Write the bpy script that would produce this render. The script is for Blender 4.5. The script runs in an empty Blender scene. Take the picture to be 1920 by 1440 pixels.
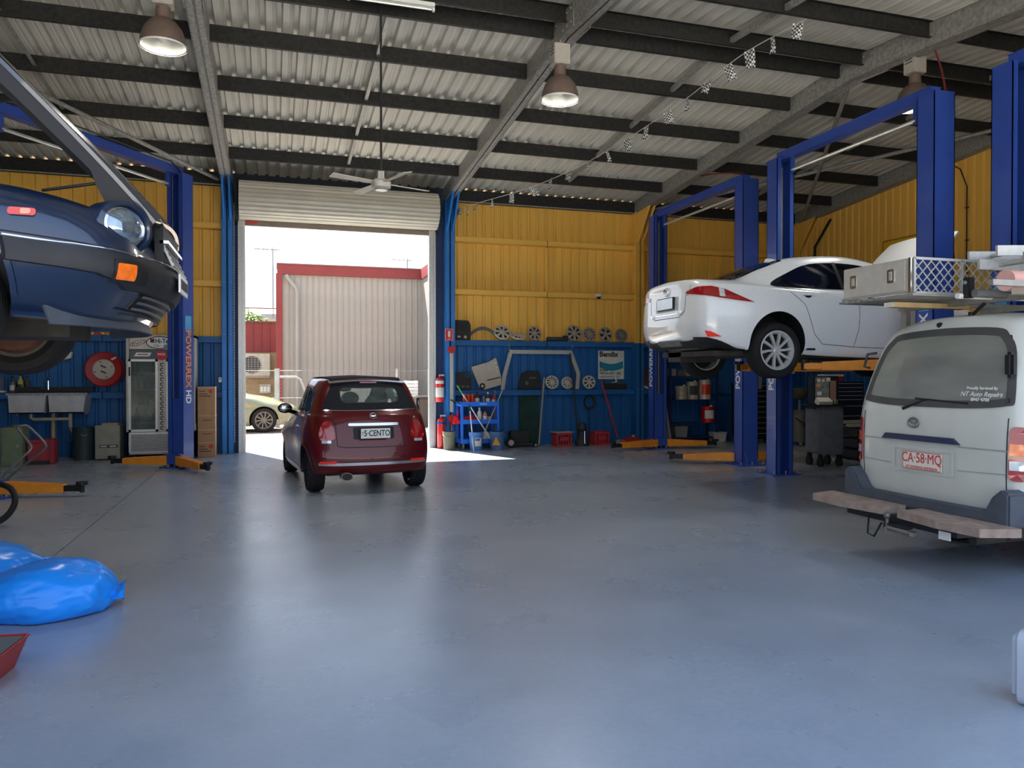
import bpy, bmesh, math, random
from mathutils import Vector, Matrix
from mathutils.bvhtree import BVHTree
random.seed(7)
R = math.radians
SC = bpy.context.scene
COL = SC.collection

# ---------------------------------------------------------------- camera
cam_d = bpy.data.cameras.new('camera'); cam = bpy.data.objects.new('camera', cam_d); COL.objects.link(cam)
cam.location = (0, 0, 1.5)
cam.rotation_euler = (R(90 - 0.6), 0, R(-17.2))
cam_d.sensor_fit = 'HORIZONTAL'; cam_d.sensor_width = 36; cam_d.lens = 1442 / 1920 * 36
cam_d.clip_end = 300
SC.camera = cam
# ---------------------------------------------------------------- sky
wd = bpy.data.worlds.new('sky'); SC.world = wd; wd.use_nodes = True
nt = wd.node_tree; bg = nt.nodes['Background']
tc = nt.nodes.new('ShaderNodeTexCoord'); sep = nt.nodes.new('ShaderNodeSeparateXYZ'); rmp = nt.nodes.new('ShaderNodeValToRGB')
nt.links.new(tc.outputs['Generated'], sep.inputs[0]); nt.links.new(sep.outputs['Z'], rmp.inputs[0]); nt.links.new(rmp.outputs[0], bg.inputs[0])
rmp.color_ramp.elements[0].position = 0.0; rmp.color_ramp.elements[0].color = (0.86, 0.92, 1.0, 1)
rmp.color_ramp.elements[1].position = 0.9; rmp.color_ramp.elements[1].color = (0.36, 0.58, 1.0, 1)
bg.inputs[1].default_value = 1.0
# ---------------------------------------------------------------- sun
sd = bpy.data.lights.new('sun', 'SUN'); sun = bpy.data.objects.new('sun', sd); COL.objects.link(sun)
sd.energy = 14.0; sd.angle = R(0.6); sd.color = (1.0, 0.95, 0.86)
SUN = Vector((-1.12, 2.75, 4.5)).normalized()
sun.rotation_euler = SUN.to_track_quat('Z', 'Y').to_euler(); sun.location = (-8, 25, 30)
# ---------------------------------------------------------------- view
vs = SC.view_settings; vs.view_transform = 'Standard'; vs.look = 'None'; vs.gamma = 1.0; vs.use_curve_mapping = False
vs.exposure = 1.12
SC.display_settings.display_device = 'sRGB'

# ================================================================ helpers
def lin(c):
    return tuple(((v / 255) / 12.92 if v / 255 <= .04045 else ((v / 255 + .055) / 1.055) ** 2.4) for v in c)
MATS = {}
def mat(name, c, rough=.5, metal=0., spec=.5, nscale=6., namt=.12, bump=.0, bscale=40., coat=0., alpha=1., trans=0., emis=0., ior=1.45):
    """procedural surface: base colour broken up by noise, noise driven roughness and relief"""
    if name in MATS: return MATS[name]
    m = bpy.data.materials.new(name); m.use_nodes = True; n = m.node_tree.nodes; l = m.node_tree.links
    b = n['Principled BSDF']; col = lin(c)
    tc = n.new('ShaderNodeTexCoord'); no = n.new('ShaderNodeTexNoise'); no.inputs['Scale'].default_value = nscale; no.inputs['Detail'].default_value = 4
    l.new(tc.outputs['Object'], no.inputs['Vector'])
    r = n.new('ShaderNodeValToRGB'); l.new(no.outputs['Fac'], r.inputs[0])
    r.color_ramp.elements[0].position = .3; r.color_ramp.elements[1].position = .7
    r.color_ramp.elements[0].color = tuple(v * (1 - namt) for v in col) + (1,)
    r.color_ramp.elements[1].color = tuple(min(1, v * (1 + namt)) for v in col) + (1,)
    l.new(r.outputs[0], b.inputs['Base Color'])
    b.inputs['Roughness'].default_value = rough; b.inputs['Metallic'].default_value = metal
    b.inputs['Specular IOR Level'].default_value = spec; b.inputs['IOR'].default_value = ior
    b.inputs['Coat Weight'].default_value = coat; b.inputs['Coat Roughness'].default_value = .04
    b.inputs['Alpha'].default_value = alpha; b.inputs['Transmission Weight'].default_value = trans
    if emis:
        b.inputs['Emission Color'].default_value = col + (1,); b.inputs['Emission Strength'].default_value = emis
    if bump:
        n2 = n.new('ShaderNodeTexNoise'); n2.inputs['Scale'].default_value = bscale; l.new(tc.outputs['Object'], n2.inputs['Vector'])
        bp = n.new('ShaderNodeBump'); bp.inputs['Strength'].default_value = bump; bp.inputs['Distance'].default_value = .01
        l.new(n2.outputs['Fac'], bp.inputs['Height']); l.new(bp.outputs[0], b.inputs['Normal'])
    MATS[name] = m; return m
def glass_mat(name, c, alpha, rough=.03):
    """thin window pane: mixes a see-through tint with a mirror-like skin"""
    if name in MATS: return MATS[name]
    m = bpy.data.materials.new(name); m.use_nodes = True; n = m.node_tree.nodes; l = m.node_tree.links
    for x in list(n): n.remove(x)
    out = n.new('ShaderNodeOutputMaterial'); tr = n.new('ShaderNodeBsdfTransparent'); gl = n.new('ShaderNodeBsdfPrincipled')
    mx = n.new('ShaderNodeMixShader'); tr.inputs[0].default_value = lin(c) + (1,)
    no = n.new('ShaderNodeTexNoise'); no.inputs['Scale'].default_value = 3.; mr = n.new('ShaderNodeMapRange')
    mr.inputs['To Min'].default_value = max(0, alpha - .08); mr.inputs['To Max'].default_value = min(1, alpha + .08)
    l.new(no.outputs['Fac'], mr.inputs[0]); l.new(mr.outputs[0], mx.inputs[0])
    gl.inputs['Base Color'].default_value = lin(c) + (1,); gl.inputs['Roughness'].default_value = rough
    l.new(tr.outputs[0], mx.inputs[1]); l.new(gl.outputs[0], mx.inputs[2]); l.new(mx.outputs[0], out.inputs[0])
    MATS[name] = m; return m

class MB:
    """collects simple shapes; build() links them as ONE mesh object"""
    def __init__(s, M=None): s.v = []; s.f = []; s.M = M or Matrix()
    def add(s, vs, fs):
        o = len(s.v); s.v += [tuple(s.M @ Vector(p)) for p in vs]; s.f += [tuple(i + o for i in f) for f in fs]; return s
    def box(s, x0, x1, y0, y1, z0, z1, M=None):
        vs = [(x0, y0, z0), (x1, y0, z0), (x1, y1, z0), (x0, y1, z0), (x0, y0, z1), (x1, y0, z1), (x1, y1, z1), (x0, y1, z1)]
        if M: vs = [M @ Vector(p) for p in vs]
        return s.add(vs, [(0, 3, 2, 1), (4, 5, 6, 7), (0, 1, 5, 4), (1, 2, 6, 5), (2, 3, 7, 6), (3, 0, 4, 7)])
    def cb(s, c, d, rz=0, rx=0, ry=0):
        M = Matrix.Translation(c) @ Matrix.Rotation(rz, 4, 'Z') @ Matrix.Rotation(ry, 4, 'Y') @ Matrix.Rotation(rx, 4, 'X')
        return s.box(-d[0] / 2, d[0] / 2, -d[1] / 2, d[1] / 2, -d[2] / 2, d[2] / 2, M)
    def cyl(s, p0, p1, r0, r1=None, n=12, cap=True):
        r1 = r0 if r1 is None else r1; p0 = Vector(p0); p1 = Vector(p1); q = (p1 - p0).to_track_quat('Z', 'Y'); vs = []
        for p, r in ((p0, r0), (p1, r1)):
            for i in range(n): vs.append(p + q @ Vector((r * math.cos(2 * math.pi * i / n), r * math.sin(2 * math.pi * i / n), 0)))
        fs = [(i, (i + 1) % n, n + (i + 1) % n, n + i) for i in range(n)]
        if cap: fs += [tuple(range(n))[::-1], tuple(range(n, 2 * n))]
        return s.add(vs, fs)
    def tube(s, pts, r, n=8, closed=False):
        pts = [Vector(p) for p in pts]; m = len(pts); vs = []; up = None
        for i, p in enumerate(pts):
            a = pts[(i - 1) % m] if (i > 0 or closed) else p; b = pts[(i + 1) % m] if (i < m - 1 or closed) else p
            t = (b - a).normalized()
            if up is None: up = t.orthogonal().normalized()
            up = (up - t * up.dot(t)); up = up.normalized() if up.length > 1e-6 else t.orthogonal().normalized()
            w = t.cross(up)
            for k in range(n): vs.append(p + (up * math.cos(2 * math.pi * k / n) + w * math.sin(2 * math.pi * k / n)) * r)
        fs = [(i * n + k, i * n + (k + 1) % n, ((i + 1) % m) * n + (k + 1) % n, ((i + 1) % m) * n + k) for i in range(m if closed else m - 1) for k in range(n)]
        if not closed: fs += [tuple(range(n))[::-1], tuple(range((m - 1) * n, m * n))]
        return s.add(vs, fs)
    def lathe(s, prof, n=24, M=None, a0=0, a1=360):
        """profile (r,z) turned about Z"""
        M = M or Matrix(); vs = []; full = abs(a1 - a0 - 360) < 1e-6; k = n if full else n + 1
        for r, z in prof:
            for i in range(k):
                a = R(a0 + (a1 - a0) * i / n); vs.append(M @ Vector((r * math.cos(a), r * math.sin(a), z)))
        fs = []
        for j in range(len(prof) - 1):
            for i in range(n): fs.append((j * k + i, j * k + (i + 1) % k, (j + 1) * k + (i + 1) % k, (j + 1) * k + i))
        return s.add(vs, fs)
    def prism(s, poly, d0, d1, axis='y'):
        """2D outline pushed along an axis: y -> (x,z) outline, x -> (y,z), z -> (x,y)"""
        n = len(poly)
        def P(a, b, d): return {'y': (a, d, b), 'x': (d, a, b), 'z': (a, b, d)}[axis]
        vs = [P(a, b, d0) for a, b in poly] + [P(a, b, d1) for a, b in poly]
        return s.add(vs, [tuple(range(n)), tuple(range(n, 2 * n))[::-1]] + [(i, n + i, n + (i + 1) % n, (i + 1) % n) for i in range(n)])
    def ball(s, c, r, n=12, m=8, sc=(1, 1, 1)):
        vs = []; c = Vector(c)
        for j in range(m + 1):
            th = math.pi * j / m
            for i in range(n):
                a = 2 * math.pi * i / n; vs.append((c.x + sc[0] * r * math.sin(th) * math.cos(a), c.y + sc[1] * r * math.sin(th) * math.sin(a), c.z + sc[2] * r * math.cos(th)))
        return s.add(vs, [(j * n + i, (j + 1) * n + i, (j + 1) * n + (i + 1) % n, j * n + (i + 1) % n) for j in range(m) for i in range(n)])
    def build(s, name, m, parent=None, smooth=True, bevel=0, ang=32):
        me = bpy.data.meshes.new(name); me.from_pydata(s.v, [], s.f)
        return finish(name, me, m, parent, smooth, bevel, ang)
def finish(name, me, m, parent=None, smooth=True, bevel=0, ang=32):
    bm = bmesh.new(); bm.from_mesh(me); bmesh.ops.remove_doubles(bm, verts=bm.verts, dist=1e-5)
    if bevel:
        es = [e for e in bm.edges if len(e.link_faces) == 2 and e.calc_face_angle(0) > R(40)]
        bmesh.ops.bevel(bm, geom=es, offset=bevel, segments=2, affect='EDGES', clamp_overlap=True)
    bmesh.ops.recalc_face_normals(bm, faces=bm.faces)
    bm.to_mesh(me); bm.free()
    if smooth:
        for p in me.polygons: p.use_smooth = True
        me.set_sharp_from_angle(angle=R(ang))
    me.materials.append(m)
    o = bpy.data.objects.new(name, me); COL.objects.link(o)
    if parent: o.parent = parent
    return o
def tag(o, label=None, cat=None, group=None, kind=None):
    if label: o['label'] = label
    if cat: o['category'] = cat
    if group: o['group'] = group
    if kind: o['kind'] = kind
    return o
def thing(name, label, cat, loc=(0, 0, 0), rz=0, group=None, rx=0, ry=0):
    o = bpy.data.objects.new(name, None); COL.objects.link(o); o.empty_display_size = .2
    o.location = loc; o.rotation_euler = (rx, ry, rz)
    return tag(o, label, cat, group)
def struct(o): o['kind'] = 'structure'; return o
def dup(o, parent=None):
    c = o.copy(); COL.objects.link(c)
    if parent is not None: c.parent = parent
    for ch in list(o.children): dup(ch, c)
    return c
TXT = {}
def text(s, size, m, parent, loc, rot=(0, 0, 0), bold=.0, ext=.002, align='CENTER', name='lettering', sx=1.0, shear=0.):
    """flat lettering built as a mesh; lies in its XY plane facing +Z before rotation"""
    cu = bpy.data.curves.new(name, 'FONT'); cu.body = s; cu.size = size; cu.align_x = align; cu.align_y = 'CENTER'
    cu.offset = bold * size; cu.extrude = ext; cu.resolution_u = 3; cu.shear = shear
    to = bpy.data.objects.new(name, cu); COL.objects.link(to)
    dg = bpy.context.evaluated_depsgraph_get(); me = bpy.data.meshes.new_from_object(to.evaluated_get(dg))
    bpy.data.objects.remove(to); bpy.data.curves.remove(cu)
    me.materials.clear(); me.materials.append(m); me.name = name
    o = bpy.data.objects.new(name, me); COL.objects.link(o); o.parent = parent; o.location = loc; o.rotation_euler = rot; o.scale = (sx, 1, 1)
    return o
FRONT = (R(90), 0, 0)            # lettering facing -Y
def rrect(x0, x1, z0, z1, r, n=4):
    o = []
    for cx, cz, a in ((x1 - r, z0 + r, -90), (x1 - r, z1 - r, 0), (x0 + r, z1 - r, 90), (x0 + r, z0 + r, 180)):
        for i in range(n + 1): o.append((cx + r * math.cos(R(a + 90 * i / n)), cz + r * math.sin(R(a + 90 * i / n))))
    return o
def ellipse(cx, cz, rx, rz, n=24, rot=0):
    return [(cx + rx * math.cos(2 * math.pi * i / n) * math.cos(rot) - rz * math.sin(2 * math.pi * i / n) * math.sin(rot),
             cz + rx * math.cos(2 * math.pi * i / n) * math.sin(rot) + rz * math.sin(2 * math.pi * i / n) * math.cos(rot)) for i in range(n)]
# ================================================================ the setting
XL, XR, YF, YB = -9.6, 12.28, 2.0, 16.0
COLX = (-9.6, -5.22, -0.85, 3.52, 7.9, 12.28)
YR = 9.0                                     # ridge
def roofz(y): return 5.45 + .08 * ((YB - y) if y >= YR else (y - YF))
# --- materials of the shell
def floor_mat():
    m = bpy.data.materials.new('painted_concrete'); m.use_nodes = True; n = m.node_tree.nodes; l = m.node_tree.links; b = n['Principled BSDF']
    tc = n.new('ShaderNodeTexCoord')
    def noise(sc, det=5, rough=.6, dist=0., vec=None):
        x = n.new('ShaderNodeTexNoise'); x.inputs['Scale'].default_value = sc; x.inputs['Detail'].default_value = det; x.inputs['Roughness'].default_value = rough; x.inputs['Distortion'].default_value = dist
        l.new(vec or tc.outputs['Object'], x.inputs['Vector']); return x.outputs['Fac']
    def ramp(src, p0, c0, p1, c1):
        x = n.new('ShaderNodeValToRGB'); x.color_ramp.elements[0].position = p0; x.color_ramp.elements[1].position = p1
        x.color_ramp.elements[0].color = c0 + (1,); x.color_ramp.elements[1].color = c1 + (1,); l.new(src, x.inputs[0]); return x.outputs[0]
    def mix(a, bb, f, mode='MULTIPLY'):
        x = n.new('ShaderNodeMix'); x.data_type = 'RGBA'; x.blend_type = mode; x.inputs[0].default_value = f
        l.new(a, x.inputs[6]); l.new(bb, x.inputs[7]); return x.outputs[2]
    base = ramp(noise(.35, 6), .3, lin((140, 151, 165)), .72, lin((168, 179, 191)))
    base = mix(base, ramp(noise(1.7, 6, .7, .6), .25, (.86, .86, .85), .75, (1, 1, 1)), 1.0)
    mp = n.new('ShaderNodeMapping'); mp.inputs['Scale'].default_value = (34, 46, 34); mp.inputs['Rotation'].default_value = (0, 0, .3); l.new(tc.outputs['Object'], mp.inputs[0])
    base = mix(base, ramp(noise(1.0, 3, .7, 0, mp.outputs[0]), .24, (.3, .3, .3), .30, (1, 1, 1)), .6)
    base = mix(base, ramp(noise(30, 3), .3, (.93, .93, .93), .6, (1, 1, 1)), 1.0)
    l.new(base, b.inputs['Base Color'])
    rr = n.new('ShaderNodeMapRange'); rr.inputs['To Min'].default_value = .21; rr.inputs['To Max'].default_value = .36; l.new(noise(1.1, 5), rr.inputs[0]); l.new(rr.outputs[0], b.inputs['Roughness'])
    bp = n.new('ShaderNodeBump'); bp.inputs['Strength'].default_value = .08; bp.inputs['Distance'].default_value = .01; l.new(noise(12, 4), bp.inputs['Height']); l.new(bp.outputs[0], b.inputs['Normal'])
    b.inputs['Specular IOR Level'].default_value = .65
    return m
M_floor = floor_mat()
M_yel = mat('yellow_sheet_steel', (244, 192, 88), .45, 0, .4, 1.2, .10, .05, 3)
M_blu = mat('blue_sheet_steel', (34, 96, 156), .45, 0, .4, 1.2, .14, .05, 3)
M_blucol = mat('sky_blue_steel', (40, 120, 196), .42, 0, .5, 3, .08)
M_roof = mat('zincalume_roofing', (198, 193, 181), .5, .0, .5, 2, .06)
M_purl = mat('dark_purlin_steel', (46, 46, 45), .6, .3, .4, 18, .35)
M_galv = mat('galvanised_steel', (150, 149, 144), .5, .3, .5, 22, .28)
M_dark = mat('dark_void_sheet', (38, 42, 52), .7, 0, .3, 2, .2)
M_alum = mat('brushed_aluminium', (186, 186, 182), .38, .7, .5, 20, .08)
M_crm = mat('cream_curtain_steel', (206, 200, 184), .45, .1, .5, 3, .06)

# floor slab in two pours with a saw-cut joint between
fl = MB().box(-1.75, XR, YF, YB + .05, -.15, 0).build('floor', M_floor, smooth=False); struct(fl)
jm = MB().box(XL, -1.762, YF, YB + .05, -.15, 0).build('slab', M_floor, fl, smooth=False)
MB().box(XL, XR, YF, YB + .05, -.16, -.012).build('joint', mat('joint_shadow', (60, 64, 70), .8), fl, smooth=False)

def sheet_mesh(w, h, nr, depth=.03):
    """ribbed sheet in the XZ plane, ribs pushed away along +Y"""
    p = w / nr; xs = []
    for i in range(nr):
        a = i * p; xs += [(a, 0), (a + p - .075, 0), (a + p - .055, depth), (a + p - .02, depth)]
    xs.append((w, 0)); vs = [(x, y, 0) for x, y in xs] + [(x, y, h) for x, y in xs]; k = len(xs)
    me = bpy.data.meshes.new('sheet'); me.from_pydata(vs, [], [(i, i + 1, k + i + 1, k + i) for i in range(k - 1)])
    return me
SHEETS = {}
def sheets(parent, name, m, p0, dirx, width, z0, z1fn, flip=False):
    n = max(1, round(width / .8)); w = width / n; key = (round(w, 4), m.name)
    if key not in SHEETS:
        me = sheet_mesh(w, 1.0, 4); me.materials.append(m); SHEETS[key] = me
    for i in range(n):
        o = bpy.data.objects.new(name, SHEETS[key]); COL.objects.link(o); o.parent = parent
        px, py = p0[0] + math.cos(dirx) * w * i, p0[1] + math.sin(dirx) * w * i
        o.location = (px, py, z0); o.rotation_euler = (0, 0, dirx)
        qx, qy = px + math.cos(dirx) * w, py + math.sin(dirx) * w
        o.scale = (1, 1, max(z1fn(py), z1fn(qy)) - z0)
ZB = 2.26                                    # blue dado height
wb = MB().box(-.72, 3.36, 16.05, 16.1, 5.0, 5.5).build('wall_back', M_dark, smooth=False); struct(wb)
for x0, x1 in ((XL, -.7), (3.34, XR)):
    sheets(wb, 'blue_sheet', M_blu, (x0, YB), 0, x1 - x0, 0, lambda y: ZB)
    sheets(wb, 'yellow_sheet', M_yel, (x0, YB), 0, x1 - x0, ZB, lambda y: 5.47)
wr = MB().box(XR - .06, XR + .02, YB - .1, YB + .05, 0, 5.5).build('wall_right', M_yel, smooth=False); struct(wr)
sheets(wr, 'blue_sheet', M_blu, (XR, YB), R(-90), YB - YF, 0, lambda y: ZB)
sheets(wr, 'yellow_sheet', M_yel, (XR, YB), R(-90), YB - YF, ZB, roofz)
wl = MB().box(XL - .02, XL + .06, YB - .1, YB + .05, 0, 5.5).build('wall_left', M_yel, smooth=False); struct(wl)
sheets(wl, 'blue_sheet', M_blu, (XL, YF), R(90), YB - YF, 0, lambda y: ZB)
sheets(wl, 'yellow_sheet', M_yel, (XL, YF), R(90), YB - YF, ZB, roofz)
# unseen front: bays opened to let daylight in, header over, piers between
wf = MB().box(XL, XR, YF - .05, YF + .02, 5.15, 5.5).build('wall_front', M_yel, smooth=False); struct(wf)
for k in (0, 4):                              # these two front doors are shut
    pr = []
    for i in range(40): pr += [(YF - .03, i * .128), (YF - .01, i * .128 + .064)]
    MB().prism(pr + [(YF - .05, 5.1), (YF - .05, 0)], COLX[k] + .1, COLX[k + 1] - .1, 'x').build('shut_curtain', M_crm, wf, smooth=False)
for x in COLX[:2] + COLX[4:]: MB().box(x - .12, x + .12, YF - .02, YF + .24, 0, 5.2).build('pier', M_blucol, wf, smooth=False)

# --- girts
def girt(parent, m, x0, x1, z, d=.16, h=.12):
    """lipped channel on the inside of the sheets"""
    g = MB(); y1 = YB - .005; y0 = y1 - d
    g.box(x0, x1, y0, y1, z - .004, z + .0)
    g.box(x0, x1, y0, y1, z - h, z - h + .004)
    g.box(x0, x1, y0, y0 + .004, z - h, z); g.box(x0, x1, y0 - .012, y0 + .004, z - .028, z - .004)
    return g.build('girt', m, parent, smooth=False)
for k in range(len(COLX) - 1):
    a, b = COLX[k] + .1, COLX[k + 1] - .1
    if k == 2: continue
    mid = (a + b) / 2
    for x0, x1 in ((a, mid - .01), (mid + .01, b)):
        for z, m in ((4.45, M_yel), (3.34, M_yel), (2.26, M_blu), (1.2, M_blu)): girt(wb, m, x0, x1, z)
    for z0, z1, m in ((2.27, 3.2, M_yel), (3.35, 4.3, M_yel)):
        MB().box(mid - .03, mid + .03, YB - .1, YB - .005, z0, z1).build('bridging', m, wb, smooth=False)
    MB().box(a - .1, b + .1, YB - .17, YB - .02, 5.18, 5.42).build('eave_strut', M_purl, wb, smooth=False)
    MB().box(a - .1, b + .1, YB - .19, YB - .165, 5.165, 5.185).build('eave_lip', M_galv, wb, smooth=False)
for a, b in ((12.24 - .9, 12.24),):          # brace in the end bay
    MB().cyl((a, YB - .06, 4.25), (b, YB - .06, 5.05), .03, n=6).build('brace', M_yel, wb)
MB().cyl((8.0, YB - .06, 4.0), (10.2, YB - .06, 2.5), .03, n=6).build('brace', M_yel, wb)

# --- portal columns
def column(x, segs):
    """channel column with a bolted haunch; segs = (z0,z1,material)"""
    root = None
    for z0, z1, m in segs:
        g = MB()
        for s in (-1, 1):
            g.box(x + s * .012 if s > 0 else x - .1, x + .1 if s > 0 else x - .012, YB - .27, YB - .262, z0, z1)
            g.box(x + s * .1 - .004, x + s * .1 + .004, YB - .27, YB - .02, z0, z1)
            g.box(x + s * .014 - .004, x + s * .014 + .004, YB - .27, YB - .2, z0, z1)
        g.box(x - .1, x + .1, YB - .06, YB - .02, z0, z1)
        o = g.build('portal_column' if root is None else 'column_section', m, root, smooth=False)
        if root is None: root = o
    return root
def haunch(x, m, root, z0=4.5):
    p = [(YB - .26, z0), (YB - .02, z0), (YB - .02, 5.2), (YB - .85, 5.25)]
    for s in (-1, 1):
        g = MB().prism(p, x + s * .075 - .006, x + s * .075 + .006, 'x')
        g.cyl((x + s * .06, YB - .27, z0), (x + s * .06, YB - .86, 5.25), .022, n=6)
        g.build('haunch', m, root, smooth=False)
    for z in (1.2, 2.3, 3.3, 4.3):
        for s in (-.06, .06): MB().cyl((x + s, YB - .28, z), (x + s, YB - .27, z), .012, n=6).build('bolt', M_galv, root)
COLS = []
for k, x in enumerate(COLX):
    if k in (1, 2, 3): sg = [(0, 5.2, M_blucol)]
    else: sg = [(ZB - .02, 5.2, M_yel), (0, ZB - .02, M_blu)]
    c = column(x - (.1 if k == 5 else 0) + (.1 if k == 0 else 0), sg); haunch(x - (.1 if k == 5 else 0), sg[0][2], c)
    tag(c, kind='structure', label='steel portal column of the back wall ' + ['at the far corner', 'behind the raised dark coupe', 'beside the stacked cartons', 'beside the fire extinguishers', 'painted yellow over blue', 'in the end corner'][k])
    COLS.append(c)

# --- roof
def roof_sheet(w, y0, y1, nr=4):
    p = w / nr; xs = []
    for i in range(nr):
        a = i * p; xs += [(a, 0), (a + p * .36, 0), (a + p * .40, .010), (a + p - .09, 0), (a + p - .07, .05), (a + p - .02, .05)]
    xs.append((w, 0)); k = len(xs)
    vs = [(x, y0, z + roofz(y0)) for x, z in xs] + [(x, y1, z + roofz(y1)) for x, z in xs]
    me = bpy.data.meshes.new('roof_sheet'); me.from_pydata(vs, [], [(i, i + 1, k + i + 1, k + i) for i in range(k - 1)]); me.materials.append(M_roof)
    return me
ce = MB().box(XL, XR, YR - .2, YR + .2, 6.065, 6.075).build('ceiling', M_roof, smooth=False); struct(ce)
n = 27; w = (XR - XL) / n
rs = [roof_sheet(w, YR, YB + .25), roof_sheet(w, YF - .3, YR)]
for i in range(n):
    for me in rs:
        o = bpy.data.objects.new('roof_sheet', me); COL.objects.link(o); o.parent = ce; o.location = (XL + w * i, 0, .004)
def purlin(x0, x1, y, flip=1):
    g = MB(); z = roofz(y); t = .05 * flip
    g.box(x0, x1, y - .004, y + .004, z - .2, z)
    g.box(x0, x1, min(y, y + t), max(y, y + t), z - .203, z - .197); g.box(x0, x1, min(y, y + t), max(y, y + t), z - .004, z)
    return g
PY = [14.55, 13.15, 11.75, 10.35, 9.22, 8.78, 7.65, 6.25, 4.85, 3.4, 2.2]
for k in range(len(COLX) - 1):
    for y in PY:
        purlin(COLX[k] + .06, COLX[k + 1] - .06, y, 1 if y > 9 else -1).build('purlin', M_purl, ce, smooth=False)
    mid = (COLX[k] + COLX[k + 1]) / 2
    for a, b in zip(PY[:-1], PY[1:]):          # bridging channels between purlins
        if a > 9 > b: continue
        za, zb = roofz(a) - .1, roofz(b) - .1
        MB().add([(mid - .025, a, za - .05), (mid + .025, a, za - .05), (mid + .025, b, zb - .05), (mid - .025, b, zb - .05), (mid - .025, a, za + .02), (mid - .015, a, za + .02), (mid - .015, b, zb + .02), (mid - .025, b, zb + .02)],
                 [(0, 1, 2, 3), (4, 5, 6, 7), (0, 3, 7, 4), (1, 0, 4, 5), (2, 1, 5, 6), (3, 2, 6, 7)]).build('bridging', M_galv, ce, smooth=False)
# rafters: channel pairs with flanges and an apex plate
for x in COLX:
    g = MB(); xx = min(max(x, XL + .1), XR - .1)
    for y0, y1 in ((YB - .1, YR), (YR, YF + .1)):
        z0, z1 = roofz(y0) - .01, roofz(y1) - .01; d = .29
        for dx, wd in ((-.09, .006), (.09, .006)):
            g.add([(xx + dx - wd, y0, z0 - d), (xx + dx + wd, y0, z0 - d), (xx + dx + wd, y1, z1 - d), (xx + dx - wd, y1, z1 - d), (xx + dx - wd, y0, z0), (xx + dx + wd, y0, z0), (xx + dx + wd, y1, z1), (xx + dx - wd, y1, z1)],
                  [(0, 3, 2, 1), (4, 5, 6, 7), (0, 1, 5, 4), (1, 2, 6, 5), (2, 3, 7, 6), (3, 0, 4, 7)])
        for a, b in ((-.1, -.012), (.012, .1)):
            g.add([(xx + a, y0, z0 - d), (xx + b, y0, z0 - d), (xx + b, y1, z1 - d), (xx + a, y1, z1 - d), (xx + a, y0, z0 - d + .012), (xx + b, y0, z0 - d + .012), (xx + b, y1, z1 - d + .012), (xx + a, y1, z1 - d + .012)],
                  [(0, 3, 2, 1), (4, 5, 6, 7), (0, 1, 5, 4), (1, 2, 6, 5), (2, 3, 7, 6), (3, 0, 4, 7)])
        g.add([(xx - .014, y0, z0 - d + .03), (xx + .014, y0, z0 - d + .03), (xx + .014, y1, z1 - d + .03), (xx - .014, y1, z1 - d + .03)], [(0, 1, 2, 3)])
    o = g.build('rafter', M_galv, ce, smooth=False)
    for s in (-1, 1):
        pl = MB(); zr = roofz(YR) - .01
        pl.prism([(YR - .45, zr - .34), (YR, zr - .31), (YR + .45, zr - .34), (YR + .45, zr - .06), (YR, zr - .02), (YR - .45, zr - .06)], xx + s * .1, xx + s * .112, 'x')
        for dy in (-.38, -.25, -.12, .12, .25, .38):
            for dz in (-.26, -.1): pl.cyl((xx + s * .112, YR + dy, zr + dz), (xx + s * .125, YR + dy, zr + dz), .014, n=6)
        pl.build('apex_plate', M_galv, o, smooth=False)
for (x0, y0, x1, y1) in ((7.95, 9.2, 12.1, 15.6), (12.1, 9.4, 8.1, 15.6), (-5.1, 9.4, -1.0, 15.6)):
    MB().cyl((x0, y0, roofz(y0) - .26), (x1, y1, roofz(y1) - .26), .035, n=8).build('roof_brace', M_galv, ce)

# --- back roller door
dr = tag(MB().box(-.72, 3.3, 15.93, 15.99, 4.98, 5.44).build('door_1', M_dark, smooth=False), kind='structure')
g = MB(); prof = []
NR = 26
for i in range(NR * 4 + 1):
    a = 2 * math.pi * i / (NR * 4); r = .345 + (.022 if i % 4 in (1, 2) else 0)
    prof.append((math.cos(a) * r, math.sin(a) * r))
cy, cz = 15.56, 4.86
pts = [(cy + a, cz + b) for a, b in prof[:-1]]
roll = MB().prism(pts, -.62, 3.2, 'x').build('curtain_roll', M_crm, dr, ang=20)
tail = []
for i in range(9):
    z = 4.86 - i * .048; tail.append((15.915, z)); tail.append((15.935, z - .02))
MB().prism(tail + [(15.95, tail[-1][1]), (15.95, 4.9)], -.58, 3.16, 'x').build('curtain', M_crm, dr, smooth=False)
MB().box(-.58, 3.16, 15.89, 15.96, 4.44, 4.54).build('bottom_rail', mat('rail_brown_grey', (120, 112, 102), .5, .2), dr, smooth=False)
MB().box(-.56, -.3, 15.885, 15.89, 4.47, 4.52).build('red_sticker', mat('sticker_red', (190, 60, 50), .5), dr, smooth=False)
for x0, x1 in ((-.66, -.53), (3.1, 3.24)):
    g = MB().box(x0, x1, 15.86, 16.0, 0, 5.1); g.box(x0 + .03, x0 + .06, 15.84, 15.86, 0, 4.5); g.box(x1 - .05, x1 - .03, 15.835, 15.86, 0, 4.5)
    g.build('guide', M_alum, dr, smooth=False)
for x in (-.68, 3.26):
    MB().prism([(15.3, 5.15), (15.95, 5.15), (15.95, 4.45), (15.75, 4.55)], x - .03, x + .03, 'x').build('bracket', M_purl, dr, smooth=False)
ch = MB()
for z in [i * .055 for i in range(4, 88)]: ch.box(-.735, -.715, 15.72, 15.735, z, z + .04)
ch.build('haul_chain', M_galv, dr, smooth=False)
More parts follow.
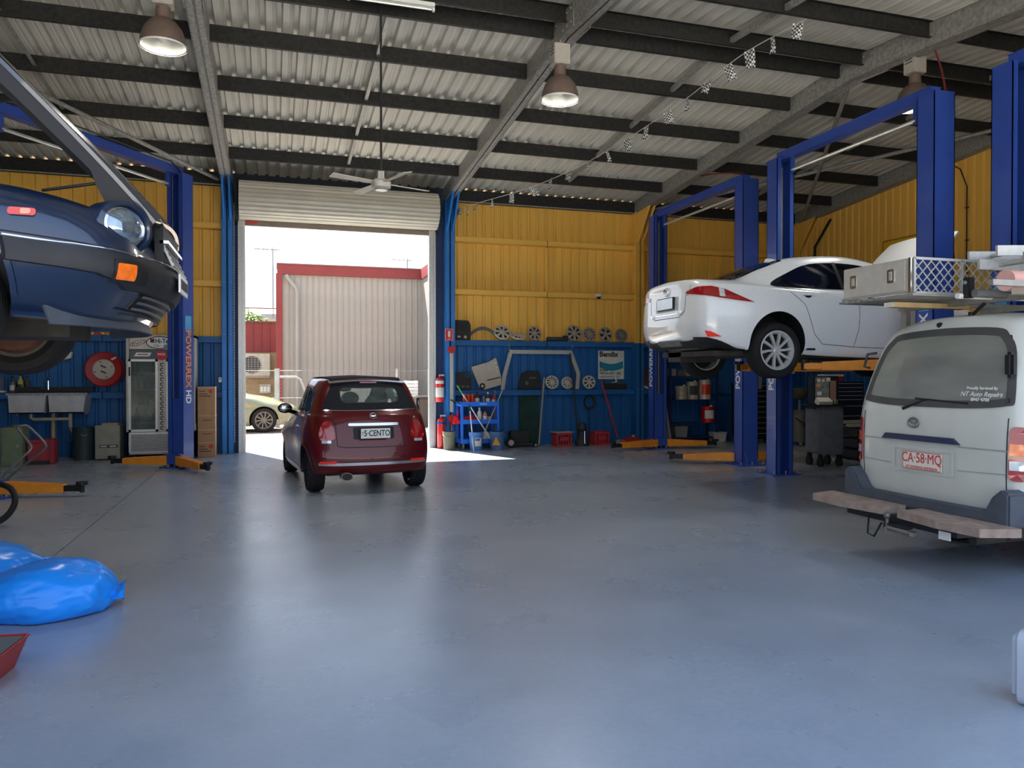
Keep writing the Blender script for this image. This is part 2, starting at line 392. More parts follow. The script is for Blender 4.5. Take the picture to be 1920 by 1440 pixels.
for x0, x1 in ((-.75, -.64), (3.22, 3.42)):
    tag(MB().box(x0, x1, 15.95, 16.06, 0, 5.45).build('trim_1' if x0 < 0 else 'trim_2', mat('navy_trim', (24, 48, 92), .5), smooth=False), kind='structure')

# --- ground outside
def gravel_mat(name, c0, c1):
    m = bpy.data.materials.new(name); m.use_nodes = True; n = m.node_tree.nodes; l = m.node_tree.links; b = n['Principled BSDF']
    tc = n.new('ShaderNodeTexCoord'); a = n.new('ShaderNodeTexNoise'); a.inputs['Scale'].default_value = 14; a.inputs['Detail'].default_value = 8; l.new(tc.outputs['Object'], a.inputs['Vector'])
    r = n.new('ShaderNodeValToRGB'); r.color_ramp.elements[0].position = .4; r.color_ramp.elements[1].position = .6; r.color_ramp.elements[0].color = lin(c0) + (1,); r.color_ramp.elements[1].color = lin(c1) + (1,)
    l.new(a.outputs[0], r.inputs[0]); l.new(r.outputs[0], b.inputs['Base Color']); b.inputs['Roughness'].default_value = .95
    bp = n.new('ShaderNodeBump'); bp.inputs['Strength'].default_value = .5; l.new(a.outputs[0], bp.inputs['Height']); l.new(bp.outputs[0], b.inputs['Normal'])
    return m
g = MB().box(-60, 60, -40, YF, -.3, -.02); g.box(-60, XL, YF, YB + .05, -.3, -.02); g.box(XR, 60, YF, YB + .05, -.3, -.02); g.box(-60, 60, YB + .05, 90, -.3, -.02)
struct(g.build('ground', gravel_mat('gravel_yard', (112, 100, 88), (152, 140, 126)), smooth=False))
struct(MB().box(-30, 30, -30, YF, -.2, -.008).build('pavement_front', mat('apron_concrete', (204, 198, 186), .85, 0, .3, 5, .08, .2, 30), smooth=False))
struct(MB().box(-2, 6, YB + .05, 17.6, -.2, -.008).build('pavement', mat('apron_concrete', (196, 190, 178), .85, 0, .3, 5, .08, .2, 30), smooth=False))
# ================================================================ cars: toolkit
def pchip(xs, ys, x):
    n = len(xs)
    if x <= xs[0]: return ys[0]
    if x >= xs[-1]: return ys[-1]
    h = [xs[i + 1] - xs[i] for i in range(n - 1)]; d = [(ys[i + 1] - ys[i]) / h[i] for i in range(n - 1)]; m = [0.] * n
    if n == 2: return ys[0] + d[0] * (x - xs[0])
    for i in range(1, n - 1):
        if d[i - 1] * d[i] > 0:
            w1, w2 = 2 * h[i] + h[i - 1], h[i] + 2 * h[i - 1]; m[i] = (w1 + w2) / (w1 / d[i - 1] + w2 / d[i])
    m[0] = d[0]; m[-1] = d[-1]; k = 0
    while x > xs[k + 1]: k += 1
    t = (x - xs[k]) / h[k]
    return (2 * t ** 3 - 3 * t ** 2 + 1) * ys[k] + (t ** 3 - 2 * t ** 2 + t) * h[k] * m[k] + (-2 * t ** 3 + 3 * t ** 2) * ys[k + 1] + (t ** 3 - t ** 2) * h[k] * m[k + 1]
def catmull(P, sub, sharp=()):
    o = []; n = len(P)
    for i in range(n - 1):
        p1, p2 = P[i], P[i + 1]
        p0 = P[i - 1] if i > 0 and i not in sharp else p1 + (p1 - p2)
        p3 = P[i + 2] if i + 2 < n and (i + 1) not in sharp else p2 + (p2 - p1)
        for k in range(sub):
            t = k / sub
            o.append(.5 * ((2 * p1) + (p2 - p0) * t + (2 * p0 - 5 * p1 + 4 * p2 - p3) * t * t + (3 * p1 - p0 - 3 * p2 + p3) * t ** 3))
    o.append(P[-1]); return o
def loft(rails, nu, sub, bulge_r, bulge_f, sharp=(), cap=9, rr=.14, rf=.16):
    """rails run rear to front from bottom centre round to top centre; mirrored and capped to a closed body"""
    secs = []
    for i in range(nu + 1):
        u = i / nu; u = .45 * u + .55 * (1 - math.cos(math.pi * u)) / 2; ring = []
        for rl in rails:
            xs = [p[0] for p in rl]; x = xs[0] + (xs[-1] - xs[0]) * u
            y = pchip(xs, [p[1] for p in rl], x)
            for d, q in ((x - xs[0], rr), (xs[-1] - x, rf)):       # round the corners of the plan
                if y > .05 and d < q: y -= min(q, y * .45) * (1 - math.sqrt(max(0, 1 - (1 - d / q) ** 2)))
            ring.append(Vector((x, y, pchip(xs, [p[2] for p in rl], x))))
        secs.append(catmull(ring, sub, sharp))
    m = len(secs[0]); V = []; F = []
    def row(S): return [Vector((p.x, -p.y, p.z)) for p in S][::-1][:-1] + S
    # ring runs top(right side, -y) ... bottom ... top(left)
    for S in secs:
        rg = [Vector((p.x, p.y, p.z)) for p in S] + [Vector((p.x, -p.y, p.z)) for p in S[::-1][1:-1]]
        V += rg
    k = 2 * m - 2
    for i in range(nu):
        for j in range(k): F.append((i * k + j, i * k + (j + 1) % k, (i + 1) * k + (j + 1) % k, (i + 1) * k + j))
    def capf(S, base, bl, sg):
        idx = {}
        bs = catmull([Vector((b, 0, 0)) for b in bl], sub)
        for j in range(m):
            for q in range(cap + 1):
                s = 1 - 2 * q / cap
                if q == 0: idx[j, q] = base + j
                elif q == cap: idx[j, q] = base + ((k - j) % k if 0 < j < m - 1 else j)
                elif j == 0 or j == m - 1: idx[j, q] = base + j
                else:
                    V.append(Vector((S[j].x + sg * bs[j].x * (1 - s * s), S[j].y * s, S[j].z))); idx[j, q] = len(V) - 1
        for j in range(m - 1):
            for q in range(cap):
                f = []
                for w in (idx[j, q], idx[j, q + 1], idx[j + 1, q + 1], idx[j + 1, q]):
                    if w not in f: f.append(w)
                if len(f) > 2: F.append(tuple(f))
    capf(secs[0], 0, bulge_r, -1); capf(secs[-1], nu * k, bulge_f, 1)
    bm = bmesh.new(); bv = [bm.verts.new(v) for v in V]
    for f in F:
        try: bm.faces.new([bv[i] for i in f])
        except ValueError: pass
    bmesh.ops.remove_doubles(bm, verts=bm.verts, dist=1e-5)
    bmesh.ops.recalc_face_normals(bm, faces=bm.faces)
    return bm
VIEW = {'right': (Vector((0, 1, 0)), lambda a, b: Vector((a, -3, b))), 'left': (Vector((0, -1, 0)), lambda a, b: Vector((a, 3, b))),
        'rear': (Vector((1, 0, 0)), lambda a, b: Vector((-8, a, b))), 'front': (Vector((-1, 0, 0)), lambda a, b: Vector((8, a, b))),
        'top': (Vector((0, 0, -1)), lambda a, b: Vector((a, b, 5)))}
Q = math.sqrt(.5)                             # corner views: the first coordinate runs along the diagonal
VIEW['rearright'] = (Vector((Q, Q, 0)), lambda a, b: Vector((Q * a - 4, -Q * a - 4, b)))
VIEW['rearleft'] = (Vector((Q, -Q, 0)), lambda a, b: Vector((Q * a - 4, Q * a + 4, b)))
VIEW['frontright'] = (Vector((-Q, Q, 0)), lambda a, b: Vector((Q * a + 4, Q * a - 4, b)))
VIEW['frontleft'] = (Vector((-Q, -Q, 0)), lambda a, b: Vector((Q * a + 4, -Q * a + 4, b)))
def hit(bvh, view, a, b, off):
    d, f = VIEW[view]; o = f(a, b); h = bvh.ray_cast(o, d)
    if h[0] is None:
        nr = bvh.find_nearest(o + d * (max(0, -(o.dot(d))) - .9 if view in ('right', 'left') else max(0, -(o.dot(d)))))
        if nr[0] is None: return o
        p, nn = nr[0], nr[1]
    else: p, nn = h[0], h[1]
    if nn.dot(d) > 0: nn = -nn
    return p + nn * off
def inpoly(x, y, P):
    c = False; n = len(P)
    for i in range(n):
        x1, y1 = P[i]; x2, y2 = P[(i + 1) % n]
        if (y1 > y) != (y2 > y) and x < (x2 - x1) * (y - y1) / (y2 - y1) + x1: c = not c
    return c
def curve2(P, sub=4, closed=True):
    n = len(P); o = []
    for i in range(n if closed else n - 1):
        g = lambda q: Vector(P[(q) % n] if closed else P[min(max(q, 0), n - 1)])
        p0, p1, p2, p3 = g(i - 1), g(i), g(i + 1), g(i + 2)
        for k in range(sub):
            t = k / sub; v = .5 * ((2 * p1) + (p2 - p0) * t + (2 * p0 - 5 * p1 + 4 * p2 - p3) * t * t + (3 * p1 - p0 - 3 * p2 + p3) * t ** 3); o.append((v.x, v.y))
    if not closed: o.append(tuple(P[-1]))
    return o
def patch(bvh, name, m, parent, poly, view, off=.004, step=.06, depth=.012):
    """panel of the given outline that follows the body's surface"""
    bm = bmesh.new(); pts = []
    n = len(poly)
    for i in range(n):
        a, b = Vector(poly[i]), Vector(poly[(i + 1) % n]); k = max(1, int((b - a).length / step))
        for q in range(k): pts.append(a.lerp(b, q / k))
    bm.faces.new([bm.verts.new((p.x, p.y, 0)) for p in pts])
    for ax in (0, 1):
        lo = min(p[ax] for p in pts); hi = max(p[ax] for p in pts); k = int((hi - lo) / step)
        for q in range(1, k + 1):
            co = [0, 0, 0]; no = [0, 0, 0]; co[ax] = lo + (hi - lo) * q / (k + 1); no[ax] = 1
            bmesh.ops.bisect_plane(bm, geom=bm.verts[:] + bm.edges[:] + bm.faces[:], plane_co=co, plane_no=no, dist=1e-5)
    bmesh.ops.triangulate(bm, faces=[f for f in bm.faces if len(f.verts) > 4])
    d = VIEW[view][0]
    for v in bm.verts: v.co = hit(bvh, view, v.co.x, v.co.y, off)
    be = [e for e in bm.edges if len(e.link_faces) == 1]
    r = bmesh.ops.extrude_edge_only(bm, edges=be)
    for v in r['geom']:
        if isinstance(v, bmesh.types.BMVert): v.co += d * depth
    me = bpy.data.meshes.new(name); bm.to_mesh(me); bm.free()
    return finish(name, me, m, parent, True, 0, 40)
def ring(bvh, name, m, parent, outer, inner, view, off=.005, closed=True, nst=2):
    n = len(outer); V = []; F = []
    for i in range(n):
        for s in range(nst + 1):
            a = outer[i][0] + (inner[i][0] - outer[i][0]) * s / nst; b = outer[i][1] + (inner[i][1] - outer[i][1]) * s / nst
            V.append(hit(bvh, view, a, b, off))
    for i in range(n if closed else n - 1):
        for s in range(nst):
            F.append((i * (nst + 1) + s, ((i + 1) % n) * (nst + 1) + s, ((i + 1) % n) * (nst + 1) + s + 1, i * (nst + 1) + s + 1))
    me = bpy.data.meshes.new(name); me.from_pydata(V, [], F)
    return finish(name, me, m, parent)
def ribbon(bvh, name, m, parent, pts, view, w=.008, off=.0015, step=.05):
    P = []
    for i in range(len(pts) - 1):
        a, b = Vector(pts[i]), Vector(pts[i + 1]); k = max(1, int((b - a).length / step))
        for q in range(k): P.append(a.lerp(b, q / k))
    P.append(Vector(pts[-1])); A = []; B = []
    for i, p in enumerate(P):
        t = (P[min(i + 1, len(P) - 1)] - P[max(i - 1, 0)]).normalized(); nn = Vector((-t.y, t.x)) * w / 2
        A.append(p + nn); B.append(p - nn)
    return ring(bvh, name, m, parent, [tuple(p) for p in A], [tuple(p) for p in B], view, off, False, 1)
def offset_poly(P, d):
    """move a closed outline inwards by d"""
    n = len(P); ar = sum(P[i][0] * P[(i + 1) % n][1] - P[(i + 1) % n][0] * P[i][1] for i in range(n)); s = 1 if ar > 0 else -1; o = []
    for i in range(n):
        a, b, c = Vector(P[i - 1]), Vector(P[i]), Vector(P[(i + 1) % n]); t = (c - a).normalized(); o.append((b.x - s * t.y * d, b.y + s * t.x * d))
    return o
def body_finish(bm, name, m, parent, arches, holes=(), liner=None, rad=.36, depth=.34):
    """cut wheel arches with cylinders and window apertures, then link the shell"""
    for view, poly in holes:
        dl = []
        for f in bm.faces:
            c = f.calc_center_median(); nn = f.normal
            ok = {'right': c.y < 0, 'left': c.y > 0, 'rear': nn.x < .2 and c.x < .6, 'front': nn.x > -.1 and c.x > .6, 'top': nn.z > .3}[view]
            p = (c.y, c.z) if view in ('rear', 'front') else ((c.x, c.y) if view == 'top' else (c.x, c.z))
            if ok and inpoly(p[0], p[1], poly): dl.append(f)
        bmesh.ops.delete(bm, geom=dl, context='FACES')
    me = bpy.data.meshes.new(name); bm.to_mesh(me)
    if arches:
        me.materials.append(m); me.materials.append(liner)
        o = bpy.data.objects.new(name, me); COL.objects.link(o); cuts = []
        for x, y0, y1, z, r in arches:
            c = MB().cyl((x, y0, z), (x, y1, z), r, n=40); cm = bpy.data.meshes.new('cut'); cm.from_pydata(c.v, [], c.f)
            b2 = bmesh.new(); b2.from_mesh(cm); bmesh.ops.recalc_face_normals(b2, faces=b2.faces); b2.to_mesh(cm); b2.free()
            cm.materials.append(liner)
            co = bpy.data.objects.new('cut', cm); COL.objects.link(co); cuts.append(co)
            md = o.modifiers.new('b', 'BOOLEAN'); md.operation = 'DIFFERENCE'; md.object = co; md.solver = 'EXACT'; md.material_mode = 'TRANSFER'
        dg = bpy.context.evaluated_depsgraph_get(); dg.update(); me2 = bpy.data.meshes.new_from_object(o.evaluated_get(dg))
        bpy.data.objects.remove(o)
        for c in cuts: bpy.data.objects.remove(c)
        me = me2
    else: me.materials.append(m)
    for p in me.polygons: p.use_smooth = True
    me.set_sharp_from_angle(angle=R(50))
    me.name = name; o = bpy.data.objects.new(name, me); COL.objects.link(o); o.parent = parent
    return o
M_tyre = mat('tyre_rubber', (30, 30, 31), .75, 0, .3, 30, .2, .1, 60)
M_blkp = mat('black_plastic', (26, 27, 29), .5, 0, .4, 20, .2)
M_blkgl = mat('gloss_black', (12, 13, 16), .12, 0, .6, 4, .1)
M_chrome = mat('chrome', (205, 206, 208), .14, 1., .5, 4, .04)
M_alloy = mat('alloy_silver', (196, 198, 200), .3, .35, .5, 12, .06)
M_dimal = mat('dull_alloy', (120, 116, 110), .45, .6, .5, 12, .15)
M_redl = mat('red_lens', (150, 12, 16), .12, 0, .6, 30, .2, coat=1.)
M_ambl = mat('amber_lens', (235, 110, 18), .15, 0, .6, 30, .15, coat=1.)
M_clrl = mat('clear_lens', (205, 212, 216), .08, .3, .6, 30, .1, coat=1.)
M_plate = mat('plate_white', (226, 228, 226), .35, 0, .4, 9, .04)
M_ink = mat('black_ink', (18, 18, 20), .5)
M_seam = mat('panel_gap', (22, 22, 24), .8)
def AX(side): return Matrix.Rotation(R(90) * side, 4, 'X')
def wheel(parent, x, y, z, r, w, rim_r, nsp, m_rim, side, style='spoke', name='wheel', tread=True):
    """tyre with rim, spokes and hub; side -1 faces right (-Y), +1 faces left"""
    M = Matrix.Translation((x, y, z)) @ Matrix.Rotation(R(90) * (1 if side < 0 else -1), 4, 'X')
    h = w / 2; sw = r - rim_r
    prof = [(rim_r, -h * .8), (rim_r + sw * .35, -h * 1.02), (rim_r + sw * .75, -h), (r - .012, -h * .82), (r, -h * .6)]
    if tread:
        for a in (-.35, 0, .35): prof += [(r, h * (a - .06)), (r - .008, h * (a - .05)), (r - .008, h * (a + .05)), (r, h * (a + .06))]
    prof += [(r, h * .6), (r - .012, h * .82), (rim_r + sw * .75, h), (rim_r + sw * .35, h * 1.02), (rim_r, h * .8)]
    t = MB().lathe(prof, 40, M).build(name, M_tyre, parent)
    rm = MB().lathe([(rim_r + .004, -h * .8), (rim_r - .02, -h * .7), (rim_r - .035, h * .5), (rim_r - .012, h * .86), (rim_r + .006, h * .84)], 40, M).build('rim', m_rim, t)
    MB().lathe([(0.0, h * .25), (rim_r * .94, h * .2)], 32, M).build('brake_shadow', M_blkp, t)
    s = MB()
    for i in range(nsp):
        a = 2 * math.pi * i / nsp; tw = .12 if style == 'twist' else 0
        wi, wo = (rim_r * .17, rim_r * .20) if nsp <= 7 else (rim_r * .13, rim_r * .15)
        pts = []
        for rr, ww, zz, aa in ((rim_r * .14, wi, h * .62, 0), (rim_r * .55, (wi + wo) / 2.3, h * .74, tw / 2), (rim_r * .97, wo, h * .82, tw)):
            for sg in (-1, 1): pts.append(Vector((rr * math.cos(a + aa) - sg * ww / 2 * math.sin(a + aa), rr * math.sin(a + aa) + sg * ww / 2 * math.cos(a + aa), zz)))
        bk = [p - Vector((0, 0, .03)) for p in pts]; V = [M @ p for p in pts + bk]
        s.add(V, [(0, 1, 3, 2), (2, 3, 5, 4), (0, 2, 8, 6), (2, 4, 10, 8), (1, 7, 9, 3), (3, 9, 11, 5)])
    s.build('spokes', m_rim, t, smooth=False)
    MB().lathe([(0, h * .74), (rim_r * .1, h * .74), (rim_r * .16, h * .64), (rim_r * .2, h * .5)], 16, M).build('hub_cap', m_rim, t)
    return t
def grid_panel(name, m, parent, fn, nu, nv, th=.012):
    V = []; F = []
    for i in range(nu + 1):
        for j in range(nv + 1): V.append(Vector(fn(i / nu, j / nv)))
    W = nv + 1
    for i in range(nu):
        for j in range(nv): F.append((i * W + j, i * W + j + 1, (i + 1) * W + j + 1, (i + 1) * W + j))
    me = bpy.data.meshes.new(name); me.from_pydata(V, [], F)
    bm = bmesh.new(); bm.from_mesh(me); bmesh.ops.recalc_face_normals(bm, faces=bm.faces); bmesh.ops.solidify(bm, geom=bm.faces[:], thickness=th); bm.to_mesh(me); bm.free()
    return finish(name, me, m, parent, True, 0, 40)

# ================================================================ small red hatchback in front of the door
M_red = mat('burgundy_paint', (86, 7, 18), .3, .1, .35, 60, .06, coat=.55)
M_fab = mat('black_canvas', (34, 36, 42), .85, 0, .2, 60, .2, .1, 200)
def build_hatch():
    t = thing('hatchback_car', 'small dark red hatchback with black folding roof before the open roller door', 'car', (1.16, 10.37, 0), R(90 + 6))
    rails = [
        [(-.40, 0, .25), (0, 0, .2), (2.2, 0, .2), (2.85, 0, .22)],
        [(-.42, .58, .25), (0, .62, .2), (2.2, .62, .2), (2.75, .52, .22)],
        [(-.49, .68, .31), (0, .775, .25), (1.15, .77, .22), (2.3, .77, .25), (2.84, .60, .28)],
        [(-.51, .72, .48), (0, .81, .50), (1.15, .79, .50), (2.3, .80, .50), (2.90, .60, .48)],
        [(-.47, .71, .72), (0, .815, .74), (1.15, .80, .72), (2.3, .79, .70), (2.80, .56, .66)],
        [(-.41, .655, .97), (0, .755, .98), (.8, .76, .95), (1.7, .72, .93), (2.3, .66, .88), (2.68, .46, .80)],
        [(-.36, .615, 1.05), (0, .715, 1.04), (.8, .72, 1.0), (1.6, .68, .97), (2.2, .55, .93), (2.62, .38, .83)],
        [(-.11, .53, 1.40), (.3, .58, 1.425), (.9, .58, 1.425), (1.35, .54, 1.36), (1.7, .51, 1.12), (2.1, .42, .97), (2.58, .28, .84)],
        [(-.08, .34, 1.455), (.3, .36, 1.475), (.9, .36, 1.48), (1.35, .32, 1.42), (1.75, .30, 1.12), (2.1, .25, .985), (2.56, .15, .845)],
        [(-.07, 0, 1.468), (.3, 0, 1.49), (.9, 0, 1.50), (1.35, 0, 1.44), (1.78, 0, 1.12), (2.1, 0, .99), (2.56, 0, .85)]]
    bm = loft(rails, 44, 4, [.05, .06, .07, .07, .06, .06, .06, .05, .02, 0], [.03, .05, .08, .1, .1, .1, .08, .05, .02, 0])
    bv = BVHTree.FromBMesh(bm)
    rearwin = rrect(-.38, .38, 1.15, 1.345, .07); rs = [(-.62, 1.06), (.62, 1.06), (.57, 1.18), (.45, 1.42), (-.45, 1.42), (-.57, 1.18)]
    side = curve2([(.05, 1.03), (.12, 1.22), (.38, 1.345), (.9, 1.365), (1.25, 1.32), (1.52, 1.1), (1.58, .99), (.8, 1.01)], 4)
    ws = [(-.44, 1.07), (.44, 1.07), (.40, 1.36), (-.40, 1.36)]
    body = body_finish(bm, 'body', M_red, t, [(0, -1, -.52, .29, .335), (0, .52, 1, .29, .335), (2.3, -1, -.52, .29, .335), (2.3, .52, 1, .29, .335)],
                [('rear', offset_poly(rearwin, -.02)), ('right', offset_poly(side, .03)), ('left', offset_poly(side, .03)), ('front', ws)], M_blkp)
    # rear screen set in the canvas
    rearwin = [tuple(Vector(rearwin[i]).lerp(Vector(rearwin[(i + 1) % len(rearwin)]), q / 6)) for i in range(len(rearwin)) for q in range(6)]
    ro = []
    for i in range(len(rearwin)):
        a = math.atan2((rearwin[i][1] - 1.25) * 1.6, rearwin[i][0]); ro.append(a)
    outer = []
    for a in ro:                                   # meet the canvas edge along the same bearing
        lo, hi = 0., 1.2
        for _ in range(30):
            md = (lo + hi) / 2; q = (math.cos(a) * md, 1.25 + math.sin(a) * md / 1.6)
            if inpoly(q[0], q[1], rs): lo = md
            else: hi = md
        outer.append((math.cos(a) * lo, 1.25 + math.sin(a) * lo / 1.6))
    sur = ring(bv, 'rear_canvas', M_fab, t, outer, offset_poly(rearwin, .01), 'rear', .006, True, 5)
    patch(bv, 'rear_window', glass_mat('clear_glass', (196, 216, 212), .10), t, rearwin, 'rear', .007, .05, .0)
    roof = [(-.02, -.46), (.3, -.51), (.9, -.53), (1.33, -.50), (1.37, -.25), (1.38, 0), (1.37, .25), (1.33, .50), (.9, .53), (.3, .51), (-.02, .46), (-.04, .2), (-.04, -.2)]
    rf = patch(bv, 'canvas_roof', M_fab, t, roof, 'top', .012, .08, .02)
    ribbon(bv, 'chrome_strip', M_chrome, t, [(-.6, 1.062), (-.3, 1.055), (.3, 1.055), (.6, 1.062)], 'rear', .012, .008)
    # roof spoiler lip with high brake lamp
    sp = grid_panel('spoiler', M_blkgl, t, lambda u, v: (-.17 + .12 * v + .02 * abs(2 * u - 1) ** 2, (u - .5) * 1.0, 1.435 + .03 * v - .03 * abs(2 * u - 1) ** 2), 10, 3, .018)
    MB().box(-.182, -.172, -.11, .11, 1.408, 1.424).build('brake_lamp', M_redl, sp, smooth=False)
    for sd, sg in (('left', 1), ('right', -1)):
        patch(bv, 'side_window', glass_mat('tint_glass', (120, 142, 140), .22), t, side, sd, .003, .08, 0)
        ring(bv, 'window_trim', M_chrome, t, offset_poly(side, -.012), offset_poly(side, .014), sd, .006)
        ribbon(bv, 'pillar_trim', M_blkgl, t, [(.62, 1.02), (.58, 1.35)], sd, .05, .006)
        ribbon(bv, 'door_seam', M_seam, t, [(.55, 1.0), (.46, .75), (.45, .4), (.55, .27), (1.5, .27), (1.66, .5), (1.62, .97)], sd, .008, .002)
        hd = patch(bv, 'door_handle', M_chrome, t, rrect(.55, .68, .80, .835, .015), sd, .022, .05, .03)
        sill = patch(bv, 'sill_trim', M_red, t, [(.38, .22), (1.9, .22), (1.9, .29), (.38, .29)], sd, .014, .1, .02)
        for ax in (0, 2.3):
            arc = [(ax + math.cos(R(a)) * .365, .29 + math.sin(R(a)) * .365) for a in range(-8, 189, 8)]; arc2 = [(ax + math.cos(R(a)) * .334, .29 + math.sin(R(a)) * .334) for a in range(-8, 189, 8)]
            ring(bv, 'arch_lip', M_red, t, arc, arc2, sd, .012, False)
        # mirror
        mm = MB(); mm.ball((1.46, sg * .86, 1.03), .1, 14, 8, (.55, 1.05, .75)); mm.cyl((1.5, sg * .70, .96), (1.48, sg * .80, .99), .03)
        mi = mm.build('mirror', M_blkgl, t)
        MB().ball((1.418, sg * .865, 1.03), .075, 12, 6, (.25, 1.05, .75)).build('mirror_glass', M_chrome, mi)
        # lamps
        lp = patch(bv, 'tail_lamp', M_redl, t, curve2([(sg * .50, .70), (sg * .49, .80), (sg * .535, .92), (sg * .60, .925), (sg * .655, .83), (sg * .66, .70)][::sg], 4), 'rear', .012, .05, .02)
        patch(bv, 'reverse_lens', M_clrl, lp, rrect(*sorted((sg * .53, sg * .645)), .655, .69, .012), 'rear', .012, .05, .02)
        patch(bv, 'reflector', mat('bright_reflector', (235, 52, 40), .3, 0, .5), t, rrect(*sorted((sg * .47, sg * .67)), .405, .435, .01), 'rear', .016, .05, .02)
    ribbon(bv, 'bumper_trim', M_chrome, t, [(-.68, .40), (-.4, .395), (.4, .395), (.68, .40)], 'rear', .035, .012)
    ribbon(bv, 'hatch_seam', M_seam, t, [(-.60, 1.06), (-.475, .9), (-.46, .62), (-.36, .60), (.36, .60), (.46, .62), (.475, .9), (.60, 1.06)], 'rear', .008, .002)
    hb = patch(bv, 'hatch_handle', M_chrome, t, rrect(-.32, .32, .862, .897, .017), 'rear', .03, .08, .04)
    pl = patch(bv, 'plate_recess', M_blkp, t, rrect(-.26, .26, .70, .85, .02), 'rear', .003, .08, .02)
    p = MB().box(-.612, -.60, -.186, .186, .715, .838).build('number_plate', M_plate, t, smooth=False)
    text('5\u00b7CENTO', .105, M_ink, p, (-.614, -.018, .776), (R(90), 0, R(-90)), .015, .001, sx=.76)
    text('N\nT', .028, M_ink, p, (-.614, .163, .776), (R(90), 0, R(-90)), .01, .001)
    bd = MB().lathe([(0, 0), (.042, 0), (.05, -.006), (.05, -.012)], 20, Matrix.Translation((-.472, 0, .995)) @ Matrix.Rotation(R(-74), 4, 'Y') @ Matrix.Rotation(R(180), 4, 'X')).build('badge', M_chrome, t)
    MB().cyl((-.479, 0, .9915), (-.487, 0, .99), .036, n=16).build('badge_face', mat('badge_red', (70, 10, 18), .3), bd)
    text('FIAT', .026, M_chrome, bd, (-.4885, 0, .989), (R(90), 0, R(-90)), .02, .001)
    MB().lathe([(.05, 0), (.05, .12), (.042, .12), (.036, .02), (0, .02)], 18, Matrix.Translation((-.50, .36, .245)) @ Matrix.Rotation(R(-90), 4, 'Y') @ Matrix.Scale(1.5, 4, (0, 1, 0)) @ Matrix.Translation((0, 0, 0))).build('exhaust_tip', M_dimal, t)
    MB().prism(ellipse(.36, .245, .058, .036, 20), -.622, -.615, 'x').build('exhaust_bore', M_blkp, t, smooth=False)
    for x in (0, 2.3):
        for sg in (-1, 1): wheel(t, x, sg * .665, .29, .29, .195, .205, 14, mat('black_alloy', (44, 45, 48), .3, .6), sg)
    # cabin: floor well, seats, headrests, wheel
    MB().prism([(-.28, .62), (-.30, .93), (.3, .93), (1.3, .9), (1.75, .97), (1.9, .8), (1.9, .3), (.1, .3)], -.62, .62).build('cabin_trim', M_blkp, t, smooth=False)
    for y in (-.34, .34):
        s = MB(); s.ball((.75, y, .98), .24, 14, 10, (.42, .92, 1.2)); s.cyl((.72, y, 1.12), (.70, y, 1.2), .05); s.ball((.69, y, 1.225), .125, 14, 10, (.6, 1.0, .85))
        s.build('seat', M_blkp, t)
    MB().ball((.2, .16, 1.2), .115, 12, 8, (.5, 1.05, .8)).build('headrest', M_blkp, t)
    MB().tube([(1.38 + .03 * math.sin(a), .34 + .18 * math.cos(a), 1.0 + .18 * math.sin(a)) for a in [i * math.pi / 10 for i in range(20)]], .016, 6, True).build('steering_wheel', M_blkp, t)
    MB().ball((1.42, 0, 1.3), .05, 10, 6, (.4, 2.2, .7)).build('rear_view_mirror', M_blkp, t)
    return t
build_hatch()
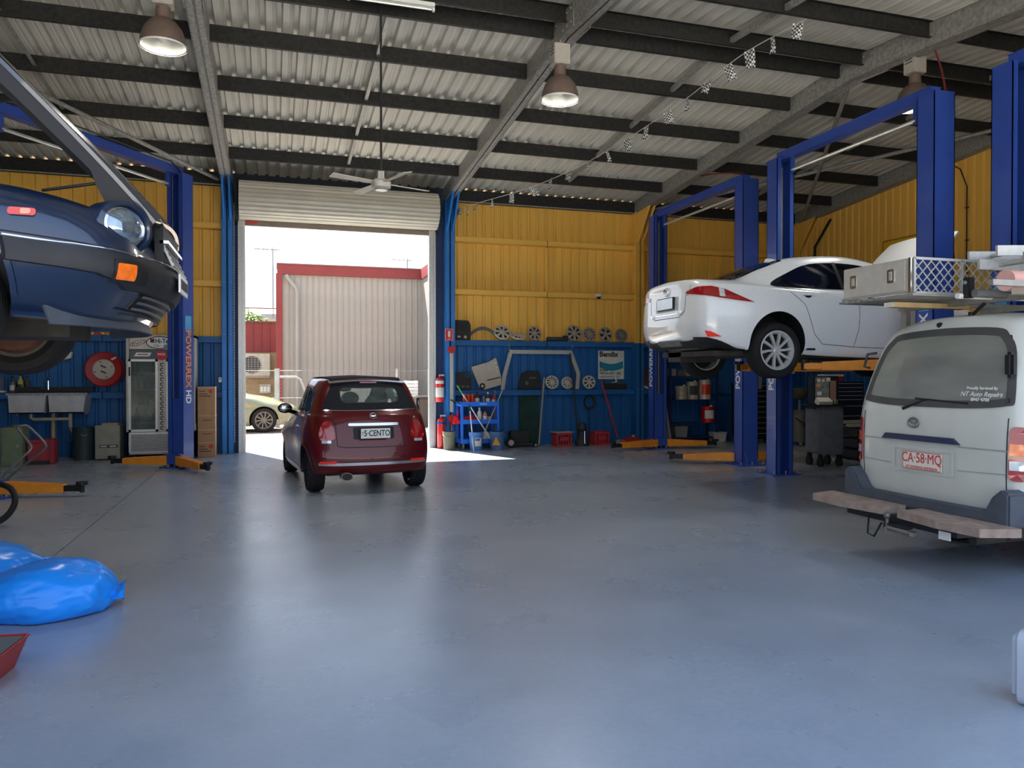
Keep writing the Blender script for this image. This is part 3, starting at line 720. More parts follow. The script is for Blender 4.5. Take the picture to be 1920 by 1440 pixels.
# ================================================================ white sedan on the raised lift
M_wht = mat('pearl_white_paint', (216, 220, 222), .25, 0, .5, 40, .03, coat=1.)
M_tint = mat('dark_tinted_glass', (10, 12, 16), .06, 0, .6, 3, .1)
def build_sedan(name, label, loc, m_paint, full=True, group=None, sx=1.0):
    t = thing(name, label, 'car', loc, 0, group)
    rails = [
        [(-.75, 0, .27), (0, 0, .24), (2.8, 0, .17), (3.5, 0, .2)],
        [(-.8, .60, .29), (0, .70, .24), (2.8, .70, .18), (3.45, .6, .2)],
        [(-.90, .76, .36), (-.4, .83, .28), (0, .85, .24), (1.4, .85, .19), (2.8, .85, .2), (3.5, .7, .26)],
        [(-.95, .80, .52), (-.5, .87, .5), (0, .895, .48), (1.4, .865, .45), (2.8, .89, .48), (3.58, .7, .46)],
        [(-.95, .80, .72), (-.5, .87, .74), (0, .905, .74), (1.4, .88, .70), (2.8, .885, .70), (3.55, .68, .64)],
        [(-.95, .76, .96), (-.4, .82, .97), (0, .85, .96), (1.4, .835, .92), (2.4, .80, .90), (3.1, .70, .80), (3.45, .6, .72)],
        [(-.955, .69, 1.045), (-.4, .73, 1.04), (.1, .76, 1.02), (1.4, .77, .97), (2.2, .74, .96), (3.0, .60, .84), (3.42, .5, .73)],
        [(-.95, .58, 1.085), (-.44, .58, 1.09), (0, .56, 1.235), (.45, .555, 1.37), (1.1, .57, 1.41), (1.7, .56, 1.35), (2.25, .58, 1.03), (2.9, .44, .91), (3.4, .34, .74)],
        [(-.945, .3, 1.105), (-.44, .3, 1.11), (0, .32, 1.26), (.45, .32, 1.405), (1.1, .32, 1.45), (1.7, .32, 1.39), (2.35, .32, 1.03), (2.9, .25, .93), (3.38, .18, .75)],
        [(-.94, 0, 1.11), (-.44, 0, 1.115), (0, 0, 1.27), (.45, 0, 1.415), (1.1, 0, 1.46), (1.7, 0, 1.405), (2.38, 0, 1.03), (2.9, 0, .935), (3.38, 0, .755)]]
    bm = loft(rails, 56, 4, [.03, .03, .04, .04, .03, .02, .02, .02, .01, 0], [.03, .05, .08, .1, .1, .1, .08, .05, .02, 0], (), 9, .15, .24)
    bv = BVHTree.FromBMesh(bm)
    ar = [(x, a, b, .33, .375) for x in (0, 2.8) for a, b in ((-1.2, -.52), (.52, 1.2))]
    body_finish(bm, 'body', m_paint, t, ar, [], M_blkp)
    dlo = curve2([(-.02, 1.03), (.30, 1.20), (.62, 1.315), (1.1, 1.345), (1.6, 1.29), (2.0, 1.08), (2.05, 1.0), (1.2, 1.0), (.3, 1.0)], 4)
    sides = ('right', 'left')
    for sd in sides:
        sg = -1 if sd == 'right' else 1
        w = patch(bv, 'side_window', M_tint, t, dlo, sd, .004, .09, .01)
        ribbon(bv, 'window_post', M_blkp, w, [(1.02, 1.0), (.98, 1.35)], sd, .05, .006)
        ribbon(bv, 'door_seam', M_seam, t, [(.12, 1.02), (.20, .93), (.36, .80), (.50, .45), (.62, .33), (1.10, .30)], sd, .007, .002)
        ribbon(bv, 'door_seam', M_seam, t, [(1.02, 1.0), (1.16, .8), (1.15, .5), (1.08, .30), (2.0, .28), (2.18, .5), (2.12, .95)], sd, .007, .002)
        for hx in (.34, 1.28):
            h = patch(bv, 'door_handle', m_paint, t, rrect(hx, hx + .19, .895, .93, .016), sd, .03, .06, .03)
            patch(bv, 'handle_cup', M_seam, h, ellipse(hx + .085, .905, .05, .03, 16), sd, .002, .05, .002)
        for ax in (0, 2.8):
            arc = [(ax + math.cos(R(a)) * .40, .33 + math.sin(R(a)) * .40) for a in range(-10, 191, 8)]; arc2 = [(ax + math.cos(R(a)) * .374, .33 + math.sin(R(a)) * .374) for a in range(-10, 191, 8)]
            ring(bv, 'arch_lip', m_paint, t, arc, arc2, sd, .01, False)
        mi = MB(); mi.ball((1.95, sg * .96, 1.02), .11, 14, 8, (.6, 1., .7)); mi.cyl((2.0, sg * .80, .95), (1.97, sg * .9, .99), .03); mi.build('mirror', m_paint, t)
        wheel(t, 0, sg * .775, .25 if full else .33, .33, .225, .226, 10, M_alloy if full else M_dimal, sg, 'twist'); wheel(t, 2.8, sg * .775, .27 if full else .33, .33, .225, .226, 10, M_alloy if full else M_dimal, sg, 'twist')
    if full:
        for sg, sd in ((-1, 'right'), (1, 'left')):
            cv = 'rear' + sd
            lp = patch(bv, 'tail_lamp', M_redl, t, [(-.37, .925), (-.35, .95), (-.20, .985), (-.04, .985), (.10, .95), (.24, .88), (.40, .80), (.24, .82), (.05, .85), (-.15, .885)], cv, .008, .03, .012)
            patch(bv, 'lamp_lens', M_clrl, lp, [(.03, .965), (.085, .945), (.105, .86), (.05, .865)], cv, .014, .03, .01)
            patch(bv, 'bumper_reflector', mat('bright_reflector', (235, 52, 40), .3, 0, .5), t, [(-.10, .475), (-.03, .465), (.07, .405), (-.07, .405)], cv, .012, .03, .01)
            # black diffuser wrapping the corner
            patch(bv, 'diffuser_corner', M_blkp, t, [(-.26, .41), (-.07, .40), (.06, .36), (.22, .27), (.12, .24), (-.24, .28)], cv, .012, .03, .015)
        patch(bv, 'diffuser', M_blkp, t, [(-.70, .40), (-.45, .37), (.45, .37), (.70, .40), (.66, .29), (-.66, .29)], 'rear', .012, .06, .02)
        df = patch(bv, 'diffuser_insert', M_dimal, t, [(-.30, .385), (.30, .385), (.25, .33), (-.25, .33)], 'rear', .024, .06, .02)
        ribbon(bv, 'boot_seam', M_seam, t, [(-.56, 1.07), (-.50, .92), (-.44, .90), (-.42, .72), (-.3, .655), (.3, .655), (.42, .72), (.44, .90), (.50, .92), (.56, 1.07)], 'rear', .007, .002)
        ribbon(bv, 'chrome_strip', M_chrome, t, [(-.36, .70), (.36, .70)], 'rear', .012, .006)
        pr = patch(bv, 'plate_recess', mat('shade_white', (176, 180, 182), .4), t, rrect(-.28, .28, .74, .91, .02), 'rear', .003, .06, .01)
        p = MB().box(-1.006, -.998, -.19, .19, .77, .90).build('number_plate', mat('blank_plate', (196, 204, 210), .18, .2), t, smooth=False)
        MB().box(-1.0, -.97, -.2, .2, .76, .91).build('plate_frame', M_blkp, p, smooth=False)
        em = MB().tube([(-.985, .055 * math.cos(a), .985 + .045 * math.sin(a)) for a in [i * math.pi / 10 for i in range(20)]], .007, 6, True); em.tube([(-.987, .015, 1.018), (-.987, .028, .968), (-.987, -.03, .968)], .006, 6)
        em.build('emblem', M_chrome, t)
        text('IS 300h', .045, M_chrome, t, (-.985, -.33, .715), (R(90), 0, R(-90)), .01, .003); text('LEXUS', .035, M_chrome, t, (-.985, .34, .70), (R(90), 0, R(-90)), .01, .003)
        patch(bv, 'rear_screen', M_tint, t, [(-.36, -.52), (-.40, -.2), (-.40, .2), (-.36, .52), (.30, .52), (.40, .2), (.40, -.2), (.30, -.52)], 'top', .005, .09, .01)
        MB().prism([(.42, 1.39), (.46, 1.465), (.54, 1.465), (.70, 1.43)], -.018, .018).build('roof_fin', m_paint, t)
        MB().box(.38, .52, -.878, -.868, .255, .28).build('sill_badge', M_blkp, t, smooth=False)
        # floor pan seen from below
        u = MB(); u.box(-.7, 3.2, -.62, .62, .19, .25); u.cyl((-.65, .3, .24), (2.2, .15, .17), .035); u.cb((-.45, .30, .22), (.5, .32, .18)); u.cyl((0, -.68, .25), (0, .68, .25), .045); u.cyl((.35, -.6, .22), (-.05, -.5, .2), .03); u.cyl((.35, .6, .22), (-.05, .5, .2), .03)
        u.build('underbody', mat('underbody_grey', (58, 54, 50), .7, .2, .4, 9, .3), t)
        # open bonnet hinged at the windscreen
        def bon(u_, v_):
            s = u_ * 1.08; yy = (v_ - .5) * 2 * (.74 - .16 * u_); h = .045 * (1 - (2 * v_ - 1) ** 2) - .10 * u_ ** 3
            c, sn = math.cos(R(56)), math.sin(R(56)); return (2.33 + s * c - h * sn, yy, 1.0 + s * sn + h * c)
        bo = grid_panel('bonnet', m_paint, t, bon, 14, 10, .03)
        def bay(u_, v_): return (2.42 + u_ * .9, (v_ - .5) * 1.2 * (1 - .15 * u_), 1.0 - .19 * u_)
        grid_panel('engine_bay', M_blkp, t, bay, 3, 3, .02)
    else:
        for sg, sd in ((-1, 'right'), (1, 'left')):
            patch(bv, 'side_moulding', mat('grey_moulding', (120, 122, 112), .6), t, [(.6, .50), (2.35, .50), (2.35, .56), (.6, .56)], sd, .012, .1, .01)
            patch(bv, 'head_lamp', M_clrl, t, [(3.15, .66), (3.5, .6), (3.52, .68), (3.2, .76)], sd, .01, .06, .01)
            patch(bv, 'lower_skirt', mat('grey_skirt', (150, 150, 138), .6), t, [(3.1, .2), (3.6, .24), (3.6, .4), (3.1, .34)], sd, .008, .08, .01)
        patch(bv, 'windscreen', M_tint, t, [(1.72, -.5), (2.3, -.55), (2.3, .55), (1.72, .5)], 'top', .005, .1, .01)
    return t
build_sedan('raised_sedan', 'white four-door sedan with dark windows raised high on a blue lift', (5.63, 8.55, 1.55), M_wht)
build_sedan('parked_sedan', 'pale green sedan parked outside beyond the open roller door', (-3.06, 22.5, -.02), mat('pale_green_paint', (128, 130, 100), .3, .2, .5, 30, .05, coat=.6), False)

# ================================================================ dark coupe high on the left
M_navy = mat('dark_blue_paint', (20, 38, 66), .28, .2, .6, 80, .06, coat=1.)
M_rub = mat('bumper_rubber', (34, 36, 42), .55, 0, .4, 12, .2)
def build_coupe():
    t = thing('raised_coupe', 'dark blue coupe with its front-hinged bonnet open, raised above head height', 'car', (-1.55, 4.92, 1.59), 0)
    rails = [
        [(-3.6, 0, .27), (0, 0, .22), (.5, 0, .2), (.80, 0, .2)],
        [(-3.6, .6, .27), (0, .62, .22), (.5, .58, .19), (.80, .52, .19)],
        [(-3.7, .7, .35), (-2.6, .82, .27), (-1, .84, .24), (0, .79, .26), (.5, .73, .24), (.84, .64, .24)],
        [(-3.78, .74, .5), (-2.6, .88, .5), (-1, .87, .46), (0, .885, .45), (.5, .875, .42), (.93, .80, .40)],
        [(-3.8, .74, .62), (-2.6, .9, .62), (-1, .88, .58), (0, .895, .56), (.5, .88, .53), (.92, .80, .50)],
        [(-3.78, .72, .75), (-2.6, .87, .78), (-1, .86, .74), (0, .875, .72), (.45, .86, .69), (.88, .76, .63)],
        [(-3.72, .64, .85), (-2.6, .76, .90), (-1, .76, .86), (0, .77, .835), (.35, .75, .81), (.84, .66, .71)],
        [(-3.7, .45, .90), (-2.9, .55, .95), (-2.2, .5, 1.18), (-1.6, .52, 1.2), (-.95, .62, .92), (0, .55, .85), (.35, .52, .82), (.80, .45, .73)],
        [(-3.7, .25, .91), (-2.9, .3, .97), (-2.2, .3, 1.23), (-1.6, .3, 1.25), (-.9, .35, .93), (0, .3, .85), (.35, .28, .82), (.80, .22, .73)],
        [(-3.7, 0, .91), (-2.9, 0, .98), (-2.2, 0, 1.24), (-1.6, 0, 1.26), (-.88, 0, .93), (0, 0, .85), (.35, 0, .82), (.80, 0, .73)]]
    bm = loft(rails, 50, 4, [.02, .04, .06, .06, .06, .06, .05, .03, .01, 0], [.0, .0, .02, .05, .06, .05, .04, .03, .02, 0], (), 9, .2, .28)
    bv = BVHTree.FromBMesh(bm)
    body_finish(bm, 'body', M_navy, t, [(x, a, b, .36, .385) for x in (0, -2.59) for a, b in ((-1.2, -.5), (.5, 1.2))], [], M_blkp)
    glass = curve2([(-2.5, .95), (-2.3, 1.12), (-1.7, 1.19), (-1.15, 1.0), (-1.0, .93), (-1.8, .93)], 3)
    for sd, sg in (('right', -1), ('left', 1)):
        patch(bv, 'side_window', M_tint, t, glass, sd, .004, .1, .01)
        ribbon(bv, 'door_seam', M_seam, t, [(-.95, .9), (-.8, .7), (-.85, .3), (-2.0, .3), (-2.1, .9)], sd, .008, .002)
        ml = patch(bv, 'side_marker', mat('marker_red', (205, 60, 30), .15, 0, .6, coat=1.), t, rrect(.39, .50, .648, .682, .012), sd, .01, .04, .01)
        patch(bv, 'marker_clear', mat('marker_pink', (235, 150, 120), .15, 0, .6, coat=1.), ml, rrect(.44, .48, .652, .678, .008), sd, .012, .04, .01)
        # bumper band wrapping the corner
        patch(bv, 'bumper_side', M_rub, t, [(-.36, .545), (-.20, .52), (.10, .495), (.42, .505), (.70, .515), (.70, .36), (.42, .355), (.10, .36), (.02, .40), (-.2, .43), (-.35, .45)], 'front' + sd, .03, .04, .04)
        ribbon(bv, 'bumper_chrome', M_chrome, t, [(-.36, .552), (-.20, .527), (.10, .502), (.42, .512), (.70, .52)], 'front' + sd, .007, .034)
        ribbon(bv, 'swage_line', M_seam, t, [(-.4, .60), (.36, .575), (.9, .515)], sd, .006, .003)
        for ax in (0, -2.59):
            arc = [(ax + math.cos(R(a)) * .41, .36 + math.sin(R(a)) * .41) for a in range(-10, 191, 8)]; arc2 = [(ax + math.cos(R(a)) * .384, .36 + math.sin(R(a)) * .384) for a in range(-10, 191, 8)]
            ring(bv, 'arch_lip', M_navy, t, arc, arc2, sd, .008, False)
        # headlamp: deep oval bezel, chrome ring and ribbed lens set on the corner
        hx, hy, hz = .815, sg * .625, .66; F = Matrix.Translation((hx, hy, hz)) @ Matrix.Rotation(sg * R(38), 4, 'Z') @ Matrix.Rotation(R(90), 4, 'Y')
        S = F @ Matrix.Scale(1.30, 4, (0, 1, 0))
        bz = MB().lathe([(.13, -.09), (.135, -.01), (.128, .02), (.108, .03), (.095, .01), (.085, -.03)], 36, S @ Matrix.Translation((0, .012, 0))).build('headlamp_bezel', M_navy, t)
        MB().lathe([(.098, .0), (.098, .028), (.088, .036), (.082, .026)], 36, S).build('headlamp_ring', M_chrome, bz)
        MB().lathe([(.0, .058), (.03, .056), (.06, .047), (.088, .024)], 36, S).build('headlamp_lens', mat('lamp_glass', (150, 168, 182), .06, .75, .6, 18, .25), bz)
        wheel(t, 0, sg * .70, .24, .325, .215, .21, 7, M_dimal, sg); wheel(t, -2.59, sg * .70, .24, .325, .215, .21, 7, M_dimal, sg)
        MB().lathe([(.0, -.10), (.17, -.10), (.19, -.06), (.2, .02)], 28, Matrix.Translation((0, sg * .68, .24)) @ Matrix.Rotation(R(90) * (1 if sg < 0 else -1), 4, 'X')).build('wheel_inside', mat('rusty_steel', (92, 62, 48), .8, .2, .3, 9, .3), t)
        ind = patch(bv, 'indicator', M_ambl, t, rrect(.02, .12, .40, .455, .008), 'front' + sd, .036, .03, .02)
        patch(bv, 'indicator_bezel', M_blkp, ind, rrect(.005, .21, .385, .47, .008), 'front' + sd, .033, .03, .02)
    # lower intake louvres, valance lip
    for z in (.33, .30, .27):
        ribbon(bv, 'intake_louvre', mat('louvre_grey', (92, 96, 104), .5), t, [(-.5, z), (0, z), (.5, z)], 'front', .012, .014)
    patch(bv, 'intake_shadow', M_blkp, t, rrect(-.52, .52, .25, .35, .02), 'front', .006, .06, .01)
    ribbon(bv, 'valance_flange', M_rub, t, [(-.56, .245), (0, .245), (.56, .245)], 'front', .012, .02)
    def lip(u, v):
        yy = (u - .5) * 1.5; return (.84 - .32 * abs(2 * u - 1) ** 3 + .03 * v - .02, yy, .25 - .09 * v)
    grid_panel('air_dam', mat('air_dam_grey', (62, 68, 78), .5, 0, .4, 12, .15), t, lip, 20, 3, .015)
    p = MB().box(1.035, 1.045, -.19, .19, .385, .49).build('number_plate', M_plate, t, smooth=False)
    [MB().box(1.045, 1.0475, -.15 + k * .11, -.06 + k * .11, .41, .465).build('plate_print', M_ink, p, smooth=False) for k in range(3)]
    # bonnet: hinged at the nose, swung open
    AN = R(45); px, pz = .99, .75
    def bn(u, v):
        s = u * 1.5; hw = .50 + .16 * min(1, u * 1.6); yy = (v - .5) * 2 * hw; e = abs(2 * v - 1)
        h = .05 * (1 - e ** 2) * (1 - .3 * u) - .04 * (1 - u) ** 4
        return (px - s * math.cos(AN) + h * math.sin(AN), yy, pz + s * math.sin(AN) + h * math.cos(AN))
    bo = grid_panel('bonnet', M_navy, t, bn, 20, 14, .02)
    def flange(sg):
        def f(u, v):
            s = u * 1.5; hw = .50 + .16 * min(1, u * 1.6); dp = .085 + .13 * max(0, 1 - u / .24) ** .7
            n = v * dp; return (px - s * math.cos(AN) - n * math.sin(AN), sg * (hw - .01), pz + s * math.sin(AN) - n * math.cos(AN))
        return f
    for sg in (-1, 1): grid_panel('bonnet_flange', mat('bonnet_underside', (10, 14, 24), .6), bo, flange(sg), 24, 2, .015)
    r = MB()
    for y in (-.35, 0, .35): r.box(.0, 1.35, y - .04, y + .04, -.05, -.02)
    r.box(.3, .38, -.5, .5, -.05, -.02); r.box(1.2, 1.28, -.55, .55, -.05, -.02)
    ro = r.build('bonnet_ribs', M_blkp, bo, smooth=False); ro.location = (px, 0, pz); ro.rotation_euler = (0, R(180) + AN, 0); ro.scale = (1, 1, -1)
    # grille below the nose
    gr = MB()
    for i in range(7): gr.box(-.30 + i * .1 - .005, -.30 + i * .1 + .005, 0, .012, -.06, .06)
    for z in (-.055, -.018, .018, .055): gr.box(-.31, .31, -.004, .01, z - .006, z + .006)
    g = gr.build('grille', mat('grille_silver', (150, 152, 150), .35, .6), t, smooth=False); g.location = (1.0, 0, .575); g.rotation_euler = (R(-24), 0, R(90))
    MB().box(.93, .975, -.33, .33, .50, .74).build('grille_back', M_blkp, t, smooth=False)
    MB().box(.955, 1.0, -.33, .33, .635, .652).build('grille_bar', M_chrome, t, smooth=False)
    MB().cyl((.42, -.44, .86), (.68, -.5, .90), .008).build('bonnet_stay', M_blkp, t)
    u = MB(); u.box(-3.3, .55, -.6, .6, .2, .26); u.cyl((0, -.65, .24), (0, .65, .24), .05); u.cb((.25, 0, .18), (.5, .5, .12)); u.cyl((.3, -.55, .22), (0, -.6, .2), .03)
    u.build('underbody', mat('underbody_grey', (58, 54, 50), .7, .2, .4, 9, .3), t)
    return t
build_coupe()

# ================================================================ white van, rear towards the camera
M_van = mat('van_white_paint', (192, 195, 188), .38, 0, .45, 3, .06, coat=.3)
M_bump = mat('grey_bumper', (74, 80, 90), .6, 0, .3, 8, .12)
def build_van():
    t = thing('delivery_van', 'white delivery van seen from behind with a wooden step bumper', 'van', (4.95, 4.84, .08), 0)
    rails = [
        [(.10, 0, .36), (4.4, 0, .3)],
        [(.10, .62, .36), (4.4, .62, .3)],
        [(.03, .78, .42), (.5, .80, .38), (4.0, .80, .38), (4.5, .72, .4)],
        [(0, .805, .62), (.5, .825, .62), (4.0, .825, .62), (4.68, .74, .6)],
        [(.0, .805, .95), (.5, .825, .95), (4.0, .82, .95), (4.62, .74, .9)],
        [(.03, .79, 1.22), (.5, .81, 1.22), (3.9, .80, 1.2), (4.45, .72, 1.1)],
        [(.14, .72, 1.60), (.5, .745, 1.60), (3.5, .74, 1.6), (4.2, .66, 1.3)],
        [(.21, .60, 1.80), (.5, .66, 1.82), (3.2, .66, 1.82), (3.85, .56, 1.6)],
        [(.245, .36, 1.875), (.5, .40, 1.90), (3.1, .40, 1.90), (3.7, .34, 1.74)],
        [(.26, 0, 1.895), (.5, 0, 1.92), (3.1, 0, 1.92), (3.65, 0, 1.78)]]
    bm = loft(rails, 44, 4, [.0, .0, .02, .02, .025, .025, .025, .02, .01, 0], [.03] * 10, (), 9, .10, .2)
    bv = BVHTree.FromBMesh(bm)
    win = curve2([(-.60, 1.20), (0, 1.175), (.68, 1.20), (.72, 1.26), (.655, 1.58), (.55, 1.74), (.44, 1.785), (0, 1.80), (-.44, 1.785), (-.55, 1.74), (-.625, 1.60), (-.66, 1.26)], 3)
    win = curve2([(-.66, 1.215), (-.40, 1.19), (0, 1.185), (.40, 1.19), (.66, 1.215), (.695, 1.26), (.63, 1.58), (.55, 1.71), (.44, 1.765), (0, 1.785), (-.44, 1.765), (-.55, 1.71), (-.63, 1.58), (-.695, 1.26)], 4)
    inner = offset_poly(win, .045)
    sidew = [(.45, 1.22), (1.6, 1.22), (1.6, 1.66), (.5, 1.66)]
    sidew2 = [(1.75, 1.22), (2.9, 1.22), (2.9, 1.66), (1.75, 1.66)]
    ws = [(-.55, 1.25), (.55, 1.25), (.5, 1.7), (-.5, 1.7)]
    body_finish(bm, 'body', M_van, t, [(x, a, b, .32, .36) for x in (1.05, 3.6) for a, b in ((-1.2, -.5), (.5, 1.2))],
                [('rear', offset_poly(win, .02)), ('left', offset_poly(sidew, .03)), ('left', offset_poly(sidew2, .03)), ('right', offset_poly(sidew, .03)), ('front', ws)], M_blkp)
    ring(bv, 'window_seal', mat('weathered_rubber', (70, 70, 70), .75), t, offset_poly(win, -.012), inner, 'rear', .008)
    patch(bv, 'rear_window', glass_mat('dusty_glass', (206, 208, 198), .30, .35), t, inner, 'rear', .004, .06, 0)
    for sd in ('left', 'right'):
        for w_ in (sidew, sidew2):
            patch(bv, 'side_window', glass_mat('smoke_glass', (120, 130, 130), .3), t, w_, sd, .003, .1, 0)
            ring(bv, 'window_seal', M_blkp, t, offset_poly(w_, -.02), offset_poly(w_, .03), sd, .006)
        sg = 1 if sd == 'left' else -1
        wheel(t, 1.05, sg * .68, .32 - .08, .32, .18, .19, 6, M_dimal, sg); wheel(t, 3.6, sg * .68, .32 - .08, .32, .18, .19, 6, M_dimal, sg)
        # tail lamp stack
        lp = patch(bv, 'tail_lamp', M_redl, t, rrect(*sorted((sg * .705, sg * .80)), .68, 1.06, .03), 'rear', .012, .05, .03)
        patch(bv, 'amber_lens', M_ambl, lp, rrect(*sorted((sg * .708, sg * .798)), .86, .94, .005), 'rear', .016, .05, .01)
        patch(bv, 'reverse_lens', M_clrl, lp, rrect(*sorted((sg * .708, sg * .798)), .755, .82, .005), 'rear', .016, .05, .01)
    # tailgate seams and swage
    ribbon(bv, 'tailgate_seam', M_seam, t, [(-.69, 1.12), (-.685, .55), (-.60, .42), (.60, .42), (.685, .55), (.69, 1.12)], 'rear', .008, .003)
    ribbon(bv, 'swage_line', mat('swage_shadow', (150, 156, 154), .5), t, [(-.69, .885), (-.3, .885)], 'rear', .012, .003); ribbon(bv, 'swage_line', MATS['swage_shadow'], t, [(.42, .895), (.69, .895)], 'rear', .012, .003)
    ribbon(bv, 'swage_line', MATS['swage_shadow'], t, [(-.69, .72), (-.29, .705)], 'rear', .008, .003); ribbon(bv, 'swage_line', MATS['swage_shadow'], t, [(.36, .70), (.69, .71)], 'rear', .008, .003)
    rc = rrect(-.27, .34, .645, .86, .03)
    ring(bv, 'plate_recess', M_van, t, rc, offset_poly(rc, .03), 'rear', .008)
    patch(bv, 'gate_handle', mat('navy_handle', (42, 50, 78), .5), t, [(.44, .90), (.40, .945), (-.26, .945), (-.32, .90)][::-1], 'rear', .03, .06, .03)
    p = MB().box(-.045, -.036, -.165, .21, .675, .815).build('number_plate', mat('plate_cream', (224, 214, 204), .4, 0, .4, 9, .05), t, smooth=False)
    rd = mat('plate_red', (186, 66, 56), .5)
    text('CA\u00b758\u00b7MQ', .11, rd, p, (-.047, .022, .762), (R(90), 0, R(-90)), 0, .001, sx=.80)
    text('NT OUTBACK AUSTRALIA', .026, rd, p, (-.047, .022, .692), (R(90), 0, R(-90)), 0, .001)
    MB().tube([(-.046, .207, .678), (-.046, -.162, .678), (-.046, -.162, .812), (-.046, .207, .812)], .003, 4, True).build('plate_rim', rd, p)
    em = MB()
    for a, b, zz in ((.055, .04, 0), (.018, .04, 0), (.042, .016, .012)):
        em.tube([(-.04, .11 + a * math.cos(q), 1.045 + zz + b * math.sin(q)) for q in [i * math.pi / 10 for i in range(20)]], .005, 6, True)
    em.build('emblem', mat('dull_emblem', (120, 124, 116), .4, .5), t)
    # wiper, stop-lamp bracket and pull handle
    w = MB(); w.cyl((-.04, .22, 1.155), (-.0, .06, 1.225), .014, .008); w.cyl((.0, .06, 1.225), (.005, -.02, 1.235), .007); w.cyl((-.0, .13, 1.24), (.0, -.36, 1.215), .007)
    w.build('wiper', M_blkp, t)
    MB().tube([(.10, .655, 1.62), (.04, .70, 1.61), (.02, .715, 1.5), (.06, .69, 1.49)], .012, 6).build('grab_handle', M_blkp, t)
    MB().cb((.06, -.66, 1.50), (.07, .07, .18)).build('gate_lock', M_blkp, t, bevel=.02)
    MB().cyl((.215, .09, 1.835), (.19, .09, 1.83), .02, n=8).build('roof_vent', M_blkp, t)
    text('Proudly Serviced By', .032, M_plate, t, (.012, -.47, 1.33), (R(80), 0, R(-90)), 0, .001); text('NT Auto Repairs', .05, M_plate, t, (.0, -.47, 1.285), (R(80), 0, R(-90)), 0, .001, shear=.3); text('8947 4700', .036, M_plate, t, (-.008, -.47, 1.245), (R(80), 0, R(-90)), .01, .001)
    # bumper and timber step boards
    b = MB().prism([(-.80, .36), (-.80, .60), (-.74, .63), (-.66, .56), (-.60, .45), (.60, .45), (.66, .56), (.74, .63), (.80, .60), (.80, .36)], -.12, .10, 'x').build('bumper', M_bump, t, smooth=False, bevel=.015)
    wood = mat('weathered_timber', (150, 132, 120), .85, 0, .2, 14, .22, .3, 60)
    MB().prism([(-.16, .93), (-.40, .86), (-.42, .52), (-.36, .10), (-.12, .10), (-.12, .93)], .325, .385, 'z').build('step_board', wood, t, smooth=False)
    MB().prism([(-.12, -.06), (-.36, -.06), (-.42, -.48), (-.40, -.82), (-.16, -.90), (-.12, -.90)], .325, .385, 'z').build('step_board', wood, t, smooth=False)
    tb = MB(); tb.box(-.30, .0, -.55, .55, .26, .325); tb.box(-.36, -.2, -.05, .08, .22, .27)
    tb.build('tow_bar', mat('tow_black', (40, 42, 48), .5, .3), t, smooth=False)
    tw = MB(); tw.cyl((-.35, .05, .235), (-.35, .05, .30), .014); tw.ball((-.35, .05, .325), .028); tw.cyl((-.35, .05, .20), (-.35, .05, .235), .026, n=6); tw.cyl((-.36, .03, .23), (-.34, -.2, .22), .02); tw.cyl((-.34, -.19, .21), (-.34, -.19, .24), .03, n=6)
    tw.build('tow_ball', M_dimal, t)
    MB().tube([(-.30, .30, .28), (-.33, .28, .14), (-.34, .2, .13), (-.32, .14, .25)], .008, 6).build('trailer_lead', M_blkp, t)
    MB().box(-.31, -.302, -.50, -.40, .23, .29).build('compliance_tag', M_plate, t, smooth=False)
    e = MB(); e.cyl((-.1, -.5, .22), (1.0, -.45, .22), .035); e.cyl((.2, .35, .22), (1.5, .3, .22), .05); e.box(.2, 4.0, -.55, .55, .22, .36); e.cyl((1.05, -.66, .24), (1.05, .66, .24), .05)
    e.build('underbody', mat('underbody_grey', (58, 54, 50), .7, .2, .4, 9, .3), t)
    # load space: floor, bulkhead, boxes
    MB().box(.1, 3.6, -.70, .70, .45, .5).build('load_floor', M_blkp, t, smooth=False)
    MB().box(1.7, 1.74, -.66, -.05, .5, 1.7).build('cage_panel', mat('panel_beige', (150, 146, 132), .7), t, smooth=False)
    MB().box(.5, .9, -.66, -.25, .5, 1.42).build('cargo_box', mat('cargo_white', (190, 190, 186), .7), t, smooth=False)
    MB().box(.55, 1.0, -.2, .35, .5, 1.2).build('cargo_box', mat('cargo_brown', (120, 104, 80), .8), t, smooth=False)
    MB().ball((3.2, .35, 1.2), .25, 12, 8, (.4, .8, 1.3)).build('driver_seat', mat('seat_grey', (90, 90, 94), .8), t)
    return t
build_van()
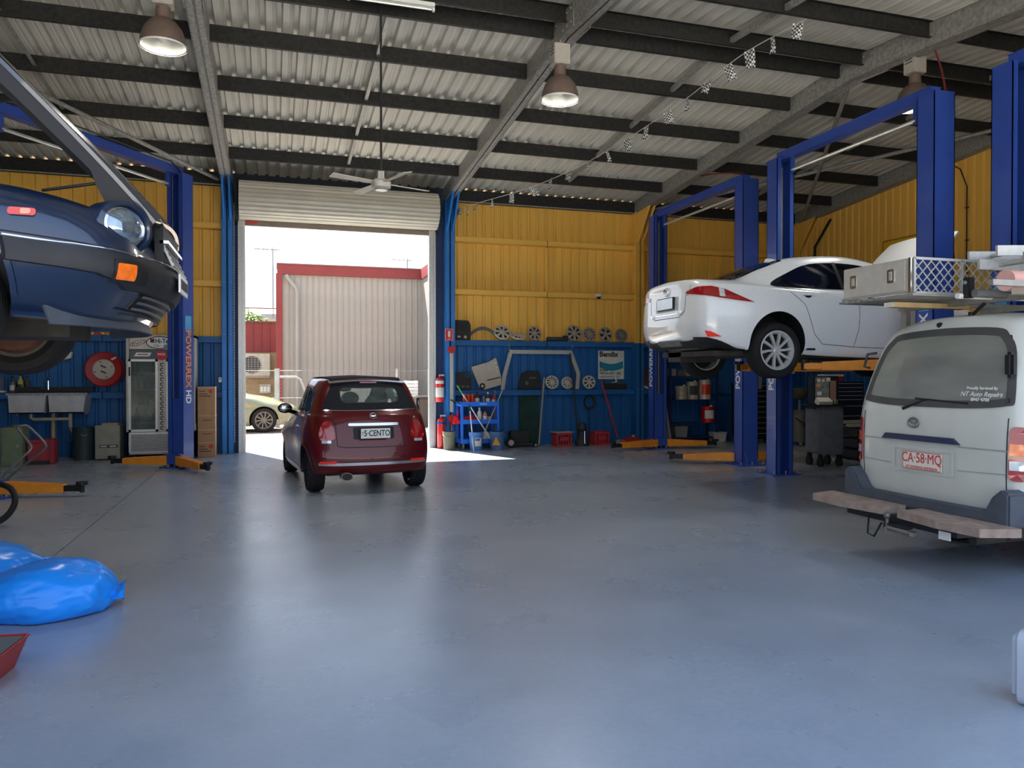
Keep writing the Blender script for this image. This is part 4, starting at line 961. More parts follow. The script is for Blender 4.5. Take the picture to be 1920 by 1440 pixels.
# ================================================================ two-post lifts
M_lift = mat('lift_blue_enamel', (44, 74, 156), .34, 0, .5, 5, .08, coat=.3)
M_arm = mat('lift_orange_enamel', (222, 140, 42), .42, 0, .5, 9, .1)
M_rope = mat('red_cord', (120, 44, 40), .8)
M_tube = mat('bright_tube', (210, 208, 196), .25, .5)
def rotm(x, y, z): return Matrix((x, y, z)).transposed().to_euler()
def lift(label, loc, rz, W, arm_z, arms, letters, H=4.78, ends=(0, 0), group='two-post vehicle lifts'):
    t = thing('two_post_lift', label, 'vehicle lift', loc, rz, group)
    for k, s in enumerate((-1, 1)):
        y = s * W / 2; g = MB(); a = .15
        # channel: web outside, flanges and lips towards the bay
        g.box(-a, a, min(y + s * .12, y + s * .13), max(y + s * .12, y + s * .13), 0, H)
        for q in (-1, 1):
            x0 = q * a; g.box(min(x0, x0 - q * .01), max(x0, x0 - q * .01), min(y - s * .12, y + s * .13), max(y - s * .12, y + s * .13), 0, H)
            g.box(min(x0, x0 - q * .07), max(x0, x0 - q * .07), min(y - s * .12, y - s * .11), max(y - s * .12, y - s * .11), 0, H)
        g.box(-a, a, min(y - s * .12, y + s * .13), max(y - s * .12, y + s * .13), H, H + .012)
        p = g.build('post', M_lift, t, smooth=False)
        b = MB().box(-.26, .26, min(y - s * .2, y + s * .24), max(y - s * .2, y + s * .24), 0, .022)
        for q in (-1, 1): b.prism([(y + s * .13, .02), (y + s * .22, .02), (y + s * .13, .22)], q * .1 - .006, q * .1 + .006, 'x')
        bp = b.build('base_plate', M_lift, p, smooth=False)
        for q in (-.21, 0, .21):
            for w in (-.15, .19): MB().cyl((q, y + s * w, .022), (q, y + s * w, .07), .012, n=6).build('anchor_bolt', M_galv, p)
        c = MB().box(-.075, .075, y - .1, y + .1, arm_z + .02, arm_z + 1.0); c.box(-.17, .17, min(y - s * .2, y - s * .115), max(y - s * .2, y - s * .115), arm_z - .06, arm_z + .10)
        c.build('carriage', M_lift, p, smooth=False)
        r = MB().cyl((.03, y + s * .02, arm_z + 1.0), (.03, y + s * .02, H - .1), .022, n=10)
        r.build('ram', M_dimal, p)
        MB().cyl((-.10, y - s * .05, .3), (-.10, y - s * .05, H), .005, n=5).build('cable', M_galv, p)
        for sx, ang, L in arms[k]:
            d = Vector((sx * math.sin(R(ang)), -s * math.cos(R(ang)), 0)); o = Vector((sx * .12, y - s * .16, arm_z)); n = Vector((-d.y, d.x, 0))
            def bar(st, en, w0, w1, h0, h1, zc=0, zd=0):
                V = []
                for q, w, h, zz in ((st, w0, h0, zc), (en, w1, h1, zd)):
                    for aa, bb_ in ((-1, -1), (1, -1), (1, 1), (-1, 1)): V.append(o + d * q + n * aa * w / 2 + Vector((0, 0, zz + bb_ * h / 2)))
                return V
            F = [(0, 1, 2, 3), (7, 6, 5, 4), (0, 4, 5, 1), (1, 5, 6, 2), (2, 6, 7, 3), (3, 7, 4, 0)]
            am = MB().add(bar(0, L, .16, .12, .15, .10, 0, -.02), F).build('arm', M_arm, p, smooth=False, bevel=.006)
            MB().add(bar(L - .05, L + .20, .085, .085, .07, .07, -.02, -.02), F).build('arm_extension', M_blkp if arm_z < 1 else M_arm, am, smooth=False)
            e = o + d * (L + .2); pd = MB().cyl((e.x, e.y, arm_z - .07), (e.x, e.y, arm_z + .03), .03); pd.cyl((e.x, e.y, arm_z + .02), (e.x, e.y, arm_z + .06), .07, n=14)
            pd.build('lift_pad', M_blkp, am)
            MB().cyl((o.x, o.y, arm_z - .11), (o.x, o.y, arm_z + .11), .035).build('pivot_pin', M_dimal, am)
        sx = letters[0]; dn = letters[1]
        for q, (txt, m_, z) in enumerate((('POWERREX', letters[2], letters[3]), ('HD', M_plate, letters[3] + (-.62 if dn else .62)))):
            if dn: e = rotm((0, 0, -1), (0, sx, 0), (sx, 0, 0))
            else: e = rotm((0, 0, 1), (0, -sx, 0), (sx, 0, 0))
            text(txt, .17, m_, p, (sx * .152, y, z), e, .02, .002, sx=1.05 if len(txt) > 3 else .9)
        MB().box(min(sx * .151, sx * .156), max(sx * .151, sx * .156), y - .07, y + .07, 2.25, 2.48).build('maker_sticker', mat('sticker_blue', (70, 150, 200), .4), p, smooth=False)
    cb = MB().box(-.07, .07, -W / 2, W / 2, H - .02, H + .10); cb.box(-.09, .09, -W / 2, W / 2, H + .1, H + .106)
    c = cb.build('crossbeam', M_lift, t, smooth=False)
    for q in (-1, 1): MB().box(-.02, .02, q * (W / 2 - .28) - .03, q * (W / 2 - .28) + .03, H - .24, H - .02).build('bar_bracket', M_lift, c, smooth=False)
    MB().cyl((0, -W / 2 + .28, H - .2), (0, W / 2 - .28, H - .2), .024).build('safety_bar', M_tube, c)
    MB().tube([(.1, W / 2 - .1, H + .02), (.1, W / 2 - .3, H + .14), (.1, -W / 2 + .3, H + .14), (.1, -W / 2 + .1, H + .02)], .012, 6).build('hose', M_blkp, c)
    return t
lo = mat('letter_orange', (222, 130, 50), .4)
lift('blue two-post lift standing empty beside the back wall, arms on the floor', (7.6, 12.78, 0), 0, 3.12, .13, [[(-1, 62, .85), (1, 75, .75)], [(-1, 82, .85), (1, 80, .85)]], (-1, False, M_plate, 1.75))
lift('blue two-post lift holding up the white sedan', (7.36, 8.55, 0), 0, 2.86, 1.64, [[(-1, 62, 1.05), (1, 66, .95)], [(-1, 62, 1.05), (1, 66, .95)]], (-1, False, M_plate, 1.75), 4.76)
lift('blue two-post lift with the white van on its lowered arms', (7.5, 4.72, 0), 0, 3.06, .25, [[(-1, 60, .9), (1, 60, .9)], [(-1, 60, .9), (1, 60, .9)]], (-1, False, M_plate, 1.75))
lift('blue two-post lift standing at an angle by the drinks fridge', (-2.43, 12.24, 0), R(-34.2), 3.44, .13, [[(1, 68, .75), (-1, 60, .8)], [(1, 62, .85), (-1, 78, .75)]], (1, True, lo, 1.78))
lift('blue two-post lift beneath the raised dark coupe', (-2.75, 4.92, 0), 0, 3.3, 1.70, [[(-1, 52, 1.0), (1, 48, .95)], [(-1, 52, 1.0), (1, 48, .95)]], (-1, False, M_plate, 1.75))

# red cords hanging from the rafters down to the lifts
for k, pts in enumerate(([(8.0, 7.75, 5.62), (7.98, 7.6, 5.2), (7.95, 7.45, 4.4), (7.88, 7.4, 3.6), (7.84, 7.3, 2.9)], [(7.9, 13.2, 5.38), (7.84, 12.3, 5.2), (7.7, 11.45, 4.98)])):
    c = catmull([Vector(p) for p in pts], 5)
    tag(MB().tube(c, .012, 6).build('hanging_cord', M_rope), ['red cord hanging beside the post of the sedan lift', 'red cord drooping to the top of the empty lift'][k], 'cord', 'red hanging cords')

# ================================================================ high-bay lamps, fan, bunting
M_shade = mat('brown_lamp_shade', (122, 104, 94), .5, .2, .5, 9, .1)
M_refl = mat('lamp_reflector', (196, 196, 190), .35, .5, .5, 9, .06)
M_gear = mat('lamp_gear_grey', (176, 170, 160), .5, 0, .5, 12, .08)
def lamp(label, x, y, z, top):
    t = thing('high_bay_lamp', label, 'lamp', (x, y, z), 0, 'high bay lamps')
    sh = MB().lathe([(.235, 0), (.225, .09), (.19, .19), (.13, .265), (.075, .30), (.07, .42), (.0, .42)], 32).build('lamp_shade', M_shade, t)
    MB().lathe([(.238, -.006), (.240, .012), (.232, .016)], 32).build('rim', M_plate, sh)
    MB().lathe([(.228, .004), (.215, .09), (.18, .185), (.12, .255), (.0, .27)], 32).build('reflector', M_refl, sh)
    MB().ball((0, 0, .13), .055, 12, 8, (1, 1, 1.6)).build('bulb', mat('frosted_bulb', (236, 232, 218), .3, 0, .5), t)
    g = MB().box(-.105, .105, -.09, .09, .43, .68); g.build('gear_box', M_gear, t, smooth=False, bevel=.008)
    for zz in (.56, .60, .64): MB().box(-.107, -.104, -.06, .06, zz, zz + .012).build('vent_slot', M_blkp, t, smooth=False)
    MB().cyl((0, 0, .68), (0, 0, top - z), .012).build('hanger', M_galv, t)
    ld = bpy.data.lights.new('lamp_light', 'SPOT'); ld.energy = 70; ld.color = (1.0, .94, .84); ld.spot_size = R(158); ld.spot_blend = .5; ld.shadow_soft_size = .22
    lo_ = bpy.data.objects.new('lamp_light', ld); COL.objects.link(lo_); lo_.parent = t; lo_.location = (0, 0, .02)
lamp('brown bell-shaped high bay lamp above the dark coupe', -1.12, 9.0, 5.02, 6.0)
lamp('brown bell-shaped high bay lamp hanging by the middle rafter', 3.43, 9.05, 4.95, 6.0)
lamp('brown bell-shaped high bay lamp half hidden by the sedan lift', 8.03, 8.1, 5.02, 5.9)

t = thing('ceiling_fan', 'white four-bladed ceiling fan on a long rod before the roller door', 'fan', (1.2, 9.03, 3.72), R(20))
MB().cyl((0, 0, .1), (0, 0, 2.28), .013).build('down_rod', M_purl, t)
MB().lathe([(0, -.055), (.07, -.055), (.11, -.03), (.115, .03), (.09, .06), (.04, .075), (.035, .16), (0, .16)], 24).build('motor', mat('fan_enamel', (190, 186, 176), .4, .1), t)
MB().lathe([(0, -.062), (.07, -.06), (.08, -.05)], 24).build('motor_cap', M_alum, t)
for k in range(4):
    a = R(90 * k); M = Matrix.Rotation(a, 4, 'Z') @ Matrix.Translation((0, 0, .02)) @ Matrix.Rotation(R(12), 4, 'X')
    V = [(.10, -.035, 0), (.10, .035, 0), (.62, .06, 0), (.62, -.05, 0), (.10, -.035, .008), (.10, .035, .008), (.62, .06, .008), (.62, -.05, .008)]
    MB().add([M @ Vector(p) for p in V], [(0, 3, 2, 1), (4, 5, 6, 7), (0, 1, 5, 4), (1, 2, 6, 5), (2, 3, 7, 6), (3, 0, 4, 7)]).build('blade', mat('fan_blade', (196, 186, 170), .5), t, smooth=False)

def checker_mat():
    m = bpy.data.materials.new('chequered_flag'); m.use_nodes = True; n = m.node_tree.nodes; l = m.node_tree.links
    c = n.new('ShaderNodeTexChecker'); c.inputs['Scale'].default_value = 26; c.inputs['Color1'].default_value = (.02, .02, .02, 1); c.inputs['Color2'].default_value = (.72, .72, .70, 1)
    tc = n.new('ShaderNodeTexCoord'); l.new(tc.outputs['Object'], c.inputs['Vector']); l.new(c.outputs[0], n['Principled BSDF'].inputs['Base Color']); n['Principled BSDF'].inputs['Roughness'].default_value = .6
    return m
M_chk = checker_mat()
t = thing('bunting', 'string of black and white chequered flags strung across the roof', 'bunting', (0, 0, 0))
bp = catmull([Vector(p) for p in ((3.64, 15.7, 4.98), (3.98, 14.9, 4.98), (4.6, 13.6, 5.02), (5.1, 12.4, 5.15), (5.35, 10.9, 5.25), (5.55, 9.6, 5.4), (5.75, 8.6, 5.62), (6.0, 7.65, 5.70))], 8)
MB().tube(bp, .006, 5).build('string', mat('string_white', (196, 190, 178), .7), t)
fm = None
for k in range(1, len(bp) - 1, 3):
    p = bp[k]; q = bp[k + 1]; d = (q - p).normalized()
    if fm is None:
        V = []; F = []
        for i in range(5):
            for j in range(5):
                u, v = i / 4, j / 4; w = 1 - .9 * v if False else 1 - .25 * v
                V.append(((u - .5) * .26 * w, .02 * math.sin(u * 5 + v * 3), -.30 * v))
        for i in range(4):
            for j in range(4): F.append((i * 5 + j, i * 5 + j + 1, (i + 1) * 5 + j + 1, (i + 1) * 5 + j))
        fm = bpy.data.meshes.new('flag'); fm.from_pydata(V, [], F); fm.materials.append(M_chk)
    o = bpy.data.objects.new('flag', fm); COL.objects.link(o); o.parent = t; o.location = p
    o.rotation_euler = (random.uniform(-.5, .5), random.uniform(-.3, .3), math.atan2(d.y, d.x) + random.uniform(-.5, .5))
    o.scale = (.6, 1, .72 * random.uniform(.7, 1.05))
t = thing('batten_light', 'white fluorescent batten under the ridge near the fan rod', 'light', (1.0, 8.78, 5.74))
MB().box(-.2, .78, -.05, .05, 0, .045).build('housing', M_plate, t, smooth=False, bevel=.006); MB().cyl((-.17, 0, -.02), (.75, 0, -.02), .013, n=8).build('tube', M_tube, t)
for x in (-.19, .77): MB().box(x - .012, x + .012, -.02, .02, -.04, .0).build('end_holder', M_plate, t, smooth=False)
for x in (0, .6): MB().cyl((x, 0, .045), (x, 0, .09), .006, n=5).build('hanger', M_galv, t)
# ================================================================ outside, seen through the roller door
M_cream = mat('cream_cladding', (152, 149, 142), .6, 0, .3, 2, .05)
M_redc = mat('red_cladding', (128, 58, 58), .6, 0, .3, 2, .08)
t = thing('neighbour_shed', 'cream ribbed shed with a red fascia across the yard', 'building', (0, 25.6, 0))
x0, x1, zt = .13, 6.4, 5.06
MB().box(x0, x1, .06, 1.4, -.05, zt - .2).build('wall_core', M_cream, t, smooth=False)
n = 24; w = (4.74 - x0 - .12) / n
V = []
prof = [(0, 0), (w * .12, -.03), (w * .2, -.03), (w * .3, 0), (w, 0)]
me = bpy.data.meshes.new('cladding_sheet'); me.from_pydata([(a, b, 0) for a, b in prof] + [(a, b, 4.74) for a, b in prof], [], [(i, i + 1, 6 + i, 5 + i) for i in range(4)]); me.materials.append(M_cream)
for i in range(n):
    o = bpy.data.objects.new('cladding_sheet', me); COL.objects.link(o); o.parent = t; o.location = (x0 + .12 + i * w, .04, 0)
MB().box(x0 - .02, 4.74, -.05, .10, zt - .32, zt).build('fascia', M_redc, t, smooth=False)
MB().box(x0 - .04, 4.74, -.08, 1.4, zt, zt + .03).build('roof_capping', mat('cap_grey', (120, 96, 92), .6), t, smooth=False)
MB().box(x0 - .06, x0 + .14, -.06, .2, -.05, zt - .3).build('corner_trim', M_redc, t, smooth=False)
MB().tube([(x0 + .26, -.1, zt - .35), (x0 + .3, -.12, zt - .45), (x0 + .55, -.12, zt - .75), (x0 + .58, -.12, zt - .9), (x0 + .58, -.12, 0)], .055, 10).build('downpipe', M_cream, t)
MB().box(4.74, 6.4, -1.7, .06, -.05, 4.74).build('wing_wall', M_cream, t, smooth=False)
MB().box(4.70, 6.44, -1.76, -.08, 4.72, 5.08).build('wing_fascia', M_redc, t, smooth=False)

t = thing('brick_office', 'tan brick office with red upper cladding behind the parked car', 'building', (0, 27.2, 0))
br = bpy.data.materials.new('tan_brickwork'); br.use_nodes = True; bn = br.node_tree; bt = bn.nodes.new('ShaderNodeTexBrick'); tcx = bn.nodes.new('ShaderNodeTexCoord'); mp = bn.nodes.new('ShaderNodeMapping')
mp.inputs['Rotation'].default_value = (R(90), 0, 0); bn.links.new(tcx.outputs['Object'], mp.inputs[0]); bn.links.new(mp.outputs[0], bt.inputs['Vector'])
bt.inputs['Scale'].default_value = 4.3; bt.inputs['Color1'].default_value = lin((160, 138, 104)) + (1,); bt.inputs['Color2'].default_value = lin((150, 126, 94)) + (1,); bt.inputs['Mortar'].default_value = lin((140, 126, 106)) + (1,); bt.inputs['Mortar Size'].default_value = .012
bn.links.new(bt.outputs[0], bn.nodes['Principled BSDF'].inputs['Base Color']); bn.nodes['Principled BSDF'].inputs['Roughness'].default_value = .9
MB().box(-6, .10, 0, 5, -.05, 2.4).build('brick_wall', br, t, smooth=False)
g = MB().box(-6, .10, -.02, .1, 2.30, 3.28)
for i in range(23): g.box(-6 + i * .265, -5.96 + i * .265, -.05, .0, 2.30, 3.28)
g.build('upper_cladding', M_redc, t, smooth=False)
MB().box(-6, .10, -.06, 5, 3.28, 3.34).build('capping', mat('cap_brown', (96, 62, 56), .6), t, smooth=False)

t = thing('air_conditioner', 'cream outdoor air conditioner on the brick wall', 'air conditioner', (-.98, 27.15, 1.5))
MB().box(-.08, .86, -.36, .04, 0, .74).build('casing', mat('ac_cream', (176, 172, 160), .5), t, smooth=False, bevel=.02)
MB().cyl((.28, -.375, .37), (.28, -.36, .37), .29, n=32).build('fan_opening', M_dark, t)
g = MB()
for i in range(9):
    q = -.24 + i * .06; h = math.sqrt(max(0, .29 ** 2 - q ** 2)); g.box(.28 - h, .28 + h, -.385, -.378, .37 + q - .008, .37 + q + .008)
for i in range(5):
    q = -.2 + i * .1; h = math.sqrt(.29 ** 2 - q ** 2); g.box(.28 + q - .005, .28 + q + .005, -.388, -.38, .37 - h, .37 + h)
g.tube([(.28 + .29 * math.cos(a), -.38, .37 + .29 * math.sin(a)) for a in [i * math.pi / 12 for i in range(24)]], .01, 5, True)
g.build('fan_guard', mat('guard_grey', (150, 148, 140), .5), t, smooth=False)
MB().box(0, .84, -.28, .04, -.06, 0).build('wall_bracket', M_galv, t, smooth=False)
t = thing('meter_box', 'small white meter box low on the brick wall', 'meter box', (-.46, 27.15, .92))
MB().box(0, .36, -.12, .04, 0, .30).build('cabinet', mat('ac_cream', (176, 172, 160), .5), t, smooth=False, bevel=.01)
for k in range(3): MB().box(.03 + k * .105, .11 + k * .105, -.13, -.115, .06, .22).build('hatch', M_plate, t, smooth=False)

t = thing('far_roof', 'pale tiled roof of a house beyond the yard', 'building', (-6, 44, -.35))
MB().prism([(0, 4.2), (0, 5.0), (-2.5, 5.0), (-2.5, 4.2)], -8, 8.6, 'x').build('wall', mat('house_white', (206, 202, 196), .7), t, smooth=False)
MB().prism([(-3, 4.95), (3, 5.75), (3, 5.6), (-3, 4.8)], -8, 9.0, 'x').build('roof', mat('roof_pale', (206, 186, 160), .8), t, smooth=False)
MB().box(-8, 9.1, -3.08, -2.95, 4.75, 5.0).build('gutter', mat('gutter_grey', (150, 150, 150), .6), t, smooth=False)
MB().box(-8, 9.1, 2.9, 3.1, 5.62, 5.8).build('ridge', mat('cap_brown', (96, 62, 56), .6), t, smooth=False)

t = thing('leafy_tree', 'leafy green tree showing above the red cladding', 'tree', (-1.35, 34, -.3))
MB().cyl((0, 0, 0), (.1, 0, 3.4), .14, .08).build('trunk', mat('bark', (96, 76, 58), .9), t)
V = []; F = []
for i in range(900):
    a = random.uniform(0, 6.28); th = math.acos(random.uniform(-1, 1)); r = 1.25 * random.uniform(.45, 1); c = Vector((r * math.sin(th) * math.cos(a), r * math.sin(th) * math.sin(a), 3.75 + .75 * r * math.cos(th)))
    d = Vector((random.uniform(-1, 1), random.uniform(-1, 1), random.uniform(-.6, .6))).normalized() * .16; e = d.orthogonal().normalized() * .05; b = len(V)
    V += [c - d, c + e, c + d, c - e]; F.append((b, b + 1, b + 2, b + 3))
me = bpy.data.meshes.new('foliage'); me.from_pydata(V, [], F); fo = finish('foliage', me, mat('leaf_green', (90, 112, 34), .6, 0, .3, 3, .25), t); fo['kind'] = 'stuff'

# chain-wire fence
t = thing('chain_wire_fence', 'galvanised chain wire fence between the yard and the cream shed', 'fence', (0, 23.75, 0))
M_wire = mat('fence_wire', (170, 170, 166), .5, .4)
for x, r in ((.09, .075), (3.62, .04), (4.62, .04)): 
    MB().cyl((x, 0, -.05), (x, 0, 1.72), r).build('post', mat('fence_post', (168, 174, 172), .5, .3), t)
MB().tube([(.09, 0, 1.47), (.62, 0, 1.47), (.75, 0, 1.40), (1.27, 0, .1)], .035, 8).build('stay', MATS['fence_post'], t)
for z in (1.66, .85, .05): MB().cyl((-4, 0, z), (4.62, 0, z), .006, n=4).build('strand', M_wire, t)
g = MB()
for i in range(0, 86):
    x = -4 + i * .1
    for s in (1, -1):
        a, b = (x, x + s * 1.6)
        if not -4 <= b <= 4.62: continue
        g.add([(a - .0022, 0, .05), (a + .0022, 0, .05), (b + .0022, 0, 1.65), (b - .0022, 0, 1.65)], [(0, 1, 2, 3)])
wm = g.build('wire_mesh', M_wire, t, smooth=False); wm['kind'] = 'stuff'
t = thing('white_pallet', 'white slatted panel leaning on the wire fence', 'pallet', (3.52, 23.62, 0), 0)
for k in range(9): MB().box(0, .74, -.02, .0, .42 + k * .105, .42 + k * .105 + .09).build('slat', M_plate, t, smooth=False)
for x in (.03, .33, .64): MB().box(x, x + .07, 0, .05, -.02, 1.36).build('upright', M_plate, t, smooth=False)
for k, (x, c, lb) in enumerate(((3.75, (110, 112, 114), 'grey wheelie bin standing by the fence'), (4.4, (70, 66, 64), 'dark waste bin beside the grey wheelie bin'))):
    t = thing('wheelie_bin', lb, 'bin', (x, 22.9, -.02)); m = mat('bin_%s' % ('grey' if k == 0 else 'dark'), c, .6)
    MB().prism([(-.24, 0), (.24, 0), (.29, .85), (-.29, .85)], -.26, .26, 'y').build('tub', m, t, smooth=False, bevel=.02)
    MB().box(-.31, .31, -.30, .33, .85, .92).build('lid', m, t, smooth=False, bevel=.02)
    for s in (-1, 1): MB().cyl((s * .2, .26, .1), (s * .26, .26, .1), .1, n=14).build('wheel', M_tyre, t)
def antenna(label, x, y, z, h):
    t = thing('tv_antenna', label, 'antenna', (x, y, z), R(35)); m = mat('antenna_grey', (130, 134, 138), .5, .3)
    MB().cyl((0, 0, 0), (0, 0, h), .02, n=6).build('mast', m, t); MB().cyl((-.7, 0, h - .12), (.25, 0, h - .05), .015, n=5).build('boom', m, t)
    for k in range(6):
        q = -.6 + k * .16; l = .12 + .05 * k; MB().cyl((q, -l, h - .11 + k * .012), (q, l, h - .11 + k * .012), .009, n=4).build('element', m, t)
antenna('tall television antenna mast at the corner of the cream shed', -.02, 26.4, 3.4, 2.3)
antenna('short television antenna on the roof of the cream shed', 4.4, 26.4, 5.10, .45)
# ================================================================ along the back wall, right of the door
GY = YB - .165                                # inner lip of the girts, which serve as shelves
M_pgrey = mat('grey_plastic', (96, 98, 98), .55, 0, .4, 8, .12)
M_pdark = mat('charcoal_plastic', (44, 45, 48), .6, 0, .4, 8, .15)
M_silv = mat('silver_plastic', (188, 180, 164), .4, .1, .5, 14, .1)
M_redp = mat('red_plastic', (176, 40, 38), .5, 0, .4, 8, .1)
M_whtp = mat('white_plastic', (214, 212, 204), .5, 0, .4, 8, .05)
M_timb = mat('pale_timber', (176, 152, 112), .7, 0, .2, 9, .15)
def hubcap(label, x, z0, r, n, m, lean=16, style=0, y=None, flat=0, rz=0):
    """wheel cover leaning on the wall: dished disc, rim and spokes"""
    if flat: rx = R(90 - flat); cz = z0 + r * math.sin(R(flat)) + .012
    else: rx = R(lean); cz = z0 + r * math.cos(R(lean)) + .004
    yy = YB - .075 if y is None else y
    t = thing('wheel_cover', label, 'hubcap', (x, yy, cz), rz, 'wheel covers on the wall ledges', rx=-rx if not flat else -rx)
    F = Matrix.Rotation(R(90), 4, 'X')
    MB().lathe([(r, 0), (r - .006, .022), (r - .025, .026), (r - .035, .012), (r - .035, 0)], 36, F).build('outer_ring', m, t)
    MB().lathe([(0, .002), (r * .93, .002)], 30, F).build('back_plate', M_pdark, t)
    s = MB()
    for i in range(n):
        a = 2 * math.pi * i / n + .2; w0, w1 = ((.36, .30), (.26, .34), (.2, .12))[style]; w0 *= 2.6 / n * r * 1.2; w1 *= 2.6 / n * r * 3.2
        for sp in ((0,) if style < 2 else (-.12, .12)):
            P = []
            for rr, ww, zz in ((r * .12, w0, .034), (r * .55, (w0 + w1) / 2.2, .03), (r * .93, w1, .018)):
                for sg in (-1, 1): P.append(Vector((rr * math.cos(a + sp) - sg * ww / 2 * math.sin(a + sp), rr * math.sin(a + sp) + sg * ww / 2 * math.cos(a + sp), zz)))
            V = [F @ p for p in P] + [F @ Vector((p.x, p.y, .003)) for p in P]
            s.add(V, [(0, 1, 3, 2), (2, 3, 5, 4), (0, 2, 8, 6), (2, 4, 10, 8), (1, 7, 9, 3), (3, 9, 11, 5)])
    s.build('spokes', m, t, smooth=False)
    MB().lathe([(0, .042), (r * .12, .042), (r * .19, .034), (r * .22, .02)], 20, F).build('centre_cap', m, t)
M_cov1 = mat('cover_silver', (206, 201, 190), .38, .12, .5, 12, .08); M_cov2 = mat('cover_bronze', (176, 164, 146), .4, .12, .5, 12, .12); M_cov3 = mat('cover_dark', (146, 142, 138), .4, .12, .5, 12, .12)
ZU, ZL = 2.265, 1.205
hubcap('seven-spoke wheel cover lying low on the upper ledge', 4.70, ZU, .19, 7, M_cov1, flat=55, y=GY + .07)
hubcap('thin wheel cover lying nearly flat on the upper ledge', 5.06, ZU, .18, 9, M_cov1, flat=30, y=GY + .07)
hubcap('bronze seven-spoke wheel cover left of the yellow mullion', 5.44, ZU, .165, 7, M_cov2)
hubcap('largest seven-spoke wheel cover beside the flat black case', 6.37, ZU, .185, 7, M_cov2, 14)
hubcap('ten-spoke bronze wheel cover second from the yellow column', 6.74, ZU, .165, 10, M_cov2, 14, 2)
hubcap('five-spoke wheel cover with paired arms on the upper ledge', 7.13, ZU, .17, 5, M_cov2, 14, 1)
hubcap('thirteen-spoke wheel cover against the yellow column', 7.52, ZU, .155, 13, M_cov3, 14, 0)
hubcap('dark wheel cover beyond the yellow column by the lift post', 8.16, ZU, .155, 9, M_cov3, 14, 0)
hubcap('eleven-spoke silver wheel cover under the door frame moulding', 5.85, ZL, .155, 11, M_cov1, 12)
hubcap('plain-faced silver wheel cover second on the lower ledge', 6.21, ZL, .14, 10, M_cov1, 12, 2)
hubcap('seven-spoke silver wheel cover right of the door frame moulding', 6.73, ZL, .155, 7, M_cov1, 12, 0)

# black dashboard panel and trims on the upper ledge
t = thing('dash_panel', 'black dashboard panel with round dials at the end of the upper ledge', 'car part', (3.66, GY + .06, ZU))
MB().prism([(0, 0), (.34, 0), (.345, .32), (.30, .41), (0, .42)], 0, .09).build('panel', M_pdark, t, smooth=False, bevel=.012)
MB().prism([(.03, .2), (.27, .2), (.27, .36), (.03, .36)], -.006, .004).build('screen_recess', M_blkp, t, smooth=False)
MB().lathe([(0, .02), (.03, .02), (.036, 0)], 18, Matrix.Translation((.22, -.005, .06)) @ Matrix.Rotation(R(90), 4, 'X')).build('dial', M_silv, t)
MB().box(.05, .12, -.008, .0, .05, .085).build('switch', M_silv, t, smooth=False)
t = thing('arch_trim', 'grey curved wheel arch trim resting on the upper ledge', 'car part', (4.28, GY + .05, ZU))
grid_panel('strip', M_pgrey, t, lambda u, v: (-.30 + .64 * u, .05 * v, (.215 * math.sin(math.pi * min(1, u * .92 + .08)) ** .8) - .075 * v * (1 - .3 * u) + .075), 16, 2, .01)
t = thing('flat_case', 'flat black case lying on the upper ledge by the wheel covers', 'case', (5.97, GY + .07, ZU))
MB().box(-.26, .24, -.07, .07, 0, .09).build('body', M_pdark, t, smooth=False, bevel=.01); MB().box(-.24, .0, -.074, -.068, .045, .06).build('clasp', M_pgrey, t, smooth=False)
MB().box(.14, .24, -.06, .06, .09, .125).build('grip', M_pdark, t, smooth=False, bevel=.01)

# engine covers on the lower ledge
t = thing('engine_cover', 'black plastic engine cover behind the blue trolley', 'car part', (3.80, GY + .05, ZL), 0, rx=R(-8))
MB().prism([(-.24, 0), (.22, 0), (.23, .33), (.17, .39), (-.24, .37)], 0, .06).build('cover', M_pdark, t, smooth=False, bevel=.012)
for k in range(4): MB().box(-.20 + k * .1, -.14 + k * .1, -.012, .002, .05, .085).build('rib', M_pgrey, t, smooth=False)
MB().lathe([(.035, 0), (.05, .012), (.055, 0)], 16, Matrix.Translation((.14, 0, .31)) @ Matrix.Rotation(R(90), 4, 'X')).build('filler_ring', M_blu, t)
t = thing('engine_cover', 'silver plastic engine cover tilted on the lower ledge', 'car part', (4.43, GY + .03, ZL + .03), 0, rx=R(-6), ry=R(-13))
MB().prism([(-.22, .05), (-.12, 0), (.27, .02), (.30, .22), (.29, .62), (.1, .56), (-.30, .54)], 0, .09).build('cover', M_silv, t, smooth=False, bevel=.015)
for k in range(3): MB().box(-.21 + k * .012, -.10 + k * .012, -.014, .004, .17 + k * .1, .235 + k * .1).build('rib', M_silv, t, smooth=False)
for k in range(3): MB().cyl((.24, .0, .32 + k * .09), (.24, -.005, .32 + k * .09), .022, n=10).build('bolt_hole', M_whtp, t)
MB().lathe([(.03, 0), (.05, .018), (.062, 0)], 18, Matrix.Translation((-.16, 0, .09)) @ Matrix.Rotation(R(90), 4, 'X')).build('filler_ring', M_pdark, t)
MB().box(-.03, .26, -.006, .004, .17, .195).build('groove', M_pdark, t, smooth=False)
t = thing('engine_cover', 'dark grey engine cover under the door frame moulding', 'car part', (5.33, GY + .07, ZL), 0, rx=R(-7))
MB().prism([(-.27, 0), (.27, 0), (.26, .36), (.2, .41), (-.05, .42), (-.17, .36)], 0, .06).build('cover', M_pdark, t, smooth=False, bevel=.012)
MB().lathe([(0, .008), (.035, .008), (.045, 0)], 16, Matrix.Translation((-.06, 0, .14)) @ Matrix.Rotation(R(90), 4, 'X')).build('emblem', M_pgrey, t)
MB().box(.0, .16, -.006, .004, .24, .27).build('groove', M_pgrey, t, smooth=False)

